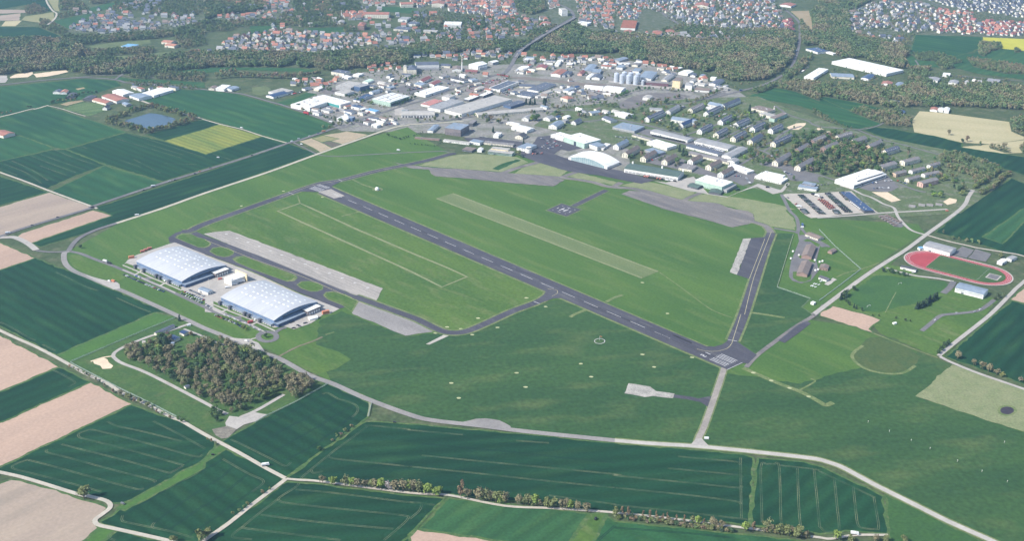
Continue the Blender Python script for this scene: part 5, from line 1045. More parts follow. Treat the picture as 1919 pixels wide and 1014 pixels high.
# ---- the two great barrel hangars
def great_hangar(label, t, near, h, rise, sk):
    A, B, C = W(t, near, h)          # far left / near right / far right corners at the eaves
    d = (B-A).normalized(); n = Vector((-d.y, d.x, 0)); L = (B-A).length; Wd = abs((C-B).dot(n)); sg = 1 if (C-B).dot(n) > 0 else -1
    c = (A+B)/2+n*sg*Wd/2; c.z = 0
    root = empty('hangar', label, 'hangar', c, atan2(d.y, d.x))
    wall_mesh('arch', L, Wd, h, rise).obj('wall', [paint('hangar_wall', (.13,.19,.30), .5)], root)
    RF = surf('hangar_roof', (.43,.437,.45), (.36,.37,.385), big=22, ang=FB, stretch=5, fine=3, fa=.06, rough=.45, spec=.4, rows=7, rowamt=.025)
    roof_mesh('arch', L, Wd, h, rise, .8).obj('roof', [RF], root)
    mb = MB()
    mb.box(-.25, .25, -.9, .9, 0, .3); me = None
    slope = lambda y: h+rise*(1-(2*y/Wd)**2)+.36
    y_s = [Wd*f for f in (.36, .22, .08, -.06, -.20)]
    mb = MB(); mb.box(-2.1, 2.1, -1.0, 1.0, -.05, .22); sm = mb.me('skylight', [SKYL])
    for yi, y in enumerate(y_s):
        for k in range(sk):
            if (k+yi) % 5 == 4: continue
            x = (k+.5+(.3 if yi % 2 else 0))/(sk+.5)*L*.92-L*.46
            o = link('skylight', sm, root, (x, y*sg*(-1) if False else y, slope(y)))
            o.rotation_euler = (-atan2(2*rise*4*y/Wd**2*1.0, 1), 0, 0)
    for k in range(2):
        mb = MB(); mb.box(-.6, .6, -.4, .4, 0, .5)
    mb = MB(); mb.box(-.3, .3, -Wd*.5, Wd*.5, 0, .1)
    # end fronts: low office wing with canopy, glazing, hangar doors
    ex = L/2
    mb = MB(); mb.box(.2, 9, -Wd*.5, Wd*.12, 0, 5.2); mb.obj('office_wing', [paint('wing_navy', (.055,.085,.16), .4)], root, (ex, 0, 0))
    mb = MB(); mb.box(.1, 9.2, -Wd*.505, Wd*.125, 5.2, 5.6); mb.obj('canopy', [RM['B']], root, (ex, 0, 0))
    mb = MB(); mb.box(.1, .35, -Wd*.30, Wd*.40, 7, 9.2); mb.obj('glazing', [GLASS], root, (ex, 0, 0))
    mb = MB(); mb.box(.2, 12, Wd*.15, Wd*.44, 0, 7.4); pb = mb.obj('gate_block', [WM['B']], root, (ex, 0, 0))
    mb = MB(); mb.box(0, 12.3, Wd*.14, Wd*.45, 7.4, 7.9); mb.obj('canopy', [WM['w']], root, (ex, 0, 0))
    for k in range(5):
        mb = MB(); mb.box(12.05, 12.2, -1.4, 1.4, .2, 5); mb.obj('gate', [WM['w']], root, (ex, Wd*(.185+k*.055), 0))
    mb = MB(); mb.box(-.25, .05, -Wd*.45, Wd*.45, .2, 6); mb.obj('hangar_door', [paint('door_steel', (.28,.32,.36), .5)], root, (-ex, 0, 0))
    # low service wing with stair towers along the near long side
    ys = -sg*Wd/2
    mb = MB(); mb.box(-L*.49, L*.49, min(ys, ys-sg*6), max(ys, ys-sg*6), 0, 3.6); mb.obj('service_wing', [WM['g']], root)
    mb = MB(); mb.box(-L*.492, L*.492, min(ys, ys-sg*6.2), max(ys, ys-sg*6.2), 3.6, 3.9); mb.obj('wing_roof', [RM['B']], root)
    for k in range(24):
        o = link('window', unit_window(2.2, 1.5), root, ((k+.5)/24*L*.96-L*.48, ys-sg*6.06, 1.2))
    for f in (-.45, -.26, .02, .10, .30):
        mb = MB(); mb.box(-2.2, 2.2, -2.4, 2.4, 0, 6.4); mb.obj('stair_tower', [WM['d']], root, (f*L, ys-sg*7, 0))
        mb = MB(); mb.box(-.15, .15, -.15, .15, 0, 9.5); mb.obj('mast', [WM['g']], root, (f*L+4, ys-sg*3, 0))
    mb = MB(); mb.box(-.5, .5, -.5, .5, -.2, .5)
    return root
great_hangar('left one of the two great grey barrel roofed hangars', 'e', '235,455 1012,800 1725,505', 9, 6, 11)
great_hangar('right one of the two great grey barrel roofed hangars', 'f', '112,378 908,725 1530,440', 9, 6, 11)
# ---- white arched hangar on the main apron
A, B, C = W('22', '1485,520 1848,612 1918,570', 6); d = (B-A).normalized(); n = Vector((-d.y, d.x, 0)); sg = 1 if (C-B).dot(n) > 0 else -1
Wd = (B-A).length; L = 46; c = (A+B)/2+n*sg*L/2; c.z = 0
root = empty('hangar', 'white arched hangar with tall glass front on the main apron', 'hangar', c, atan2(n.y*sg, n.x*sg))
wall_mesh('arch', L, Wd, 5.5, 11).obj('wall', [WM['w']], root); roof_mesh('arch', L, Wd, 5.5, 11, 1).obj('roof', [RM['w']], root)
nn = 16
for k in range(nn):
    y0, y1 = (k/nn-.5)*Wd*.86, ((k+1)/nn-.5)*Wd*.86; z0 = 4.5+10.5*(1-(2*y0/Wd)**2); z1 = 4.5+10.5*(1-(2*y1/Wd)**2)
    for sx in (-1,):
        mb = MB(); x = sx*(L/2+.12)
        mb.add([(x,y0+.15,.3),(x,y1-.15,.3),(x,y1-.15,z1-1.2),(x,y0+.15,z0-1.2)], [(0,3,2,1)]); mb.obj('door_leaf', [surf('hangar_glass', (.28,.36,.37), (.20,.28,.30), big=8, fine=2, rough=.25, spec=.5)], root)
# ---- silos, tanks, chimney, masts
SIL = paint('silo_steel', (.56,.60,.66), .35, .5, .06, .25)
def silo(label, p, r, h, cone=3.5, m=None, group=None, name='silo'):
    root = empty(name, label, name, Vector((p.x, p.y, 0)), 0, group)
    mb = MB(); mb.cyl(0, 0, 0, h, r, n=20, cap=False)
    for k in range(1, 6): mb.cyl(0, 0, h*k/6-.1, h*k/6+.1, r+.12, n=20)
    mb.obj('shell', [m or SIL], root)
    mb = MB(); mb.cyl(0, 0, h, h+cone, r+.25, .6, n=20); mb.obj('cap', [m or SIL], root)
    return root
for i, (x, y) in enumerate(((130,462),(222,486),(330,494),(446,506))):
    silo('tall silver silo, front row, %s' % ['leftmost','second from left','second from right','rightmost'][i], W1('d', x, y), 7, 23, group='silver silos')
for i, (x, y) in enumerate(((258,440),(362,452),(478,462))):
    silo('tall silver silo, back row, %s' % ['leftmost','middle','rightmost'][i], W1('d', x, y), 7, 23, group='silver silos')
silo('short silver silo beside the maroon shed', W1('d', 562, 515), 4, 13, 2, group='silver silos')
for i, (x, y) in enumerate(((1398,590),(1420,585))): silo('slim dark silo by the white grain tower, %s' % ['left','right'][i], W1('d', x, y), 2.6, 12, 1.5, WM['g'])
for i in range(6): silo('slim steel tank at the white gabled hall, %s' % ['leftmost','second from left','third from left','third from right','second from right','rightmost'][i], W1('b', 1385+i*23, 278-i*3), 1.4, 10, .6, WM['s'], 'steel tanks at the white hall', 'tank')
def chimney(label, p, h, r):
    root = empty('chimney', label, 'chimney', Vector((p.x, p.y, 0)))
    mb = MB(); mb.cyl(0, 0, 0, h, r, r*.6, n=14); mb.obj('shaft', [WM['w']], root)
    for k in range(2):
        mb = MB(); z = h*(.72+k*.16); mb.cyl(0, 0, z, z+h*.06, r*.75, r*.7, n=14); mb.obj('band', [RM['r']], root)
chimney('tall pale chimney with red bands between the factories', W1('b', 1098, 300), 42, 1.9)
chimney('short pale chimney beside the blue roofed warehouse', W1('a', 862, 118), 12, .9)
chimney('tall pale tower stack at the left end of the old town', W1('11', 1281, 165), 26, 1.8)
chimney('slim pale stack in the trees left of the old town', W1('11', 1205, 225), 16, 1.4)
chimney('pale stair tower stack beside the green sided gym', W1('24', 1490, 95), 14, 2.0)
def dome(label, p, r, h, m):
    root = empty('dome', label, 'dome', Vector((p.x, p.y, 0)))
    mb = MB(); mb.cyl(0, 0, 0, h, r*.9, n=20, cap=True); mb.obj('base', [WM['g']], root)
    mb = MB(); mr, ns = 9, 20; v = []; f = []
    for i in range(mr+1):
        a = -pi*.18+(pi/2+pi*.18)*i/mr
        for k in range(ns): v.append((r*cos(a)*cos(2*pi*k/ns), r*cos(a)*sin(2*pi*k/ns), h+r*.3+r*sin(a)))
    for i in range(mr):
        for k in range(ns): f.append((i*ns+k, i*ns+(k+1) % ns, (i+1)*ns+(k+1) % ns, (i+1)*ns+k))
    mb.add(v, f); mb.obj('shell', [m], root, smooth=True)
dome('white radar dome on the grass near the upper runway end', W1('21', 1612, 832), 4.2, 1.5, WM['w'])
dome('white dome among sheds on the upper right meadow', W1('15', 1450, 770), 6.5, 2, WM['w'])
mb = MB()
ring = [W1('21', 1615, 825)+Vector((11*cos(a*pi/8), 11*sin(a*pi/8), 0)) for a in range(16)]
ground('dome_pad', ring, VERGE, 5.5, 'pale ring of grass round the white radar dome')
# watch tower at the copse
p = W1('40', 1622, 315); root = empty('watch_tower', 'grey watch tower on the grass above the copse', 'tower', p)
mb = MB()
for sx in (-1, 1):
    for sy in (-1, 1): mb.box(sx*1.6-.2, sx*1.6+.2, sy*1.6-.2, sy*1.6+.2, 0, 6)
mb.obj('legs', [WM['d']], root); mb = MB(); mb.box(-2, 2, -2, 2, 6, 8.6); mb.obj('cabin', [WM['g']], root); mb = MB(); mb.box(-2.4, 2.4, -2.4, 2.4, 8.6, 9); mb.obj('roof', [RM['B']], root)
# ---- barracks
DM = {}
def dormer_mesh(rm):
    if rm not in DM:
        mb = MB(); mb.add([(-.9,0,0),(.9,0,0),(.9,2.6,0),(-.9,2.6,0),(-.9,0,1.4),(.9,0,1.4),(0,0,2.1),(0,3.4,2.1),(-.9,2.6,1.4),(.9,2.6,1.4)], [(0,1,5,6,4)], 0)
        mb.add([(-1.1,-.2,1.3),(0,-.2,2.2),(0,3.4,2.2),(-1.1,2.8,1.3),(1.1,-.2,1.3),(1.1,2.8,1.3)], [(0,1,2,3)[::-1],(1,4,5,2)[::-1]], 1)
        mb.add([(-.9,0,0),(-.9,0,1.4),(-.9,2.6,1.4),(.9,0,0),(.9,0,1.4),(.9,2.6,1.4)], [(0,1,2),(5,4,3)], 0)
        DM[rm] = mb.me('dormer', [WM['w'], RM[rm]])
    return DM[rm]
def barrack(t, x0, y0, x1, y1, wall, rm, dorm, label, Wd=13.5, h=8.5, rise=5, rows=3):
    P, Q_ = W1(t, x0, y0), W1(t, x1, y1); d = (Q_-P); L = min(d.length, 85); d.normalize(); n = Vector((-d.y, d.x, 0))
    if n.x > 0: n = -n
    c = P+d*L/2+n*Wd/2
    rz = atan2(d.y, d.x)
    root, L, Wd = building('barracks', label, None, None, h, 'gable', rise, wall, rm, 0, True, 'barracks', dims=(c, rz, L, Wd))
    add_windows(root, L, Wd, h, rows, 4.2 if L < 60 else 5.4, 1.6, 1.6, 1.1, 2.6, 'cba' if n.dot(Vector((-d.y,d.x,0))) > 0 else 'cab', 84)
    link('window', unit_window(1.5, 1.5), root, (-L/2-.03, 0, h+1.2), pi/2)
    if dorm:
        k = max(3, int(L/7.5)); zt = h+.25+rise*.22*1.0
        for sy in (-1, 1):
            for i in range(k):
                link('dormer', dormer_mesh(rm), root, ((i+.5)/k*L*.9-L*.45, sy*(Wd/2-Wd*.12), zt), 0 if sy < 0 else pi)
    mb = MB(); mb.box(-.6, .6, -.6, .6, h+rise-.6, h+rise+1.6)
    for f in (-.25, .25): mb.obj('chimney', [WM['r']], root, (f*L, 0, 0))
    return root
BARR = [
 ('24',322,198,468,132,'w','b',1,'white barracks with slate dormer roof, nearest the parade ground'),
 ('24',520,132,612,80,'w','g',0,'white barracks with grey roof half hidden by trees'),
 ('24',728,114,840,62,'c','f',1,'cream barracks with brown grey roof in the top row'),
 ('24',875,147,1003,88,'w','b',1,'white barracks with slate roof below the top crosswise block'),
 ('24',1030,77,1195,8,'w','b',0,'longest white barracks at the top of the rows'),
 ('24',1010,224,1112,172,'w','b',1,'white slate roofed barracks left of the oval lawn'),
 ('24',1155,252,1265,202,'w','b',1,'white slate roofed barracks under the oval lawn'),
 ('24',815,312,922,258,'w','b',1,'white slate roofed barracks at the left of the middle row'),
 ('24',970,347,1062,297,'c','b',1,'cream slate roofed barracks second in the middle row'),
 ('24',1130,384,1237,327,'c','b',1,'cream slate roofed barracks third in the middle row'),
 ('24',1310,292,1417,240,'w','b',1,'white slate roofed barracks with parked cars on its right'),
 ('24',1480,307,1577,262,'w','b',1,'white slate roofed barracks nearest the sandy pitch'),
 ('24',1290,412,1387,352,'c','b',0,'cream barracks nearly hidden by trees in the middle row'),
 ('24',1505,432,1702,340,'c','b',1,'long cream barracks with a row of dormers'),
 ('24',640,258,757,208,'w','s',0,'white barracks with bright blue roof beside the crosswise block'),
 ('24',1725,497,1825,445,'r','f',0,'brick barracks with grey roof among trees, left one'),
 ('24',1870,417,1985,365,'r','f',1,'brick barracks with grey roof among trees, right one'),
 ('24',1525,612,1655,532,'c','f',0,'cream four storey block beside the tree avenue'),
 ('24',1735,657,1872,582,'c','f',0,'cream four storey block in front of the brick barracks'),
 ('24',290,572,395,512,'c','n',0,'pale block with brown roof, second from left behind workshop'),
 ('24',490,602,587,547,'c','n',0,'pale block with brown roof, third from left behind workshop'),
 ('24',730,600,825,555,'w','n',0,'pale block with brown roof, fourth from left behind workshop'),
 ('24',900,652,1003,602,'c','n',0,'pale block with brown roof, fifth from left behind workshop'),
 ('24',1015,722,1117,667,'w','n',0,'pale block with brown roof right behind the green walled hall'),
 ('24',120,532,237,467,'c','n',0,'pale block with brown roof, first from left behind workshop'),
 ('24',35,457,132,407,'w','B',0,'white block with blue grey roof behind the arched hangar'),
 ('25',185,375,315,335,'c','f',1,'cream block with dormers nearest the sandy pitches'),
 ('25',330,417,445,377,'c','f',0,'cream block half behind brown trees at right'),
 ('25',480,465,592,412,'o','f',0,'orange block with grey roof beside park trees'),
 ('25',630,512,752,472,'c','b',1,'cream block with dormers beside a bright lawn'),
 ('25',60,480,185,430,'r','f',0,'brick block sunk among park trees'),
]
for a in BARR: barrack(*a)
for (x0,y0,x1,y1,wl,lab,h,Wd) in ((800,607,942,572,'c','cream three storey block beside the long green field',9,14),(590,661,727,622,'c','large cream block right above the white flat hall',10,15),(717,712,818,688,'o','small orange block with grey roof',7,11),
        (872,682,993,650,'w','white low block in the small estate, upper middle',6,10),(1042,632,1133,605,'w','white low block in the small estate, far right',6,10),(990,717,1128,690,'w','white double block in the small estate, middle right',6,11),(840,762,947,732,'c','beige low block in the small estate, lower left',6,11),(968,810,1113,770,'p','pink and white block at the lower end of the small estate',9,14)):
    barrack('25', x0, y0, x1, y1, wl, 'f', 0, lab, Wd, h, 3, 3 if h > 7 else 2)
# ---------------------------------------------------------------- houses
def inpoly(x, y, P):
    ins = False; n = len(P); j = n-1
    for i in range(n):
        if (P[i][1] > y) != (P[j][1] > y) and x < (P[j][0]-P[i][0])*(y-P[i][1])/(P[j][1]-P[i][1])+P[i][0]: ins = not ins
        j = i
    return ins
LAND = [('the road bridge',1012,88),('the silver silos',1178,146),('the white square block',848,46),('the tan field',1506,42),('the red school block',706,28),
        ('the upper rape field',1885,80),('the pale blue pool hall',250,84),('the banded chimney',866,140),('the blue striped office',672,162),('the red saw tooth factory',1178,46),
        ('the top left slope',130,36),('the pale apartment tower',1054,22),('the white peaked hall',1286,134),('the upper right field',1760,85),('the pond',285,225),
        ('the copse watch tower',325,652),('the red running track',1797,503),('the vehicle park',1560,382),('the white arched hangar',1115,300),('the oval barracks lawn',1395,222),
        ('the brick barracks',1515,275),('the green sided gym',1455,218),('the straw field',1800,240),('the tall brown cube block',855,240),('the white flat hall',1615,335),('the old parade ground',1220,182),
        ('the gravel crossing',536,900),('the slab road mouth',1308,834),('the track hall',1755,462),('the bottom right road',1640,930),
        ('the huge white warehouse',610,190),('the supermarket',960,160),('the longest grey warehouse',900,200),('the great left hangar',330,495),('the great right hangar',500,565),('the red farm barns',205,185),
        ('the helipad',1056,394),('the blue roofed track hall',1822,543),('the small estate at right',1730,330),('the pale corner meadow',1830,740),('the bottom tree row gap',850,930),('the copse concrete pad',455,790),('the middle of the copse',420,700),('the lower left copse bend',330,730),('the upper copse edge',440,645),('the right tip of the copse',570,725)]
ORD = ['closest','second closest','third closest','fourth closest','fifth closest','sixth closest','seventh closest','eighth closest','ninth closest','tenth closest','eleventh closest','twelfth closest','thirteenth closest','fourteenth closest','fifteenth closest','sixteenth closest','seventeenth closest','eighteenth closest','nineteenth closest','twentieth closest']
ORD += ['twenty-%s closest' % s for s in ('first','second','third','fourth','fifth','sixth','seventh','eighth','ninth')]+['thirtieth closest']+['thirty-%s closest' % s for s in ('first','second','third','fourth','fifth','sixth','seventh','eighth','ninth')]+['fortieth closest']+['forty-%s closest' % s for s in ('first','second','third','fourth','fifth','sixth','seventh','eighth','ninth')]
def autolabel(items, only=None):
    """items: (object, description). Rank like things by their nearness to the nearest landmark on the same side of it."""
    B = {}
    for o, d in items:
        x, y = PX(o.location)
        l = min(LAND, key=lambda l: (l[1]-x)**2+(2.2*(l[2]-y))**2)
        dx, dy = x-l[1], (y-l[2])*2.2
        s = ('right of' if dx > 0 else 'left of') if abs(dx) > abs(dy) else ('in front of' if dy > 0 else 'beyond')
        B.setdefault((d, l[0], s), []).append((hypot(dx, dy), o))
    for (d, l, s), lst in B.items():
        lst.sort(key=lambda e: e[0])
        for i, (_, o) in enumerate(lst):
            o['label'] = '%s %s %s' % (d, s, l) if len(lst) == 1 else '%s, %s %s %s' % (d, ORD[min(i, 48)], s, l)
HW = {'white': paint('house_white', (.62,.61,.58)), 'cream': WM['c'], 'grey': WM['g']}
HR = {'red': RM['r'], 'slate': RM['b'], 'brown': RM['n'], 'grey': RM['g'], 'orange': RM['o'], 'crimson': RM['k'], 'dark': RM['d']}
HDIM = [(12.5,9.5,5.2,4.6),(11,9,3.6,4.8),(15,10,5.6,4.4),(10,9,6.2,5.2)]
HME = {}
def house_parts(k, wl, rf):
    if (k,wl,rf) not in HME:
        L, Wd, h, r = HDIM[k]
        kind = 'hip' if k == 3 else 'gable'
        a = wall_mesh(kind, L, Wd, h, r).me('wall', [HW[wl]]); b = roof_mesh(kind, L, Wd, h, r, .6).me('roof', [HR[rf]])
        mb = MB(); mb.box(L*.15-.4, L*.15+.4, .6, 1.4, h+r*.5, h+r+.9); HME[(k,wl,rf)] = (a, b, mb.me('chimney', [WM['r']]), kind, L, Wd, h, r)
    return HME[(k,wl,rf)]
REG = [ # sheet, outline, spacing, base angle, jitter, roof weights
 ('10','700,215 880,150 1100,125 1170,190 1500,215 1530,280 900,312 640,275',24,15,.5,'slate*4 red brown grey*2'),
 ('10','1120,50 1270,0 1500,0 1500,60 1250,95',26,10,.6,'slate*2 grey brown'), ('10','1590,150 1830,120 1850,200 1600,205',26,10,.6,'slate red grey brown'), ('10','1530,215 1900,205 1700,270',20,10,.5,'slate grey brown'),
 ('11','100,470 300,320 560,290 720,255 1000,305 1300,315 1640,335 1640,400 1300,480 900,508 250,520',22.5,-8,.55,'slate*5 red*3 brown*3 grey*3 orange'),
 ('11','90,150 250,160 520,120 560,0 740,0 820,130 660,170 400,205 250,195',27,10,.7,'slate*2 red*2 brown orange'),
 ('11','1290,160 1330,125 1480,120 1490,165 1400,190',15,20,.4,'red*3 orange brown'), ('11','1450,5 1800,0 1820,40 1560,60',20,10,.5,'red*2 brown'),
 ('12','0,-20 955,-20 1010,150 850,190 700,150 450,120 200,50 60,70',18.5,25,.5,'red*4 orange brown*3 slate*2 grey'), ('p','400,5 560,0 700,12 960,60 1010,95 960,110 800,95 640,50 430,55',44,10,.9,'red*2 slate*2 brown grey'),('p','1060,60 1300,70 1480,60 1470,72 1300,80 1080,85',40,10,.9,'red slate brown grey'),('p','1540,10 1600,10 1640,80 1560,60',45,10,.9,'slate brown grey'),('12','0,120 260,120 240,180 0,160',24,10,.6,'red*2 slate'),
 ('p','140,20 300,10 330,50 250,62 150,58',40,10,.9,'slate*2 grey brown red'),('p','690,62 960,98 950,112 740,106 700,92',30,10,.9,'slate*2 red brown grey'),('p','1130,62 1480,64 1480,84 1180,96',32,10,.9,'slate red brown grey'),('12','550,170 1000,150 1330,170 1300,310 1000,340 750,400 350,380 250,300 500,270',31,10,.8,'red*2 slate brown'),
 ('12','1290,-20 1400,-20 1390,60 1320,80',18,10,.4,'red brown slate'), ('12','1560,-20 1918,-20 1918,280 1620,230 1560,120',23,5,.6,'red*3 slate*2 brown orange'),
 ('14','0,-20 1480,-20 1540,100 1600,250 1640,290 1300,280 700,255 560,225 450,120 200,80 0,160',25,20,.5,'red*2 slate*5 brown*4 grey*3'),
 ('14','20,110 230,90 230,180 60,180',24,15,.5,'red slate'), ('14','1590,190 1650,200 1660,300 1600,290',12,40,.3,'crimson*3 red'),
 ('15','300,120 520,20 900,20 1060,60 1080,290 900,315 650,275 280,305',25,25,.6,'slate*4 brown*3 red grey*2'),
 ('15','1080,90 1450,120 1500,330 1100,305',23,35,.5,'red*4 crimson brown slate'), ('15','1490,200 1960,210 1960,340 1500,330',20,30,.45,'crimson*4 red*4 slate'),
 ('15','1000,-10 1960,-20 1960,180 1650,130 1300,80',22,25,.45,'slate*6 dark*4 grey'), ('15','420,350 800,345 790,420 700,400 450,380',30,15,.6,'slate grey red'),
]
HOUSES = []
for t, s, sp, an, jit, wts in REG:
    P = W(t, s); xs = [p.x for p in P]; ys = [p.y for p in P]; an = radians(an); pool = []
    for tok in wts.split():
        nm, _, k = tok.partition('*'); pool += [nm]*int(k or 1)
    cx, cy = sum(xs)/len(xs), sum(ys)/len(ys); rad = max(hypot(x-cx, y-cy) for x, y in zip(xs, ys)); n = int(rad/sp)+1
    for i in range(-n, n+1):
        for j in range(-int(n*.8), int(n*.8)+1):
            if j % 3 == 2 and sp > 18: off = sp*.25
            else: off = 0
            gx, gy = i*sp+R.uniform(-jit,jit)*sp*.5, j*sp*1.25+off+R.uniform(-jit,jit)*sp*.5
            x, y = cx+gx*cos(an)-gy*sin(an), cy+gx*sin(an)+gy*cos(an)
            if R.random() < .10 or not inpoly(x, y, P): continue
            HOUSES.append((x, y, an+R.choice((0, 0, pi/2))+R.uniform(-.08,.08), R.choice(pool), R.choice(('white','white','white','cream','grey'))))
for t, pts, roofs in (('12','265,545 365,540 430,530 515,525 650,500 690,522 820,487 870,540 905,520 1070,520 1170,528 1240,542 1340,540 1430,532 1455,548 1505,542 1600,540 1640,548 1715,545 1760,552 1830,555 1885,582 1030,642 710,708 1500,760 1110,690',['red','red','slate','brown','orange']),
                      ('11','1540,640 1582,630 1650,616 1712,610 1780,602 1560,672 1632,662 1812,645 830,797 940,762 942,797 1030,822 1080,803 1130,800 1182,782 1232,737 1062,770 1000,775 870,770 1220,760 1700,655 1740,640',['red','red','slate','orange']),
                      ('14','287,602 357,612 417,627 462,632 502,657 562,658',['red','orange']), ('c','1450,742 1610,745 700,720 1200,640 1260,665 1340,690 1510,760 1700,600 1330,115 1260,90 1340,175',['slate','brown','grey']),
                      ('10','1845,492 1960,480 1660,160',['red','slate']),('d','1500,440 1570,450 1640,520',['red','brown']),('15','1020,760 1075,765 1380,785 1500,775',['slate','grey'])):
    for p in W(t, pts): HOUSES.append((p.x, p.y, R.uniform(-.3,.5), R.choice(roofs), R.choice(('white','cream'))))
FPOS = []
bpos = [(b[0].location.x, b[0].location.y, max(b[1], b[2])*.5+5) for b in BL]
HOUSES = [h for h in HOUSES if not hitbox(h[0], h[1], 7) and not any(hypot(h[0]-r[0], h[1]-r[1]) < r[2]+6 for r in ROADS)]
HOUSES.sort(key=lambda h: (not (-20 < PX((h[0],h[1],0))[0] < 1940 and PX((h[0],h[1],0))[1] > -4), h[0]**2+h[1]**2))
big = MB(); items = []; HMAT = list(HW.values())+list(HR.values())+[WM['r']]; hmi = {m.name: i for i, m in enumerate(HMAT)}
for idx, (x, y, rz, rf, wl) in enumerate(HOUSES):
    k = R.choice((0,0,1,1,2,3)); A = house_parts(k, wl, rf); s = R.choice((.8,.9,1,1,1.1,1.25,1.4))*R.uniform(.94,1.06)
    if idx < 300:
        o = empty('house', '', 'house', (x, y, 0), rz, 'houses of the town and its villages'); o.scale = (s, s, s)
        link('wall', A[0], o); rr = link('roof', A[1], o); link('chimney', A[2], rr)
        items.append((o, '%s %s house with %s roof' % (['broad','small','long','square'][k], wl, rf)))
    else:
        c, sn = cos(rz)*s, sin(rz)*s
        for me in A[:2]:
            big.add([(x+v.co.x*c-v.co.y*sn, y+v.co.x*sn+v.co.y*c, v.co.z*s) for v in me.vertices], [tuple(p.vertices) for p in me.polygons], hmi[me.materials[0].name])
autolabel(items)
tag(big.obj('distant_houses', HMAT), 'hundreds of small houses of the far town quarters along the top', 'houses', None, 'stuff')
# ---- small halls and yards filling the estate between the surveyed buildings
FILL = [('b','750,380 1000,345 1400,400 1350,460 900,480',2), ('b','1380,560 1640,560 1640,660 1380,640',2), ('b','1080,520 1380,520 1350,640 1050,640',3), ('b','150,330 420,330 400,480 30,560',4), ('b','560,600 1080,560 1100,690 600,700',3),
        ('c','180,60 700,40 900,60 950,260 700,330 250,330',14), ('c','1080,80 1260,90 1340,200 1240,330 1080,260',6), ('c','1560,90 1840,110 1800,320 1650,330 1650,200',6), ('c','620,560 1000,540 1340,560 1340,690 900,640 640,690',7), ('c','180,470 330,470 320,640 100,600',3),
        ('d','780,210 1180,240 1160,420 900,330',5), ('d','1380,330 1640,420 1640,560 1440,560 1380,480',4), ('d','1700,480 1919,480 1919,640 1720,600',4), ('d','0,100 520,120 500,260 300,300 60,280',6),
        ('a','400,680 900,600 1420,680 1380,840 900,760 450,840',12), ('a','1240,880 1913,900 1913,1000 1300,1000',6), ('a','1000,220 1913,300 1913,400 1560,480 1200,420',5), ('a','1780,120 1913,140 1913,380 1600,330',4), ('a','60,150 700,180 850,260 600,420 350,400 300,340',6),
        ('22','1100,60 1250,60 1918,60 1918,300 1700,260 1250,210',9), ('22','880,130 1040,130 1040,210 900,230',2), ('24','-100,-80 300,-40 640,60 420,120 -60,120',4), ('12','0,540 500,500 960,520 900,640 420,600 0,640',8), ('12','1060,520 1918,540 1918,640 1400,620 1060,600',8), ('10','1160,870 1300,910 1500,900 1640,840 1540,820 1250,830',5)]
fitems = []
for t, s, n in FILL:
    P = W(t, s); xs = [p.x for p in P]; ys = [p.y for p in P]; tries = 0; got = 0
    while got < n and tries < 400:
        tries += 1
        x, y = R.uniform(min(xs), max(xs)), R.uniform(min(ys), max(ys)); L = R.uniform(12, 30); Wd = L*R.uniform(.4,.7)
        if not inpoly(x, y, P) or any(hypot(x-b[0], y-b[1]) < b[2]*.9+L*.5 for b in bpos) or any(hypot(x-h[0], y-h[1]) < L*.5+8 for h in HOUSES) or any(hypot(x-r[0], y-r[1]) < r[2]+L*.42 for r in ROADS): continue
        nb = min(BL, key=lambda b: hypot(b[0].location.x-x, b[0].location.y-y)); h = R.uniform(4, 7)
        kind = R.choice(('flat','gable','gable')); wl = R.choice('wwcg'); rm = R.choice('wwggbbcrnfBs')
        o, _, _ = building('workshop', '', None, None, h, kind, 1.8, wl, rm, 0, True, dims=(Vector((x, y, 0)), nb[0].rotation_euler.z+R.choice((0,0,pi/2)), L, Wd), group='small halls of the industrial estate')
        fitems.append((o, '%s %s hall with %s roof' % ('small' if L < 20 else 'medium', {'w':'white','c':'cream','g':'grey'}[wl], {'w':'white','g':'grey','b':'slate','c':'beige','r':'red','n':'brown','f':'dark','B':'bluish','s':'navy'}[rm])))
        bpos.append((x, y, L*.5)); got += 1; FPOS.append((x, y, L*.5))
autolabel(fitems)
# ---- road bridge over the river
P = W('12', '985,540 1050,475 1200,382 1400,258 1540,165'); P = crom(P, 6)
root = empty('bridge', 'long grey road bridge rising over the riverside woods', 'bridge', P[len(P)//2])
def rel(pts): return [p-root.location for p in pts]
def lift(i, n): f = i/(n-1); return 2.5+7*sin(pi*min(1, f*1.05))
def deck(name, w, z0, z1, off, mat):
    mb = MB(); Q = rel(parallel(P, off)); n = len(Q); v = []; 
    L_ = parallel(Q, w/2); R2 = parallel(Q, -w/2)
    for i in range(n):
        z = lift(i, n); v += [(L_[i].x,L_[i].y,z+z1),(R2[i].x,R2[i].y,z+z1),(R2[i].x,R2[i].y,z+z0),(L_[i].x,L_[i].y,z+z0)]
    f = []
    for i in range(n-1):
        for k in range(4): f.append((4*i+k, 4*i+(k+1) % 4, 4*i+4+(k+1) % 4, 4*i+4+k)[::-1])
    mb.add(v, f+[(0,1,2,3),(4*n-1,4*n-2,4*n-3,4*n-4)]); return mb.obj(name, [mat], root)
deck('deck', 15, -1.6, 0, 0, ASPH2); deck('parapet', .6, .05, 1.2, 7.1, CONC2); deck('parapet', .6, .05, 1.2, -7.1, CONC2)
deck('lane_line', .5, .03, .06, 0, WHITE)
for i in range(2, len(P)-2, 3):
    mb = MB(); mb.box(-1.2, 1.2, -5, 5, 0, lift(i, len(P))-1.7); d = P[i+1]-P[i]; mb.obj('pier', [CONC], root, P[i]-root.location, atan2(d.y, d.x))
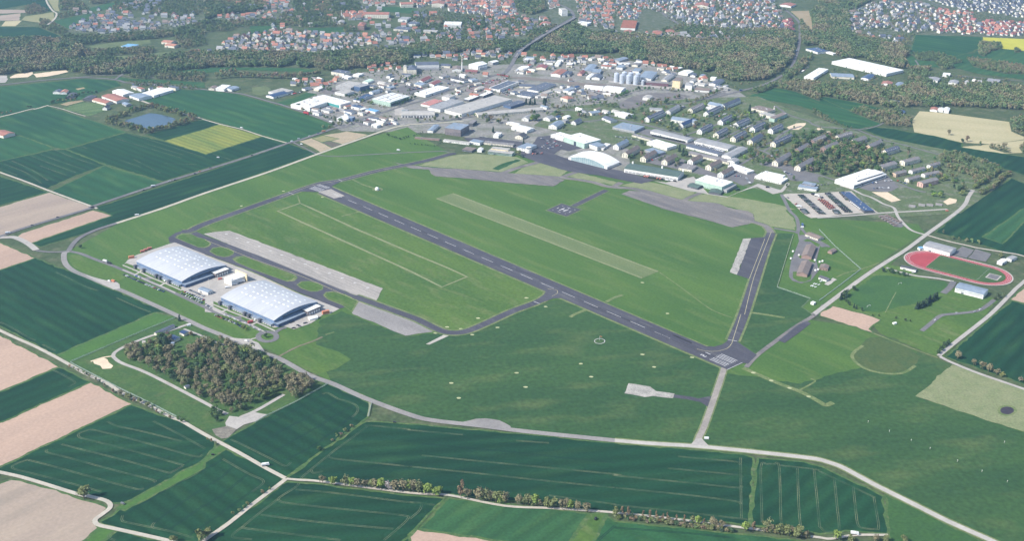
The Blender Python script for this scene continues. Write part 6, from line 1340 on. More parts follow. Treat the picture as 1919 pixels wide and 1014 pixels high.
# ---------------------------------------------------------------- trees
import numpy as np
from mathutils import noise as MN
RG = {}
for r_ in ROADS: RG.setdefault((int(r_[0]//40), int(r_[1]//40)), []).append(r_)
def ROADN(x, y):
    i, j = int(x//40), int(y//40)
    for a in (-1,0,1):
        for b in (-1,0,1): yield from RG.get((i+a, j+b), ())
def leafmat(name, c, var=.35):
    m, nt, b = _nt(name); L = nt.links.new
    geo = N(nt, 'ShaderNodeNewGeometry'); n1 = N(nt, 'ShaderNodeTexNoise'); n1.inputs['Scale'].default_value = .55; L(geo.outputs['Position'], n1.inputs['Vector'])
    r = N(nt, 'ShaderNodeMapRange'); r.inputs[1].default_value = .3; r.inputs[2].default_value = .7; r.inputs[3].default_value = 1-var; r.inputs[4].default_value = 1+var; L(n1.outputs['Fac'], r.inputs[0])
    v = N(nt, 'ShaderNodeVectorMath', operation='SCALE'); v.inputs[0].default_value = c; L(r.outputs[0], v.inputs['Scale'])
    L(v.outputs['Vector'], b.inputs['Base Color']); b.inputs['Roughness'].default_value = .9; b.inputs['Specular IOR Level'].default_value = .1
    b.inputs['Subsurface Weight'].default_value = 0
    return m
LC = {'bare': (.182,.163,.096), 'bareg': (.150,.162,.078), 'green': (.075,.130,.046), 'dark': (.048,.084,.042), 'fresh': (.165,.225,.058), 'olive': (.135,.155,.065), 'blossom': (.36,.32,.30), 'conifer': (.032,.058,.042), 'rust': (.185,.135,.085)}
LM = {k: leafmat('leaf_'+k, c) for k, c in LC.items()}
BARK = surf('bark', (.12,.10,.08), (.08,.07,.055), big=1.5, fine=.4, fa=.2)
def crown_cards(rr, shape, n, size):
    """n leaf clumps through a crown of unit height 1 (base 0) and width ~1; returns verts array (n*4,3)"""
    lobes = []
    if shape == 'round':
        for k in range(9):
            a = rr.uniform(0, 2*pi); r = rr.uniform(.08,.27); lobes.append((r*cos(a), r*sin(a), rr.uniform(.34,.80), rr.uniform(.16,.26)))
        lobes.append((0,0,.62,.28))
    elif shape == 'tall':
        for k in range(9):
            a = rr.uniform(0, 2*pi); z = rr.uniform(.22,.90); r = .17*(1-abs(z-.5)); lobes.append((r*cos(a), r*sin(a), z, rr.uniform(.11,.19)))
    elif shape == 'cone':
        for k in range(10):
            z = k/10; lobes.append((rr.uniform(-.03,.03), rr.uniform(-.03,.03), .08+z*.88, .03+.25*(1-z)))
    else:
        for k in range(8):
            a = rr.uniform(0, 2*pi); r = rr.uniform(.1,.38); lobes.append((r*cos(a), r*sin(a), rr.uniform(.25,.62), rr.uniform(.18,.3)))
    V = []
    for i in range(n):
        lx, ly, lz_, lr = rr.choice(lobes)
        u_, th = rr.uniform(-.75, 1), rr.uniform(0, 2*pi); q_ = sqrt(max(0, 1-u_*u_)); rad = lr*rr.uniform(.62,1.08)
        nx, ny, nz = q_*cos(th), q_*sin(th), u_
        c = Vector((lx+nx*rad, ly+ny*rad, max(.03, lz_+nz*rad*.9)))
        nn = Vector((nx+rr.gauss(0,.45), ny+rr.gauss(0,.45), nz+rr.gauss(0,.45)+.25)).normalized()
        t1 = nn.cross(Vector((rr.gauss(0,1), rr.gauss(0,1), rr.gauss(0,1)))).normalized(); t2 = nn.cross(t1)
        s = size*rr.uniform(.6,1.3)
        V += [c-t1*s-t2*s*.7, c+t1*s-t2*s*.7, c+t1*s*.8+t2*s*.7, c-t1*s*.8+t2*s*.7]
    return np.array([tuple(v) for v in V])
def cards_mesh(name, V, mat):
    n = len(V)//4; me = bpy.data.meshes.new(name); me.from_pydata([tuple(v) for v in V], [], [(4*i,4*i+1,4*i+2,4*i+3) for i in range(n)]); me.materials.append(mat); me.update(); return me
TR = {}
SHP = {'bare': 'round', 'bareg': 'round', 'green': 'round', 'dark': 'round', 'fresh': 'round', 'olive': 'round', 'blossom': 'round', 'conifer': 'cone', 'rust': 'tall'}
def trunk_mesh(v):
    rr = random.Random(50+v); mb = MB(); mb.cyl(0, 0, 0, .5, .030, .018, 7)
    for k in range(5):                         # limbs
        a = rr.uniform(0, 2*pi); z = rr.uniform(.22,.42); l = rr.uniform(.22,.36); e = Vector((cos(a)*l*.8, sin(a)*l*.8, z+l*.8)); b = Vector((0,0,z))
        d = (e-b).normalized(); x = d.cross(Vector((0,0,1))).normalized()*.012; y_ = d.cross(x)
        mb.add([b+x,b+y_,b-x,b-y_,e+x*.3,e+y_*.3,e-x*.3,e-y_*.3], [(0,1,5,4),(1,2,6,5),(2,3,7,6),(3,0,4,7)])
    return mb.me('trunk', [BARK])
TRK_ = [trunk_mesh(v) for v in range(3)]
def tree_meshes(kind, v):
    if (kind, v) not in TR:
        rr = random.Random(hash((kind == 'x', v))+len(kind)*17+sum(map(ord, kind)))
        n = 260 if kind.startswith('bare') or kind == 'rust' else 320
        TR[(kind,v)] = cards_mesh('crown', crown_cards(rr, SHP[kind] if kind != 'shrub' else 'bush', n, .05 if kind.startswith('bare') else .062), LM[kind])
    return TR[(kind,v)]
TNAME = {'bare': ('bare_tree','bare grey brown tree'), 'bareg': ('bare_tree','budding brown green tree'), 'green': ('broadleaf_tree','leafy green tree'), 'dark': ('broadleaf_tree','dark green tree'), 'fresh': ('broadleaf_tree','bright yellow green tree'),
         'olive': ('broadleaf_tree','pale olive tree'), 'blossom': ('blossom_tree','white blossoming tree'), 'conifer': ('conifer','dark conifer'), 'rust': ('bare_tree','slender rust brown tree')}
TITEMS = {}
def tree(kind, x, y, h, w=None, group='trees', label=None):
    h *= 1.22
    nm, desc = TNAME[kind]; w = w*1.22 if w else h*R.uniform(.85,1.1)
    if kind == 'conifer': w = h*.75
    if label: mk_tree(kind, x, y, h, w, group, label)
    else: TSPEC.setdefault(nm, []).append((kind, x, y, h, w, group, ''))
TSPEC = {}
def mk_tree(kind, x, y, h, w, group, label):
    nm, desc = TNAME[kind]; v = R.randrange(3)
    o = empty(nm, label or '', 'tree', (x, y, 0), R.uniform(0, 6.28), group); o.scale = (w, w, h)
    link('trunk', TRK_[v], o); link('crown', tree_meshes(kind, v), o)
    if not label: TITEMS.setdefault(nm, []).append((o, desc))
    return o
def pick(ws):
    pool = []
    for tok in ws.split():
        nm, _, k = tok.partition('*'); pool += [nm]*int(k or 1)
    return R.choice(pool)
def scatter(t, s, sp, ws, h0, h1, group, jit=.45, keep=1.0, avoid=True):
    P = W(t, s); xs = [p.x for p in P]; ys = [p.y for p in P]; y = min(ys); row = 0; n = 0
    while y < max(ys):
        x = min(xs)+(sp/2 if row % 2 else 0)
        while x < max(xs):
            px, py = x+R.uniform(-jit,jit)*sp, y+R.uniform(-jit,jit)*sp
            w_ = ws
            if '|' in ws: w_ = ws.split('|')[0 if MN.noise(Vector((px/32, py/40, 5)))+.12 > 0 else 1]
            if R.random() < keep and inpoly(px, py, P) and not (avoid and (hitbox(px, py, 3) or any(abs(px-r[0]) < r[2]+2 and abs(py-r[1]) < r[2]+2 for r in ROADN(px, py)))):
                tree(pick(w_), px, py, R.uniform(h0,h1)*(1+.35*MN.noise(Vector((px/18, py/18, 9)))), None, group); n += 1
            x += sp
        y += sp*.9; row += 1
    return n
def row(t, s, ws, h0, h1, sp, group, jit=1.2, w=None):
    P = W(t, s); 
    for a, b in zip(P[:-1], P[1:]):
        L = (b-a).length; k = max(1, int(L/sp))
        for i in range(k):
            p = a+(b-a)*((i+R.uniform(.2,.8))/k); tree(pick(ws), p.x+R.uniform(-jit,jit), p.y+R.uniform(-jit,jit), R.uniform(h0,h1), w, group)
bpos = [(b[0].location.x, b[0].location.y, max(b[1], b[2])*.5+3) for b in BL]+FPOS
# bottom avenue
g = 'avenue trees along the bottom farm lane'
for t, x, y, k, h in (('51',1000,528,'bare',9),('51',1095,540,'fresh',9.5),('51',1190,545,'bareg',11),('51',1240,552,'fresh',10),('51',1295,560,'bare',11),('51',1360,563,'bare',9),('51',1410,567,'olive',9.5),('51',1450,572,'bare',11.5),('51',1500,580,'fresh',12),('51',1555,585,'blossom',10),('51',1605,590,'bare',13),('51',1680,595,'bare',13.5),('51',1730,600,'fresh',12),
                    ('52',30,605,'bare',13),('52',75,610,'bareg',13),('52',130,615,'fresh',11.5),('52',170,620,'fresh',10.5),('52',215,628,'fresh',9),('52',245,628,'fresh',9.5),('52',435,655,'rust',20),('52',490,660,'bare',12),('52',580,668,'bare',15),('52',650,675,'bareg',14),('52',690,680,'bare',11),('52',730,690,'olive',12),('52',770,690,'fresh',10),('52',815,695,'bare',12),
                    ('52',915,705,'bare',10),('52',965,705,'olive',9),('52',1005,712,'bareg',12),('52',1065,720,'fresh',12),('52',1095,722,'bare',9),('52',1165,735,'olive',11),('52',1210,738,'olive',12),('52',1290,745,'bare',11),('52',1330,752,'bare',11.5),('52',1360,752,'fresh',10),('52',1420,760,'bare',9.5),('52',1500,768,'bare',11),
                    ('53',15,800,'olive',9),('53',60,805,'rust',10),('53',115,808,'rust',11),('53',240,820,'rust',8),('53',295,825,'rust',9),('53',350,833,'rust',9),('53',405,845,'rust',8),('53',445,845,'rust',9),('53',520,862,'rust',9),('53',590,868,'rust',9),('53',660,865,'bareg',8),('53',705,880,'fresh',9),('53',755,890,'rust',8),('53',820,890,'bare',9),('53',860,900,'bare',8),('53',910,905,'bare',8),
                    ('53',1108,935,'fresh',10),('53',1170,945,'rust',11),('53',1290,920,'bareg',12),('53',1330,930,'bare',8),('53',1395,955,'olive',11),('53',1455,965,'olive',11),('53',1500,960,'bare',9),('53',1545,990,'olive',13),('53',1620,990,'bare',8),('54',145,1005,'fresh',10),('54',270,1030,'olive',8),('54',480,1025,'bare',8),('54',560,1030,'olive',8),('54',720,1030,'olive',8)):
    p = W1(t, x, y); tree(k, p.x, p.y, h*1.05, h*(.50 if k == 'rust' else 1.02), g)
for i in range(60):
    f = i/60; p = W1('53', 20+1000*f, 815+118*f); tree(R.choice(('bare','bareg','olive','dark')), p.x+R.uniform(-3,3), p.y+R.uniform(-4,2), R.uniform(3.5,5.5), R.uniform(5,8), 'scrub under the bottom tree row')
for i in range(12):
    f = i/12; p = W1('53', 1250+420*f, 940+50*f); tree(R.choice(('bare','olive')), p.x, p.y, R.uniform(4,6), 6, 'scrub under the bottom tree row')
for t, x, y, k, h, lab in (('50',715,665,'olive',15,'big yellow green tree standing alone on the bottom left lane'),('50',1712,1015,'olive',13,'yellow green willow beside the lane at the bottom left edge'),('50',1475,1030,'olive',9,'small yellow tree cut by the bottom edge at left'),('51',25,985,'olive',12,'yellow green bush tree at the left of the gravel lane'),
                          ('25',1212,315,'bare',13,'lone tree in the middle of the straw field'),('25',1385,378,'rust',12,'slim lone tree at the lower edge of the straw field'),('25',1338,385,'dark',9,'small dark tree at the lower edge of the straw field'),('25',1730,440,'bare',13,'lone bare tree on the lower straw field'),('22',1065,412,'conifer',12,'dark round fir at the tower office'),('22',1018,510,'olive',11,'pale tree at the end of the tan terminal'),
                          ('24',1260,110,'conifer',20,'tall lone fir beside the brown school'),('30',755,378,'dark',7,'small dark tree on the grass right of the left junction'),('41',570,215,'dark',7,'dark tree on the roundabout island'),('15',920,775,'bare',20,'pale tall poplar near the grey roofed works')):
    p = W1(t, x, y); tree(k, p.x, p.y, h, None, 'single trees' if False else None, lab)
# hedges beside the left lane and small hedges
for t, s, ws, h0, h1, sp, gg in (('40','640,480 860,600 1000,680','bare bareg*2 dark',3,5,9,'lane hedge at left'),('40','1040,720 1200,790 1400,870','bare*2 olive bareg',5,9,9,'lane hedge at left'),('40','1400,875 1560,960 1730,1012','bare bareg green',4,7,9,'lane hedge at left'),('51','10,150 130,210','bare*2',3,5,8,'lane hedge at left'),
                                 ('51','1060,185 1130,130 1245,55','bare*2 bareg',4,6,7,'hedge on the field balk'),('51','965,255 1010,240','green fresh',4,6,8,'hedge on the field balk'),('51','470,630 560,575','bareg olive',4,6,7,'hedge by the gravel lane'),('51','225,820 380,705','bareg olive',4,6,7,'hedge by the gravel lane'),
                                 ('35','560,610 620,600 850,650','dark*3 bareg',6,9,7,'clipped hedge beside the playing field'),('35','190,870 260,820','conifer*2 dark',8,11,6,'dark fir hedge by the right road'),('35','310,785 345,760','dark',7,9,8,'dark fir hedge by the right road'),('35','235,860 300,925 400,970','conifer dark',5,7,6,'dark fir hedge by the right road'),
                                 ('35','900,955 950,940 1050,880 1110,840','conifer*3 dark',9,12,5,'dense fir clump on the playing field'),('45','1095,375 1225,260','dark*2 conifer',6,9,6,'hedge on the right lane corner'),('45','1240,395 1320,430','bare*2',8,11,9,'bare trees on the right lane'),('45','1420,460 1560,530 1680,580 1800,610 1918,640','bare*3 bareg',7,12,9,'bare trees on the right lane'),
                                 ('35','1600,870 1740,830','bareg olive dark',5,9,10,'scrub by the right lane corner'),('45','715,40 870,75','dark bareg',4,5,7,'low hedge above the brownish oval'),('45','490,10 590,20','dark',3,4,7,'low hedge above the brownish oval'),
                                 ('22','20,330 60,320 120,290','dark*2',3,4,6,'dark hedge by the radar lawn'),('22','0,400 250,425 300,380','dark*2',3,4,7,'dark hedge by the radar lawn'),('21','1690,310 1830,360 1918,330','dark*2 green',4,6,8,'dark hedge by the radar lawn'),
                                 ('35','1140,235 1210,240','bareg dark',6,8,7,'scrub at the track crossing'),('35','1240,290 1400,320 1520,345','bareg dark bare',5,9,9,'bare hedge behind the track hall'),('35','1620,450 1730,470','bare olive',9,13,10,'trees by the track sheds'),('40','1660,60 1740,70','dark*2 conifer',9,13,8,'dark trees at the copse gate'),
                                 ('f','40,670 250,750 330,775','olive*2 bareg',4,6,9,'small trees by parked cars'),('f','340,790 520,895','olive*3 fresh',5,8,8,'small trees by parked cars'),('40','1540,215 1580,180','bare*2',6,9,8,'bare bushes by the copse sheds'),('40','1740,215 1800,195','bareg*2',7,10,7,'bushes by the copse sheds'),
                                 ('20','240,65 320,60','bareg dark',5,7,9,'bushes on the upper left lane'),('20','0,125 130,105','bare*2',4,7,10,'bushes on the upper left lane'),('20','480,10 740,-10','dark bareg',5,8,10,'hedge left of the red farm'),('10','470,975 780,885 920,870','dark*2 bareg',6,9,9,'hedge left of the red farm')):
    row(t, s, ws, h0, h1, sp, gg)
# copse
cg = 'trees of the fenced copse'
COP = '1180,300 1330,300 1500,260 1560,210 1600,240 1560,330 1700,420 1780,320 1918,270 41 0,230 150,240 400,320 530,370 640,470 800,590 720,720 560,820 400,880 250,935 180,930 0,820 40 1800,740 1640,640 1560,600 1420,520 1350,480 1200,420'
scatter('40', COP, 9.8, 'bare*8 bareg*3 olive|green*4 bareg*3 dark*2 olive*2 fresh bare', 7.5, 13, cg, .45, .97)
scatter('41', '740,720 800,600 950,600 1010,690 850,780', 9, 'bare*3 bareg', 9, 13, cg)
scatter('41', '0,920 100,890 190,940 140,1000 0,1005', 10, 'green*2 dark', 7, 10, cg)
scatter('40', '1180,380 1240,300 1340,320 1300,420 1220,440', 12, 'bare*2 dark green', 6, 10, cg)
# pond ring
pr = W('20', '1010,190 1110,150 1200,120 1290,85 1400,55 1430,50 1540,80 1640,110 1740,140 1830,165 1720,210 1620,235 1500,270 1370,298 1290,262 1200,240 1100,225 1030,205')
for i in range(len(pr)):
    a, b = pr[i], pr[(i+1) % len(pr)]; k = max(1, int((b-a).length/9.5))
    for j in range(k):
        p = a+(b-a)*((j+R.random())/k)
        for _ in range(3): tree(pick('bare*2 bareg*3 olive*3 green'), p.x+R.uniform(-9,9), p.y+R.uniform(-9,9), R.uniform(7,12), None, 'trees round the pond')
# barracks and park trees
bg_ = 'trees among the barracks'
for s, sp, ws, k in (('100,470 380,400 600,480 720,560 560,640 300,640 100,570', 15, 'bare*2 green*3 dark*2 bareg*2 fresh', .9),):
    scatter('25', s, sp, ws, 9, 14, bg_, .45, k)
scatter('24', '0,140 300,20 900,0 1180,100 1500,120 1700,250 1918,330 1918,700 1600,620 1300,590 1150,540 1100,400 620,330 200,200', 18, 'green*4 dark*2 bare*2 bareg*2 olive fresh', 6.5, 11.5, bg_, .6, .62)
scatter('p', '1485,258 1560,250 1640,285 1665,325 1610,338 1540,328 1480,312', 13, 'green*4 bare*2 dark*2 bareg*2 olive', 9, 14, bg_, .5, .85)
scatter('24', '1280,440 1700,500 1690,640 1500,620 1260,560', 15, 'green*2 bare*2 bareg olive', 8, 12, bg_, .5, .6)
scatter('24', '100,440 640,540 1000,640 1000,690 600,620 120,560', 18, 'green*3 dark bare', 7, 11, bg_, .5, .6)
for t, x, y, k, h in (('24',640,510,'conifer',17),('24',605,470,'conifer',15),('24',665,520,'dark',13),('24',580,580,'green',12),('24',250,410,'dark',12),('24',1395,590,'green',11),('24',1675,740,'green',10),('24',1610,800,'dark',7),('22',1170,185,'green',15),('22',1200,170,'green',13),('22',1145,180,'fresh',13),('22',780,290,'conifer',13),('22',440,170,'dark',10),('22',1590,130,'dark',12),('22',1440,270,'dark',10),('22',830,200,'bare',11),('22',760,170,'bare',12),('22',700,150,'bareg',12)):
    p = W1(t, x, y); tree(k, p.x, p.y, h, None, bg_)
scatter('25', '-20,250 200,290 500,360 800,440 960,520 800,560 600,480 380,400 100,440', 17, 'green*3 bare dark bareg', 6, 11, bg_, .5, .6)
scatter('25', '560,580 1150,520 1200,620 1000,800 640,740', 19, 'green*3 bare dark bareg', 5, 9, bg_, .5, .5)
scatter('25', '950,640 1200,600 1300,700 1440,830 1380,960 1280,900 1180,740 1000,830', 15, 'bare green*2 dark bareg fresh', 7, 12, 'trees below the small estate', .5, .7)
scatter('25', '1040,850 1180,880 1170,920 1030,890', 12, 'green*2 fresh', 7, 11, 'trees below the small estate')
row('25', '1460,820 1700,650', 'olive*2 bareg green', 8, 12, 6, 'twin tree rows at right', 2); row('25', '1500,880 1650,800 1720,720 1800,680', 'olive*2 bareg bare', 8, 12, 6, 'twin tree rows at right', 2)
scatter('22', '650,150 1000,110 1500,110 1918,150 1500,160 1050,120 900,230 700,200', 22, 'bare*3 green bareg*2 dark', 7, 12, 'trees behind the car park', .5, .7)
row('11', '100,735 300,720 600,730 850,735 1080,705', 'bare*4 bareg*2', 12, 17, 8, 'row of bare trees by the railway', 3)
row('11', '150,690 300,680', 'bare*2', 12, 15, 8, 'row of bare trees by the railway', 4)
# industrial estate trees
ig = 'trees of the industrial estate'
for t, s, ws, sp in (('a','60,650 250,720 300,760','bare dark',9),('a','1070,520 1300,470 1600,370','dark*3 green',8),('a','1250,560 1540,640','green*2 bareg',9),('a','600,870 820,900 940,950','green bareg dark',9),('b','0,860 230,780 340,730','dark*2 green',9),('b','250,700 400,660','dark*2',9),('b','0,500 260,420 400,380','green*2 dark',10),('a','1180,960 1280,930','bareg olive',9),
                     ('c','380,830 470,840 560,850','conifer*3',9),('c','620,820 700,830 720,780','conifer*4',7),('c','780,280 830,270','olive',9),('c','1650,430 1700,420','olive',9),('d','400,640 500,600 760,590','green*2 dark bareg',9),('d','820,590 1100,620 1380,640','green*2 bareg',11),('d','100,740 250,690 350,640','green*2 dark',9),('d','420,850 560,840 700,850 900,830','green bareg bare',11),('d','700,800 950,760 1200,720','green*2 bareg bare',9),('d','30,880 150,860 260,870','green*2',11),
                     ('d','1240,790 1450,780 1650,700 1850,620','green bareg bare*2',9),('c','1350,800 1500,800 1650,830 1850,850','green*3 bare',11),('c','780,880 900,900 1130,920','bare bareg',9),('22','0,200 100,190 640,140','bareg green',16),('21','1100,260 1220,230 1400,215','bareg dark',11),('21','1680,170 1840,180','bareg*2 green',9),('11','1100,830 1190,860','green dark',9)):
    row(t, s, ws, 6, 11, sp, ig, 2.5)
for t, x, y in (('c',690,830),('c',705,850),('c',400,835),('c',470,835),('c',540,835)):
    p = W1(t, x, y); tree('conifer', p.x, p.y, 15, None, ig)
def cards_obj(name, V, T, label):
    n = len(V); k = [len(v)//4 for v in V]; V = np.concatenate(V).astype(np.float32); nf = len(V)//4
    me = bpy.data.meshes.new(name); me.vertices.add(len(V)); me.vertices.foreach_set('co', V.ravel())
    me.loops.add(len(V)); me.loops.foreach_set('vertex_index', np.arange(len(V), dtype=np.int32))
    me.polygons.add(nf); me.polygons.foreach_set('loop_start', np.arange(0, len(V), 4, dtype=np.int32)); me.polygons.foreach_set('loop_total', np.full(nf, 4, dtype=np.int32))
    me.materials.append(WOODM); me.update(calc_edges=True)
    at = me.attributes.new('tone', 'FLOAT_COLOR', 'FACE'); C_ = np.ones((nf, 4), np.float32); C_[:, :3] = np.repeat(np.array(T, np.float32), k, 0); at.data.foreach_set('color', C_.ravel())
    return tag(link(name, me), label, 'trees', None, 'stuff')
# ---------------------------------------------------------------- woods and garden trees, each a mass
def woodmat():
    m, nt, b = _nt('wood_leaf'); L = nt.links.new
    at = N(nt, 'ShaderNodeAttribute'); at.attribute_name = 'tone'
    geo = N(nt, 'ShaderNodeNewGeometry'); n1 = N(nt, 'ShaderNodeTexNoise'); n1.inputs['Scale'].default_value = .4; L(geo.outputs['Position'], n1.inputs['Vector'])
    r = N(nt, 'ShaderNodeMapRange'); r.inputs[1].default_value = .3; r.inputs[2].default_value = .7; r.inputs[3].default_value = .7; r.inputs[4].default_value = 1.3; L(n1.outputs['Fac'], r.inputs[0])
    v = N(nt, 'ShaderNodeVectorMath', operation='SCALE'); L(at.outputs['Color'], v.inputs[0]); L(r.outputs[0], v.inputs['Scale']); L(v.outputs['Vector'], b.inputs['Base Color'])
    b.inputs['Roughness'].default_value = .95; b.inputs['Specular IOR Level'].default_value = .05
    return m
WOODM = woodmat()
NPR = np.random.default_rng(5)
WPRO = [crown_cards(random.Random(100+i), sh, 76, .092) for i, sh in enumerate(('round','round','tall','tall','round','bush'))]
WFLOOR = surf('wood_floor', (.095,.110,.058), (.070,.095,.048), big=20, fine=5, fa=.3)
def wood(t, s, sp, brown, h0, h1, label, keep=1.0, floor=True, houses=False, name='woodland'):
    if floor: sp *= .84
    P = W(t, s); xs = [p.x for p in P]; ys = [p.y for p in P]; V = []; T = []
    y = min(ys); rw = 0
    while y < max(ys):
        x = min(xs)+(sp/2 if rw % 2 else 0)
        while x < max(xs):
            px, py = x+R.uniform(-.5,.5)*sp, y+R.uniform(-.5,.5)*sp; x += sp
            if R.random() > keep or not inpoly(px, py, P): continue
            if not floor and any(abs(px-r[0]) < r[2]+3 and abs(py-r[1]) < r[2]+3 for r in ROADN(px, py)): continue
            if hitbox(px, py, 3): continue
            nz = MN.noise(Vector((px/80, py/130, 3)))*1.15+MN.noise(Vector((px/24, py/36, 8)))*.5+R.gauss(0,.07)
            if floor and MN.noise(Vector((px/38, py/52, 21))) < -.36: continue
            f = nz+brown
            if f > .30: c = R.choice(('bare','bare','rust','bareg'))
            elif f > .05: c = R.choice(('bareg','olive','bare','green'))
            elif f > -.25: c = R.choice(('green','green','olive','bareg','green'))
            else: c = R.choice(('dark','green','dark','green'))
            k = R.uniform(1.0,1.5); c = tuple((v*.66+m_*.34)*k for v, m_ in zip(LC[c], (.105,.122,.072)))
            h = R.uniform(h0,h1)*.98; w_ = h*R.uniform(.75,1.0); a = R.uniform(0,6.28); A = WPRO[R.randrange(6)]
            ca, sa = cos(a)*w_, sin(a)*w_
            V.append(np.stack([px+A[:,0]*ca-A[:,1]*sa, py+A[:,0]*sa+A[:,1]*ca, A[:,2]*h], 1)); T.append(c)
        y += sp*.9; rw += 1
    if not V: return
    n = len(V); cards_obj(name, V, T, label)
    if floor: ground('wood_floor', P, WFLOOR, 1.5, 'shaded floor below: '+label)
    WCNT[0] += n
WCNT = [0]
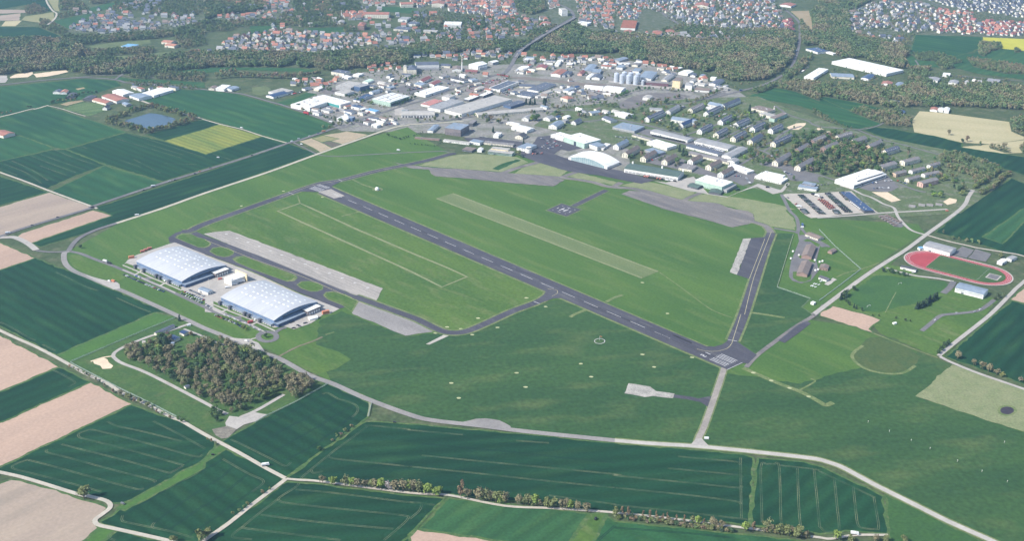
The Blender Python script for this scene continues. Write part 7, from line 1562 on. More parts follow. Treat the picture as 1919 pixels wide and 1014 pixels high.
for t, s, sp, br, h0, h1, lab in (
 ('10','-300,390 0,380 330,372 700,400 800,480 740,560 660,650 330,662 80,705 -300,700',9.5,.28,14,20,'dense riverside wood at the left edge, brown tops'),
 ('10','560,350 640,345 1080,335 1600,300 1918,205 1918,300 1400,365 1000,395 800,420 640,400',9.5,-.1,11,16,'belt of trees below the white houses at upper left'),
 ('10','780,480 1430,450 1450,495 1250,505 820,535',9.5,.0,10,14,'thin tree belt behind the camping meadow'),
 ('10','640,580 950,555 1200,565 1300,530 1500,550 1760,500 1918,500 1918,640 1540,665 1100,695 800,700 660,670',9.5,.12,13,19,'broad riverside belt at upper left'),
 ('10','1240,690 1540,670 1918,690 1918,770 1500,745 1200,735',10,.1,9,14,'low trees along the railway at upper left'),
 ('10','1640,350 1918,300 1918,420 1700,460 1660,400',12,-.1,10,14,'trees right of the pool meadow'),
 ('10','230,70 330,40 450,100 370,130 240,130',10,.25,9,12,'little wood at the top left field path'),
 ('10','370,180 460,200 640,290 560,330 380,260',10,.25,9,12,'scrub wood below the olive field'),
 ('10','550,20 720,0 800,60 740,95 570,105',10,.15,10,14,'grove on the top left slope'),
 ('10','840,-20 1100,-30 1000,30 850,40',10,.2,10,14,'grove at the top edge on the slope'),
 ('10','530,140 830,70 860,100 560,175',10,.05,7,10,'hedge strip on the top left slope'),
 ('11','-30,520 300,505 1100,508 1500,490 1700,470 1918,480 1918,600 1700,610 1500,640 1380,640 1300,660 1150,660 900,628 300,628 0,630 -30,600',9,.05,14,20,'long dense riverside wood left of the bridge'),
 ('11','0,-40 520,-40 560,20 600,80 480,105 250,130 150,140 0,190',10,-.2,12,18,'wooded hill at the top edge left of the old town'),
 ('11','0,200 300,200 700,180 760,100 830,140 820,0 1300,0 1440,20 1480,110 1300,120 1260,200 1300,250 960,255 720,235 430,240 200,290 0,300',12,-.1,10,15,'garden woods above the village left of the bridge'),
 ('11','1310,240 1450,260 1430,300 1300,300',10,-.1,9,13,'trees by the tall dark red house'),
 ('12','-10,440 300,400 700,410 960,400 1150,390 1330,300 1250,330 1080,450 990,490 700,492 600,470 200,520 -10,540',9,-.05,14,19,'riverside wood left of the bridge ramp'),
 ('12','1140,470 1420,290 1540,230 1640,290 1740,330 1918,310 1918,500 1400,505 1230,480',9,-.1,14,20,'riverside wood right of the bridge'),
 ('12','955,-30 1240,-30 1280,90 1200,120 1130,140 1010,100',9,-.1,11,16,'wooded park at the top edge beside the tower'),
 ('12','480,180 700,170 720,260 560,290 490,250',11,-.2,10,14,'park trees right of the white square block'),
 ('12','900,180 1020,170 1100,220 900,260',12,-.1,9,13,'park trees in the middle of the town'),
 ('12','80,170 310,170 300,280 110,260',13,-.15,9,13,'park trees left of the white square block'),
 ('12','1080,320 1350,240 1400,230 1250,320 1120,390',11,.0,10,14,'trees beside the bridge deck'),
 ('13','-10,500 -10,330 450,365 700,375 900,400 1100,420 1350,330 1640,300 1690,370 1665,560 1560,660 1400,755 1100,760 900,700 780,650 620,640 480,600 200,570',9,.22,14,21,'great riverside wood at upper centre right, brown and green'),
 ('13','440,270 650,240 1300,290 1330,330 1100,400 700,360 460,320',13,-.1,10,14,'gardens and trees under the upper town'),
 ('13','1300,280 1620,270 1680,320 1350,350',10,.3,11,15,'brown trees left of the curving highway'),
 ('13','1500,60 1640,110 1560,90 1480,40',10,-.1,10,13,'green trees at the top by the red hall'),
 ('13','1740,200 1860,330 1850,100 1918,60 15 0,0 250,-40 560,-40 380,60 280,120 290,330 400,350 600,400 760,440 860,480 780,560 850,640 720,640 600,590 400,555 200,540 60,470 0,450 13 1918,420 1770,430 1740,330',9.5,.02,13,19,'great wood right of the curving highway'),
 ('13','1560,720 1700,600 1850,500 1840,560 1720,680 1600,760',9,.0,10,15,'tree belt between highway and white hall'),
 ('15','-10,800 400,790 560,835 700,830 900,790 1000,700 1080,740 1010,800 1300,830 1500,790 1918,830 2300,850 2300,1050 1700,1020 1350,1000 600,1005 380,965 0,895',9.5,.12,12,18,'long wood at right edge above the straw field'),
 ('13','1280,860 1480,800 1700,750 1918,790 1918,950 1700,860 1500,815 1330,880',9.5,.1,11,16,'tree belt above the green field behind the barracks'),
 ('15','860,500 1000,490 1150,505 1340,580 1250,600 1080,570 920,560',9.5,.05,8,12,'scrub hedge under the upper right field, left part'),
 ('15','1380,545 1550,560 1918,620 2300,640 2300,700 1750,690 1450,625',9.5,.0,8,12,'scrub hedge under the upper right field, right part'),
 ('15','860,640 1050,640 1010,700 900,770 830,740',9.5,.15,11,16,'clump of trees beside the upper right meadow'),
 ('15','1500,400 1700,410 1710,460 1600,480 1540,530 1490,500',9.5,.1,10,14,'clump at the corner of upper rape field'),
 ('15','1820,460 1890,465 1880,490 1830,490',9,.1,8,11,'small clump under the upper rape field'),
 ('15','1080,580 1200,580 1280,640 1150,650',9.5,.0,10,14,'clump on the upper right meadow'),
 ('25','400,60 560,100 700,90 740,40 860,180 850,240 640,230 500,180 330,110 280,90',10,.15,9,14,'hedgerow wood between field and straw field'),
 ('25','0,100 250,240 330,270 280,280 100,200 -60,120 -60,60',11,.1,6,9,'hedge along the lane behind the barracks'),
 ('25','1120,570 1150,490 1330,500 1560,580 1700,625 1470,800 1420,700 1240,650',9,.18,9,14,'copse at the lower right of the small estate'),
 ('25','1790,190 1918,150 2300,100 2300,350 1918,330 1820,290',9.5,.2,11,15,'trees at right edge beside straw field'),
 ('25','1400,400 1530,395 1520,415 1420,412',9,.1,6,9,'scrub on the edge of the straw field'),
 ('25','1590,415 1720,440 1800,480 1740,480 1600,440',9,.1,6,10,'scrub on the lower straw field'),
 ('25','1870,430 1918,400 2300,380 2300,500 1918,500',10,.1,8,12,'scrub at right edge below straw field'),
 ('10','1200,760 1400,770 1700,790 1900,835 1800,845 1500,810 1250,800',11,-.1,5,9,'trees around the car park by the farm'),
):
    wood(t, s, sp, br, h0, h1, lab)
for t, s, sp, br, h0, h1, lab, kp in (
 ('11','100,470 300,320 560,290 720,255 1000,305 1300,315 1640,335 1640,420 1300,490 900,512 250,525',12,-.12,5,9,'garden trees between houses of the village left of the bridge',.75),
 ('10','700,210 880,150 1100,120 1170,190 1500,230 1918,200 1530,290 900,312 640,275',13,-.15,5,9,'garden trees between white houses at upper left',.5),
 ('12','0,0 955,-20 1010,150 850,190 700,150 450,120 200,50 60,70',15,-.1,5,9,'garden trees of the old town',.55),
 ('12','250,100 600,150 1330,170 1300,310 1000,350 750,400 0,400 0,120',12,-.12,7,12,'garden trees below the old town',.6),
 ('12','1560,-20 1918,-20 1918,300 1620,240 1560,120',13,-.1,6,10,'garden trees right of the bridge head',.5),
 ('14','0,-20 1480,-20 1540,100 1600,250 1640,290 1300,285 700,260 560,230 450,120 200,80 0,160',12,-.1,5,9,'garden trees of the upper town',.8),
 ('15','300,120 520,20 900,20 1060,60 1080,290 900,315 650,275 280,305',12,-.1,5,9,'garden trees of the upper right housing',.8),
 ('15','1080,60 1960,180 1960,340 1100,310',14,-.1,4,7,'garden trees between the red roofs at upper right',.6),
 ('15','1000,-10 1960,-20 1960,180 1300,80',16,-.1,4,6,'garden trees between slate roofs at the top right',.6),
 ('10','1080,-20 1918,-20 1918,130 1600,160 1250,100 1050,120',12,-.15,8,13,'trees on the slope at top left of the wooded hill',.8),
 ('15','300,330 900,320 880,420 700,440 400,400',12,-.05,7,11,'garden trees at the foot of the upper right housing',.7),
 ('14','250,560 700,640 1100,760 1300,760 1200,850 900,760 560,680 300,640',14,.0,5,9,'allotment trees by the white peaked hall',.4),
 ('15','950,690 1800,750 1800,830 950,800',13,.1,7,11,'trees around the works at upper right',.5),
 ('15','100,640 700,700 800,830 400,800 0,790 0,680',15,-.05,7,11,'trees around the blue roofed works',.45),
 ('11','760,740 1250,720 1500,640 1918,590 1918,720 1300,760 1100,850 800,810',15,-.05,5,9,'trees between the houses by the railway',.45),
 ('12','0,540 960,500 960,640 750,600 300,560 0,600',17,-.05,5,9,'trees behind the factories',.4),
 ('12','980,500 1918,520 1918,780 1300,620 1000,680',17,-.05,5,9,'trees around the sidings houses',.4),
 ('c','600,600 1919,560 1919,900 700,900',15,.0,5,9,'bushes in the yards and gardens of the estate',.45),
 ('b','0,300 1919,300 1919,700 0,700',18,.0,5,9,'bushes along the estate streets',.36),
 ('a','300,300 1913,250 1913,1000 600,960',18,.0,5,9,'bushes around the estate warehouses',.36)):
    wood(t, s, sp, br, h0, h1, lab, kp, False, name='garden_trees')
print('WOODTREES', WCNT)

for nm, lst in TSPEC.items():
    vis = lambda s: (-10 < PX((s[1], s[2], 0))[0] < 1930) and (-5 < PX((s[1], s[2], 0))[1] < 1030)
    lst.sort(key=lambda s: (not vis(s), -s[3]/hypot(s[1], s[2])))
    for s in lst[:298]: mk_tree(*s)
    rest = lst[298:]
    if rest:
        V = []; T = []
        for kind, x, y, h, w_, gp, _ in rest:
            A = WPRO[R.randrange(6)]; a = R.uniform(0, 6.28); ca, sa = cos(a)*w_, sin(a)*w_
            V.append(np.stack([x+A[:,0]*ca-A[:,1]*sa, y+A[:,0]*sa+A[:,1]*ca, A[:,2]*h], 1)); T.append(tuple(v*R.uniform(.85,1.2) for v in LC[kind]))
        cards_obj('scattered_trees', V, T, {'bare_tree': 'smaller bare brown trees strewn between the buildings and copse', 'broadleaf_tree': 'smaller green trees strewn between the buildings and copse'}.get(nm, 'smaller trees'))
for nm, lst in TITEMS.items(): autolabel(lst)
print('TREES', {k: len(v) for k, v in TITEMS.items()}, {k: len(v) for k, v in TSPEC.items()})
# ---------------------------------------------------------------- vehicles and small things
CP = {k: surf('car_'+k, c, tuple(v*.9 for v in c), big=5, fine=1, fa=.06, rough=.35, spec=.5) for k, c in {'white': (.72,.72,.72), 'silver': (.40,.41,.43), 'black': (.025,.025,.03), 'blue': (.05,.09,.22), 'red': (.40,.05,.05), 'dark green': (.035,.055,.04), 'grey': (.16,.165,.175), 'orange': (.55,.20,.10), 'salmon red': (.52,.17,.12)}.items()}
TYRE = paint('tyre', (.03,.03,.03))
VME = {}
def car_mesh(kind, c):
    if (kind, c) in VME: return VME[(kind, c)]
    mb = MB()
    def prof(P, w, m=0, gm=None):
        n = len(P); v = [(p[0],-w/2,p[1]) for p in P]+[(p[0],w/2,p[1]) for p in P]
        mb.add(v, [tuple(range(n)), tuple(range(2*n-1,n-1,-1))], m)
        for i in range(n): mb.add([v[i], v[(i+1) % n], v[n+(i+1) % n], v[n+i]], [(3,2,1,0)], (gm or {}).get(i, m))
    if kind == 'car':
        prof([(-2.15,.3),(2.15,.3),(2.2,.75),(1.1,.92),(-1.9,.98),(-2.2,.8)], 1.78)
        prof([(1.1,.92),(.45,1.42),(-1.2,1.46),(-1.9,.98)], 1.55, 1, {1: 0})
        wh = (1.35,-1.35); wr = .34; ww = .8
    elif kind == 'van':
        prof([(-2.6,.35),(2.6,.35),(2.7,1.0),(1.9,1.25),(1.45,2.2),(-2.6,2.25)], 1.95, 0, {3: 1})
        wh = (1.7,-1.7); wr = .38; ww = .88
    elif kind == 'truck':
        prof([(1.6,.6),(3.6,.6),(3.65,1.7),(3.3,2.7),(1.7,2.8)], 2.3, 0, {2: 1})
        mb.box(-3.6, 1.4, -1.2, 1.2, .9, 1.15, 2); mb.box(-3.6, 1.35, -1.22, 1.22, 1.16, 2.9, 0)
        wh = (2.6,-1.8,-2.9); wr = .5; ww = 1.0
    elif kind == 'tractor':
        prof([(-1.2,.7),(1.9,.7),(1.95,1.4),(.2,1.6),(-1.2,1.6)], 1.3); prof([(-1.2,1.61),(.1,1.61),(-.1,2.7),(-1.1,2.7)], 1.4, 1, {2: 0})
        wh = (-.7,1.3); wr = .7; ww = .85
    else:   # container
        mb.box(-3, 3, -1.22, 1.22, .05, 2.6, 0)
        for k in range(-9, 10): mb.box(k*.31-.05, k*.31+.05, -1.26, 1.26, .2, 2.5, 0)
        wh = ()
    for x in wh:
        for s in (-1, 1):
            n = 10; v = [(x+wr*cos(2*pi*i/n), s*(ww-.1), wr+wr*sin(2*pi*i/n)) for i in range(n)]+[(x+wr*cos(2*pi*i/n), s*(ww+.12), wr+wr*sin(2*pi*i/n)) for i in range(n)]
            mb.add(v, [(i,(i+1) % n,n+(i+1) % n,n+i) for i in range(n)]+[tuple(range(n,2*n)), tuple(range(n-1,-1,-1))], 2)
    VME[(kind, c)] = mb.me(kind, [CP[c], GLASS, TYRE]); return VME[(kind, c)]
VIT = {}
VN = {'car': ('parked_car','car','car'), 'van': ('van','van','van'), 'truck': ('truck','truck','lorry'), 'tractor': ('tractor','tractor','tractor'), 'container': ('shipping_container','container','container')}
def veh(kind, c, p, rz, group=None, label=None, s=1.0, lz_=.42):
    if not label: VSPEC.setdefault(kind, []).append((c, p, rz, group, s)); return
    mk_veh(kind, c, p, rz, group, label, s)
VSPEC = {}
def mk_veh(kind, c, p, rz, group, label, s, lz_=.7):
    nm, cat, w_ = VN[kind]; o = link(nm, car_mesh(kind, c), None, (p.x, p.y, lz_), rz); o.scale = (s, s, s)
    tag(o, label, cat, group)
    if not label: VIT.setdefault(kind, []).append((o, '%s %s' % (c, w_)))
    return o
CARC = ['white','silver','black','blue','red','grey','grey','silver','black','white']
def line(t, s, n, kinds, cols, ang, group, jit=.6, s_=1.0):
    P = W(t, s); tot = sum((b-a).length for a, b in zip(P[:-1], P[1:]))
    for i in range(n):
        d = tot*(i+.5)/n
        for a, b in zip(P[:-1], P[1:]):
            l = (b-a).length
            if d <= l: break
            d -= l
        u_ = (b-a).normalized(); p = a+u_*(d+R.uniform(-jit,jit)); rz = atan2(u_.y, u_.x)+radians(ang)+R.uniform(-.06,.06)+(pi if R.random() < .3 else 0)
        veh(R.choice(kinds), R.choice(cols), p, rz, group, None, s_)
line('e','20,690 330,830 560,925 720,990',24,['car'],CARC,90,'cars parked along the hangar road')
line('f','20,650 250,745 340,780 450,845',17,['car'],CARC,90,'cars parked along the hangar road')
line('e','190,705 300,750',3,['car','van'],['white','blue','silver'],0,'cars parked along the hangar road')
line('f','130,640 400,745 500,780 610,850 820,915',9,['car'],['white','silver','black','grey'],0,'cars parked along the hangar road')
for s in ('1690,800 1800,850 1900,895','1720,785 1830,830 1918,870','1770,770 1850,805 1918,835','1820,830 1900,870'): line('30',s,9,['car'],CARC,95,'cars in the park between the hangars')
line('31','0,905 60,940',5,['car'],CARC,95,'cars in the park between the hangars')
line('f','1150,770 1200,750',2,['car'],['black'],0,'dark vehicles on the right hangar yard'); line('f','1250,800 1300,825',2,['car'],['black'],40,'dark vehicles on the right hangar yard'); line('f','1350,780 1400,765',2,['car'],['black'],0,'dark vehicles on the right hangar yard'); line('f','1180,850 1215,845',2,['car'],['black'],0,'dark vehicles on the right hangar yard')
line('f','1220,720 1300,690',3,['car'],['black','grey'],0,'dark vehicles on the right hangar yard'); line('f','1370,655 1440,650',2,['truck'],['silver','black'],0,'dark vehicles on the right hangar yard')
for t, x, y, c, a, k, lab, s in (('f',1680,625,'orange',30,'container','long orange container at the end of the right hangar yard',1.8),('f',555,765,'red',30,'container','red container on the lawn before the right hangar',1.3),('e',150,405,'orange',30,'container','orange and blue container left of the left hangar',1.5),('e',340,300,'salmon red',30,'container','salmon container behind the left hangar, lower',1.2),('e',400,275,'salmon red',30,'container','salmon container behind the left hangar, middle',1.2),('e',460,250,'salmon red',30,'container','salmon container behind the left hangar, upper',1.2),
                                ('f',100,115,'salmon red',30,'container','salmon container beside the white flat hall',1.0),('f',210,245,'white',20,'truck','white lorry at the left end of the right hangar',1.0),('f',315,200,'white',30,'truck','white lorry beside the white flat hall, left',1.2),('f',420,160,'white',30,'truck','white lorry beside the white flat hall, right',1.5),('e',1480,750,'white',10,'truck','white lorry in front of the left hangar wing',1.0),('e',1570,720,'black',20,'truck','dark lorry in front of the left hangar gates',1.2),
                                ('e',360,630,'white',60,'van','white van at the left hangar stairs, left one',1.2),('e',740,800,'white',60,'van','white van at the left hangar stairs, right one',1.2),('f',640,720,'white',60,'van','white van at the right hangar stairs',1.2),('30',1060,692,'orange',-30,'container','orange container in the lay-by of the left perimeter road',1.1),('30',1025,692,'white',-30,'van','white van in the lay-by of the left perimeter road',1.0),
                                ('30',985,505,'white',-20,'truck','white bus like lorry on the hangar road, first',1.1),('30',1025,525,'black',-20,'truck','dark lorry on the hangar road kerb',1.0),('30',1283,72,'white',25,'truck','white lorry on the white gravel track',1.0),('51',515,380,'white',20,'truck','white lorry on the gravel lane above the crossing',1.2),('40',1770,108,'white',20,'container','white container at the copse gate',.95),('41',390,255,'white',-10,'van','white van in the lay-by below the hangar road',1.0),('41',445,280,'black',-10,'car','black car in the lay-by below the hangar road',1.2),
                                ('54',300,965,'white',-10,'truck','white trailer at the end of the bottom farm lane',1.2),('53',778,153,'white',0,'container','white container beside the slab road mouth',.9),('50',1042,707,'grey',-20,'van','grey green wagon at the edge of the lower left wheat',.9),('52',1575,835,'black',70,'van','dark wagon on the grass path at the bottom',1.0),('51',68,290,'black',0,'container','tiny dark hut on the balk of the lower left wheat',.6),
                                ('21',125,530,'white',10,'van','white van in the dark field under the rape',1.1),('21',345,252,'white',0,'van','white van on the field path by the rape',1.2),('21',905,405,'white',-20,'van','white van beside the beige garden plot',1.0),('21',950,120,'red',-25,'truck','long red lorry on the road by the warehouse',2.0),('21',1180,198,'white',-20,'truck','white lorry near the roundabout',1.2),('21',1812,462,'white',0,'van','white vehicle on the radar lawn lane',1.4),
                                ('h',350,30,'blue',80,'truck','blue lorry on the lane by the munition yard',1.4),('h',350,55,'white',0,'container','white container on the lane by the munition yard',.9),('35',1195,30,'salmon red',0,'container','red container by the right road top',.8),('24',1430,810,'black',0,'truck','dark lorry on the yard road before the canteen lawn',1.0),('24',1148,835,'dark green',30,'truck','dark green lorry by the green walled hall',1.4),('24',825,803,'dark green',0,'truck','dark green lorry between the tent sheds',1.0)):
    veh(k, c, W1(t, x, y), radians(a), None, lab, s)
for t, x, y, c, k, a in (('20',1348,835,'black','car',28),('20',1435,800,'white','truck',28),('20',1588,750,'white','car',28),('20',1640,738,'black','car',28),('20',1825,680,'black','car',28),('20',1870,660,'orange','car',28),('30',300,166,'black','car',28),('30',540,90,'black','car',28),('30',75,241,'white','truck',28),('21',50,625,'black','car',25),('21',440,509,'black','car',25),('21',815,379,'white','van',25),('21',880,355,'silver','van',25),('21',980,327,'white','car',25),('21',1112,286,'orange','truck',25),('21',1060,300,'blue','car',25),
                         ('14',1725,300,'black','car',80),('14',1715,400,'white','car',80),('14',1700,480,'white','truck',80),('14',1640,640,'silver','car',50),('14',1300,820,'black','car',20),('14',1180,850,'blue','truck',20),('14',1420,780,'silver','car',20)):
    veh(k, c, W1(t, x, y), radians(a), 'vehicles driving on the highway', None, 1.15)
vg = 'rows of the gravel vehicle park'
DG = ['dark green','black','dark green','grey']
for s, n, k, cs in (('452,290 785,580',14,'truck',DG),('492,290 838,585',14,'truck',DG),('650,272 690,292',2,'truck',DG),('785,332 815,338',1,'truck',['black']),('745,355 920,510',7,'tractor',['salmon red']),('790,360 955,505',7,'tractor',['salmon red','orange']),('830,372 985,490',7,'tractor',['salmon red']),('975,525 1020,580',4,'truck',DG),('1008,515 1065,575',4,'truck',DG),
                    ('858,268 1172,555',14,'truck',DG),('898,262 1238,558',15,'truck',DG),('1072,250 1185,375',6,'truck',DG),('1108,245 1232,372',6,'truck',DG),('1238,395 1390,515',7,'truck',['white']),('488,508 558,578',4,'truck',DG),('522,500 592,570',4,'truck',DG)):
    line('g', s, n, [k], cs, 75, vg, .5, 1.0 if k == 'truck' else 1.5)
line('g','400,425 430,440',1,['tractor'],['salmon red'],60,vg,.2,1.4); line('g','440,470 470,470',1,['truck'],['white'],0,vg,.2,1.3); line('g','715,305 740,310',1,['truck'],['white'],0,vg,.2,1.4); line('g','275,330 305,335',1,['car'],['black'],0,vg,.2,1.2)
line('24','262,705 450,735',13,['truck'],['salmon red','black','salmon red','dark green'],75,'lorries before the long workshop',.3,.95); line('24','475,742 575,755',4,['truck'],['white','black','silver','white'],0,'lorries before the long workshop',.3)
line('24','350,322 660,388',20,['truck'],['black','dark green'],80,'dark lorries between the workshops',.4,.95); line('24','755,405 1030,475',17,['van','car'],['white','white','silver'],85,'white vans between the workshops',.4); line('24','940,455 1025,475',5,['van'],['white'],85,'white vans between the workshops',.4)
line('24','135,350 270,375',10,['car'],CARC,85,'cars beside the workshops'); line('24','0,330 120,345',8,['car'],CARC,85,'cars beside the workshops')
for s in ('1215,445 1300,385 1330,345','1250,450 1330,400 1365,370','1290,445 1400,410','1330,385 1420,420','1230,350 1290,370'): line('22', s, 9, ['car'], CARC, 80, 'cars in the park by the white hangars', 1.2)
line('22','1150,495 1240,490',5,['van','truck'],['grey','salmon red','black','white'],40,'aircraft tugs and trucks beside the main apron',1,1.1); line('22','650,335 730,345',8,['car'],['black','grey'],85,'dark cars behind the terminal'); line('22','545,280 600,270',6,['car'],CARC,85,'cars beside the tall brown cube block'); line('22','1040,525 1060,520',1,['truck'],['dark green'],90,'dark lorry at the terminal end',.1,1.2)
for t, s, n in (('24','950,150 1050,115',9),('24','1330,290 1420,250',7),('24','400,190 470,160',6),('24','860,295 930,265',5),('24','1080,235 1130,215',5),('24','1180,265 1270,225',5),('24','1430,535 1470,515',5),('24','1115,700 1190,705',7),('24','1230,720 1270,780',7),('24','1580,660 1660,690',8),('24','330,560 410,525',6),('24','1500,470 1530,460',3),('24','750,580 820,560',4),('25','500,820 660,815',9),('25','490,770 560,760',4),('25','610,750 680,745',6),('25','730,745 830,780',6),('25','-30,790 100,780',4)):
    line(t, s, n, ['car','car','van'], CARC, 85, 'cars parked among the barracks', .8)
for t, s, n in (('24','1600,905 1620,910',1),('45','1080,60 1090,50',1),('35','1430,985 1530,945',2),('35','1270,985 1300,990',1),('35','870,610 900,615',2),('41','1770,1014 1790,1014',1)): line(t, s, n, ['car'], ['black','white','silver'], 0, 'cars at the sports ground')
for t, s, n in (('b','220,570 420,540',14),('b','230,600 440,570',14),('b','870,500 1000,530',12),('b','950,470 1150,500',12),('b','1400,480 1640,440',10),('b','1400,510 1600,470',8),('b','1560,600 1919,660',16),('b','1650,440 1850,410',10),('c','0,640 110,690',8),('c','1420,590 1640,690',16),('c','1500,610 1740,640',12),('c','770,570 860,540',6),('a','1330,830 1480,760',10),('a','1580,400 1700,370',8),('a','900,690 1350,640',12),('a','1750,1000 1913,960',9),('a','1350,910 1560,900',9),('a','560,760 850,720',9),('a','0,470 250,400',9),('10','1240,795 1520,800',14),('14','1730,690 1820,620',9)):
    line(t, s, n, ['car','car','car','van'], CARC if t != 'a' else CARC+['red','salmon red'], 80, 'cars in the yards of the industrial estate', 1.0, 1.1)
for _ in range(70):                       # short rows beside the halls of the estate
    b = R.choice(BL+[None]*0)
    x, y = PX(b[0].location)
    if not (540 < x < 1350 and 110 < y < 235): continue
    o = b[0].location; a = b[0].rotation_euler.z; sd_ = R.choice((-1, 1)); dx = Vector((cos(a), sin(a), 0)); dy = Vector((-sin(a), cos(a), 0))
    for i in range(R.randint(4, 9)):
        if R.random() < .8: veh(R.choice(('car','car','car','van')), R.choice(CARC), o+dx*(i*2.9-12)+dy*sd_*(b[2]/2+7), a+pi/2, 'cars in the yards of the industrial estate')
for k, lst in VSPEC.items():
    lst.sort(key=lambda e: e[1].x**2+e[1].y**2)
    for c, p, rz, gp, s in lst[:290]: mk_veh(k, c, p, rz, gp, None, s)
    rest = lst[290:]
    if rest:
        mb = MB(); ML = list(CP.values())+[GLASS, TYRE]; mi = {m.name: i for i, m in enumerate(ML)}
        for c, p, rz, gp, s in rest:
            me = car_mesh(k, c); cc, sn = cos(rz)*s, sin(rz)*s; v0 = len(mb.v)
            mb.v += [(p.x+v.co.x*cc-v.co.y*sn, p.y+v.co.x*sn+v.co.y*cc, .7+v.co.z*s) for v in me.vertices]
            for pl in me.polygons: mb.f.append(tuple(i+v0 for i in pl.vertices)); mb.m.append(mi[me.materials[pl.material_index].name])
        tag(mb.obj('parked_cars', ML), 'far rows of parked cars in the yards of the industrial estate', 'cars', None, 'stuff')
for k, lst in VIT.items(): autolabel(lst)
print('VEH', {k: len(v) for k, v in VIT.items()})
# red train
for i in range(3):
    a, b = W('12', '845,705 895,713'); d = (b-a); p = a+d*(i/2); rz = atan2(d.y, d.x)
    mb = MB(); mb.box(-9.5, 9.5, -1.4, 1.4, .9, 3.8, 0); mb.box(-9.3, 9.3, -1.2, 1.2, 3.8, 4.1, 1)
    o = empty('rail_car', ['left end car of the short red train', 'middle car of the short red train', 'right end car of the short red train'][i], 'train', Vector((p.x, p.y, .3)), rz, 'red train')
    mb.obj('body', [CP['red'], WM['g']], o)
    for s in (-1, 1):
        mb = MB(); mb.box(-8.6, 8.6, -.05, .05, 2.2, 3.2); mb.obj('window_band', [GLASS], o, (0, s*1.42, 0))
        mb = MB(); mb.box(-1.5, 1.5, -1.1, 1.1, 0, .85); mb.obj('bogie', [TYRE], o, (s*6.3, 0, 0))
# small sheds in two rows
for r_i, s in enumerate(('1680,615 1890,745', '1760,600 1960,700')):
    a, b = W('g', s); u_ = (b-a).normalized()
    for i in range(6):
        p = a+(b-a)*(i/5)
        o = empty('shed', '%s small brown shed of the %s row in the small grey yard' % (['first','second','third','fourth','fifth','last'][i], ['left','right'][r_i]), 'shed', p, atan2(u_.y, u_.x)+pi/2, 'brown sheds in two rows')
        wall_mesh('gable', 7, 5, 2.2, 1.2).obj('wall', [WM['B']], o); roof_mesh('gable', 7, 5, 2.2, 1.2, .3).obj('roof', [RM['n']], o)
for i, (x, y) in enumerate(((870,985),(960,975),(1035,975),(1120,970))):
    p = W1('25', x, y)
    o = empty('shed', '%s of four grey tents on the grass under the lane' % ['leftmost','second from left','third from left','rightmost'][i], 'shed', p, radians(-20), 'grey tents')
    wall_mesh('gable', 12, 8, 1.6, 2).obj('wall', [WM['g']], o); roof_mesh('gable', 12, 8, 1.6, 2, .3).obj('roof', [RM['f']], o)
# water tanks by the brown sheds
for i, (x, y) in enumerate(((210,420),(178,528),(540,555),(612,580),(655,568),(590,695),(548,708),(300,478))):
    p = W1('h', x, y); o = empty('tank', 'small white tank at the brown sheds, %s' % ['far left','lower left','between the two sheds','by the brick shed, left','by the brick shed, right','at the lower lane, right','at the lower lane, left','at the shed gap'][i], 'tank', p)
    mb = MB(); mb.cyl(0, 0, 0, 2.4, 1.8, n=14); mb.obj('shell', [WM['w']], o); mb = MB(); mb.cyl(0, 0, 2.4, 3, 1.8, .4, 14); mb.obj('cap', [WM['w']], o)
p = W('h', '680,912 740,930 875,842 810,815'); ground('concrete_pad', p, CONC2, 7, 'pale slab beside the white walled shed')
for i, (x, y) in enumerate(((490,935),(530,905),(560,910),(600,920),(630,870),(515,940),(550,955))):
    q_ = W1('h', x, y); o = link('pallet_stack', car_mesh('container', 'white'), None, (q_.x, q_.y, .3), .6); o.scale = (.7,.6,.35)
    tag(o, 'low white stack on the grass below the white shed, %s' % ['far left','upper left','upper middle','right','far right','lower left','lower middle'][i], 'stack', 'white stacks by the sheds')
# tents and awnings
p = W1('f', 1490, 705); o = empty('tent', 'white storage tent on the right hangar yard', 'tent', p, radians(30))
wall_mesh('gable', 13, 9, 3, 2.2).obj('wall', [WM['w']], o); roof_mesh('gable', 13, 9, 3, 2.2, .2).obj('roof', [RM['w']], o)
p = W1('45', 705, 88); o = empty('tent', 'small white tent on the playing field edge', 'tent', p, .4)
wall_mesh('gable', 5, 4, 2.2, 1.2).obj('wall', [WM['w']], o); roof_mesh('gable', 5, 4, 2.2, 1.2, .2).obj('roof', [RM['w']], o)
# wind sock and masts
def mast(name, label, p, h, sock=False, group=None):
    o = empty(name, label, 'mast', p, 0, group); mb = MB(); mb.cyl(0, 0, 0, h, .16, .10, 8); mb.obj('pole', [WM['w']], o)
    mb = MB()
    if sock: mb.cyl(0, 0, 0, 3.4, .55, .3, 10, cap=False); c = mb.obj('sock', [CP['orange']], o, (.3, 0, h-.5)); c.rotation_euler = (0, pi/2*1.1, 0)
    else: mb.box(-.4, .4, -.3, .3, h, h+.4); mb.obj('lamp_head', [WM['w']], o)
mast('wind_sock', 'wind sock pole in the white ring on the grass', W1('42', 1775, 240), 7, True)
for i, (t, x, y) in enumerate((('54',1570,185),('54',1172,345),('54',1380,432),('54',1595,520),('54',780,170),('54',940,238),('54',595,92),('54',415,12))):
    mast('light_mast', 'white approach light mast on the lower right grass, %s' % ['farthest right','fourth along the line','fifth along the line','last along the line','third from the runway','by the cross mark','second from the runway','nearest the runway'][i], W1(t, x, y), 2.4, False, 'approach light masts')
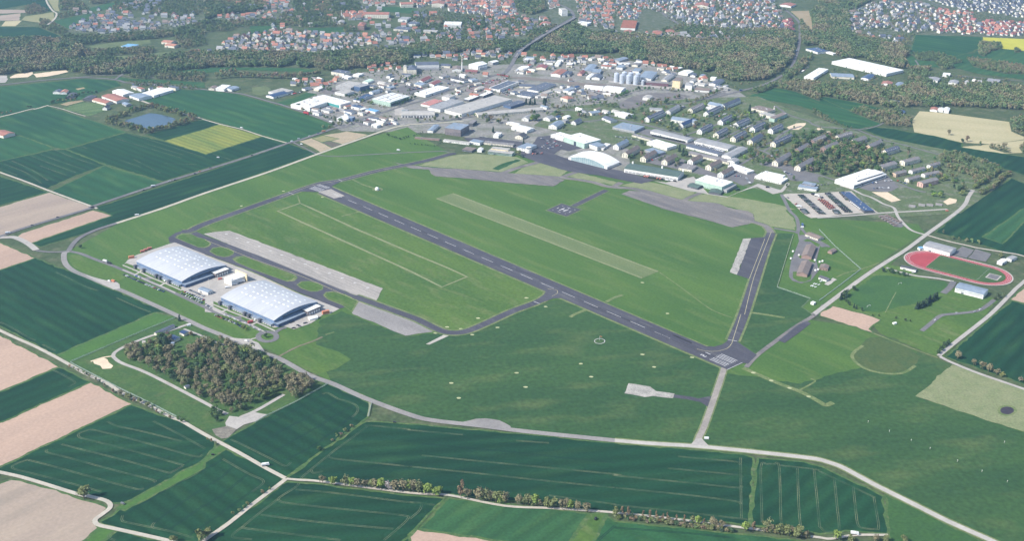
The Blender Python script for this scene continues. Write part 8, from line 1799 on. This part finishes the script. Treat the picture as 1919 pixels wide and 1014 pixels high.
for i, (x, y) in enumerate(((755,715),(465,925))):
    p = W1('35', x, y); o = empty('goal', 'white goal on the playing field, %s one' % ['upper','lower'][i], 'goal', p, .5); mb = MB()
    for s in (-3.6, 3.6): mb.box(s-.15, s+.15, -.15, .15, 0, 2.5)
    mb.box(-3.6, 3.6, -.15, .15, 2.5, 2.75); mb.obj('posts', [WM['w']], o); mb = MB(); mb.box(-3.5, 3.5, .2, 1.6, 0, .1); mb.obj('net', [WM['g']], o)
# pole with dark head by the hangar office
mast('floodlight', 'tall grey light mast between the two big hangars', W1('e', 1480, 905), 14)
# ---- chain link fences
FEN = paint('fence_wire', (.33,.40,.36), .5)
def fence(label, t, s, sp=9):
    P = W(t, s); root = empty('fence', label, 'fence', P[0]); mb = MB()
    for a, b in zip(P[:-1], P[1:]):
        d = b-a; n = Vector((-d.y, d.x, 0)).normalized()*.06
        for z in (.35, .8, 1.25, 1.7, 2.15):
            q_ = [a-n, b-n, b+n, a+n]; v = [(p.x-P[0].x, p.y-P[0].y, z) for p in q_]+[(p.x-P[0].x, p.y-P[0].y, z+.12) for p in q_]
            mb.add(v, [(0,1,5,4),(1,2,6,5),(2,3,7,6),(3,0,4,7),(4,5,6,7)])
    mb.obj('wire_mesh', [FEN], root); tot = sum((b-a).length for a, b in zip(P[:-1], P[1:])); sp = max(sp, tot/90); m2 = MB(); m2.box(-.12, .12, -.12, .12, 0, 2.5); pm = m2.me('post', [FEN]); c = 0
    for a, b in zip(P[:-1], P[1:]):
        k = int((b-a).length/sp)
        for i in range(k): link('post', pm, root, a+(b-a)*(i/k)-P[0])
fence('pale wire fence from the lane corner to the copse gate', '40', '1640,32 1350,150 1000,300 660,445')
fence('wire fence along the gravel lane below the enclosure', '40', '660,450 710,480 900,580 1150,710 1400,830 1700,985')
fence('wire fence between copse and wheat field', '41', '1150,652 850,820 580,950 470,1012')
fence('short wire fence crossing the field corner by the perimeter road', '41', '1562,828 1528,958')
fence('wire fence left of the munition yard', '33', '1672,250 1520,745 1830,852', 12)
fence('wire fence right of the munition yard toward the perimeter road', '35', '0,205 150,362 390,575 200,722 0,872', 12)
# ---------------------------------------------------------------- camera, light, air
cam = bpy.data.cameras.new('camera'); co = bpy.data.objects.new('camera', cam); COL.objects.link(co)
cam.sensor_width = 36; cam.lens = FOC*36/1919; cam.clip_start = 1; cam.clip_end = 60000
X = Vector((1,0,0)); Y0 = Vector((0, sin(PITCH), cos(PITCH))); Fw = Vector((0, cos(PITCH), -sin(PITCH)))
c_, s_ = cos(ROLL), sin(ROLL)
rt = X*c_-Y0*s_; up = X*s_+Y0*c_
co.matrix_world = Matrix(((rt.x, up.x, -Fw.x, 0), (rt.y, up.y, -Fw.y, 0), (rt.z, up.z, -Fw.z, HCAM), (0,0,0,1)))
scene.camera = co
SUN_EL, SUN_AZ = radians(41), radians(208)      # sun stands to the left, a little behind the camera
sd = Vector((cos(SUN_EL)*cos(SUN_AZ), cos(SUN_EL)*sin(SUN_AZ), sin(SUN_EL)))
sl = bpy.data.lights.new('sun', 'SUN'); sl.energy = 4.2; sl.angle = radians(.5); sl.color = (1, .95, .87)
so = bpy.data.objects.new('sun', sl); COL.objects.link(so); so.rotation_euler = (-sd).to_track_quat('-Z', 'Y').to_euler(); so.location = (0,0,900)
w = bpy.data.worlds.new('World'); scene.world = w; w.use_nodes = True
nt = w.node_tree; bg = nt.nodes['Background']
sky = nt.nodes.new('ShaderNodeTexSky'); sky.sky_type = 'NISHITA'; sky.sun_disc = False; sky.sun_elevation = SUN_EL
sky.sun_rotation = pi/2-SUN_AZ; sky.altitude = 300; sky.dust_density = 1.5
nt.links.new(sky.outputs[0], bg.inputs[0]); bg.inputs[1].default_value = .135
scene.view_settings.view_transform = 'Standard'; scene.view_settings.look = 'None'; scene.view_settings.exposure = .8; scene.view_settings.gamma = 1
# haze
hm = bpy.data.materials.new('haze'); hm.use_nodes = True; n = hm.node_tree; n.nodes.clear()
ho = n.nodes.new('ShaderNodeOutputMaterial'); pv = n.nodes.new('ShaderNodeVolumePrincipled')
pv.inputs['Color'].default_value = (.44,.70,1,1); pv.inputs['Density'].default_value = 5.4e-5; pv.inputs['Anisotropy'].default_value = .25
n.links.new(pv.outputs[0], ho.inputs['Volume'])
mb = MB(); mb.box(-23000,23000,-23000,23000,-1.4,HCAM+25)
hz = mb.obj('haze', [hm]); tag(hz, 'thin blue spring haze over the whole valley', 'haze', None, 'stuff')
scene.cycles.volume_bounces = 0; scene.cycles.max_bounces = 4; scene.cycles.diffuse_bounces = 2
print('OBJECTS', len(bpy.data.objects), 'MESHES', len(bpy.data.meshes))
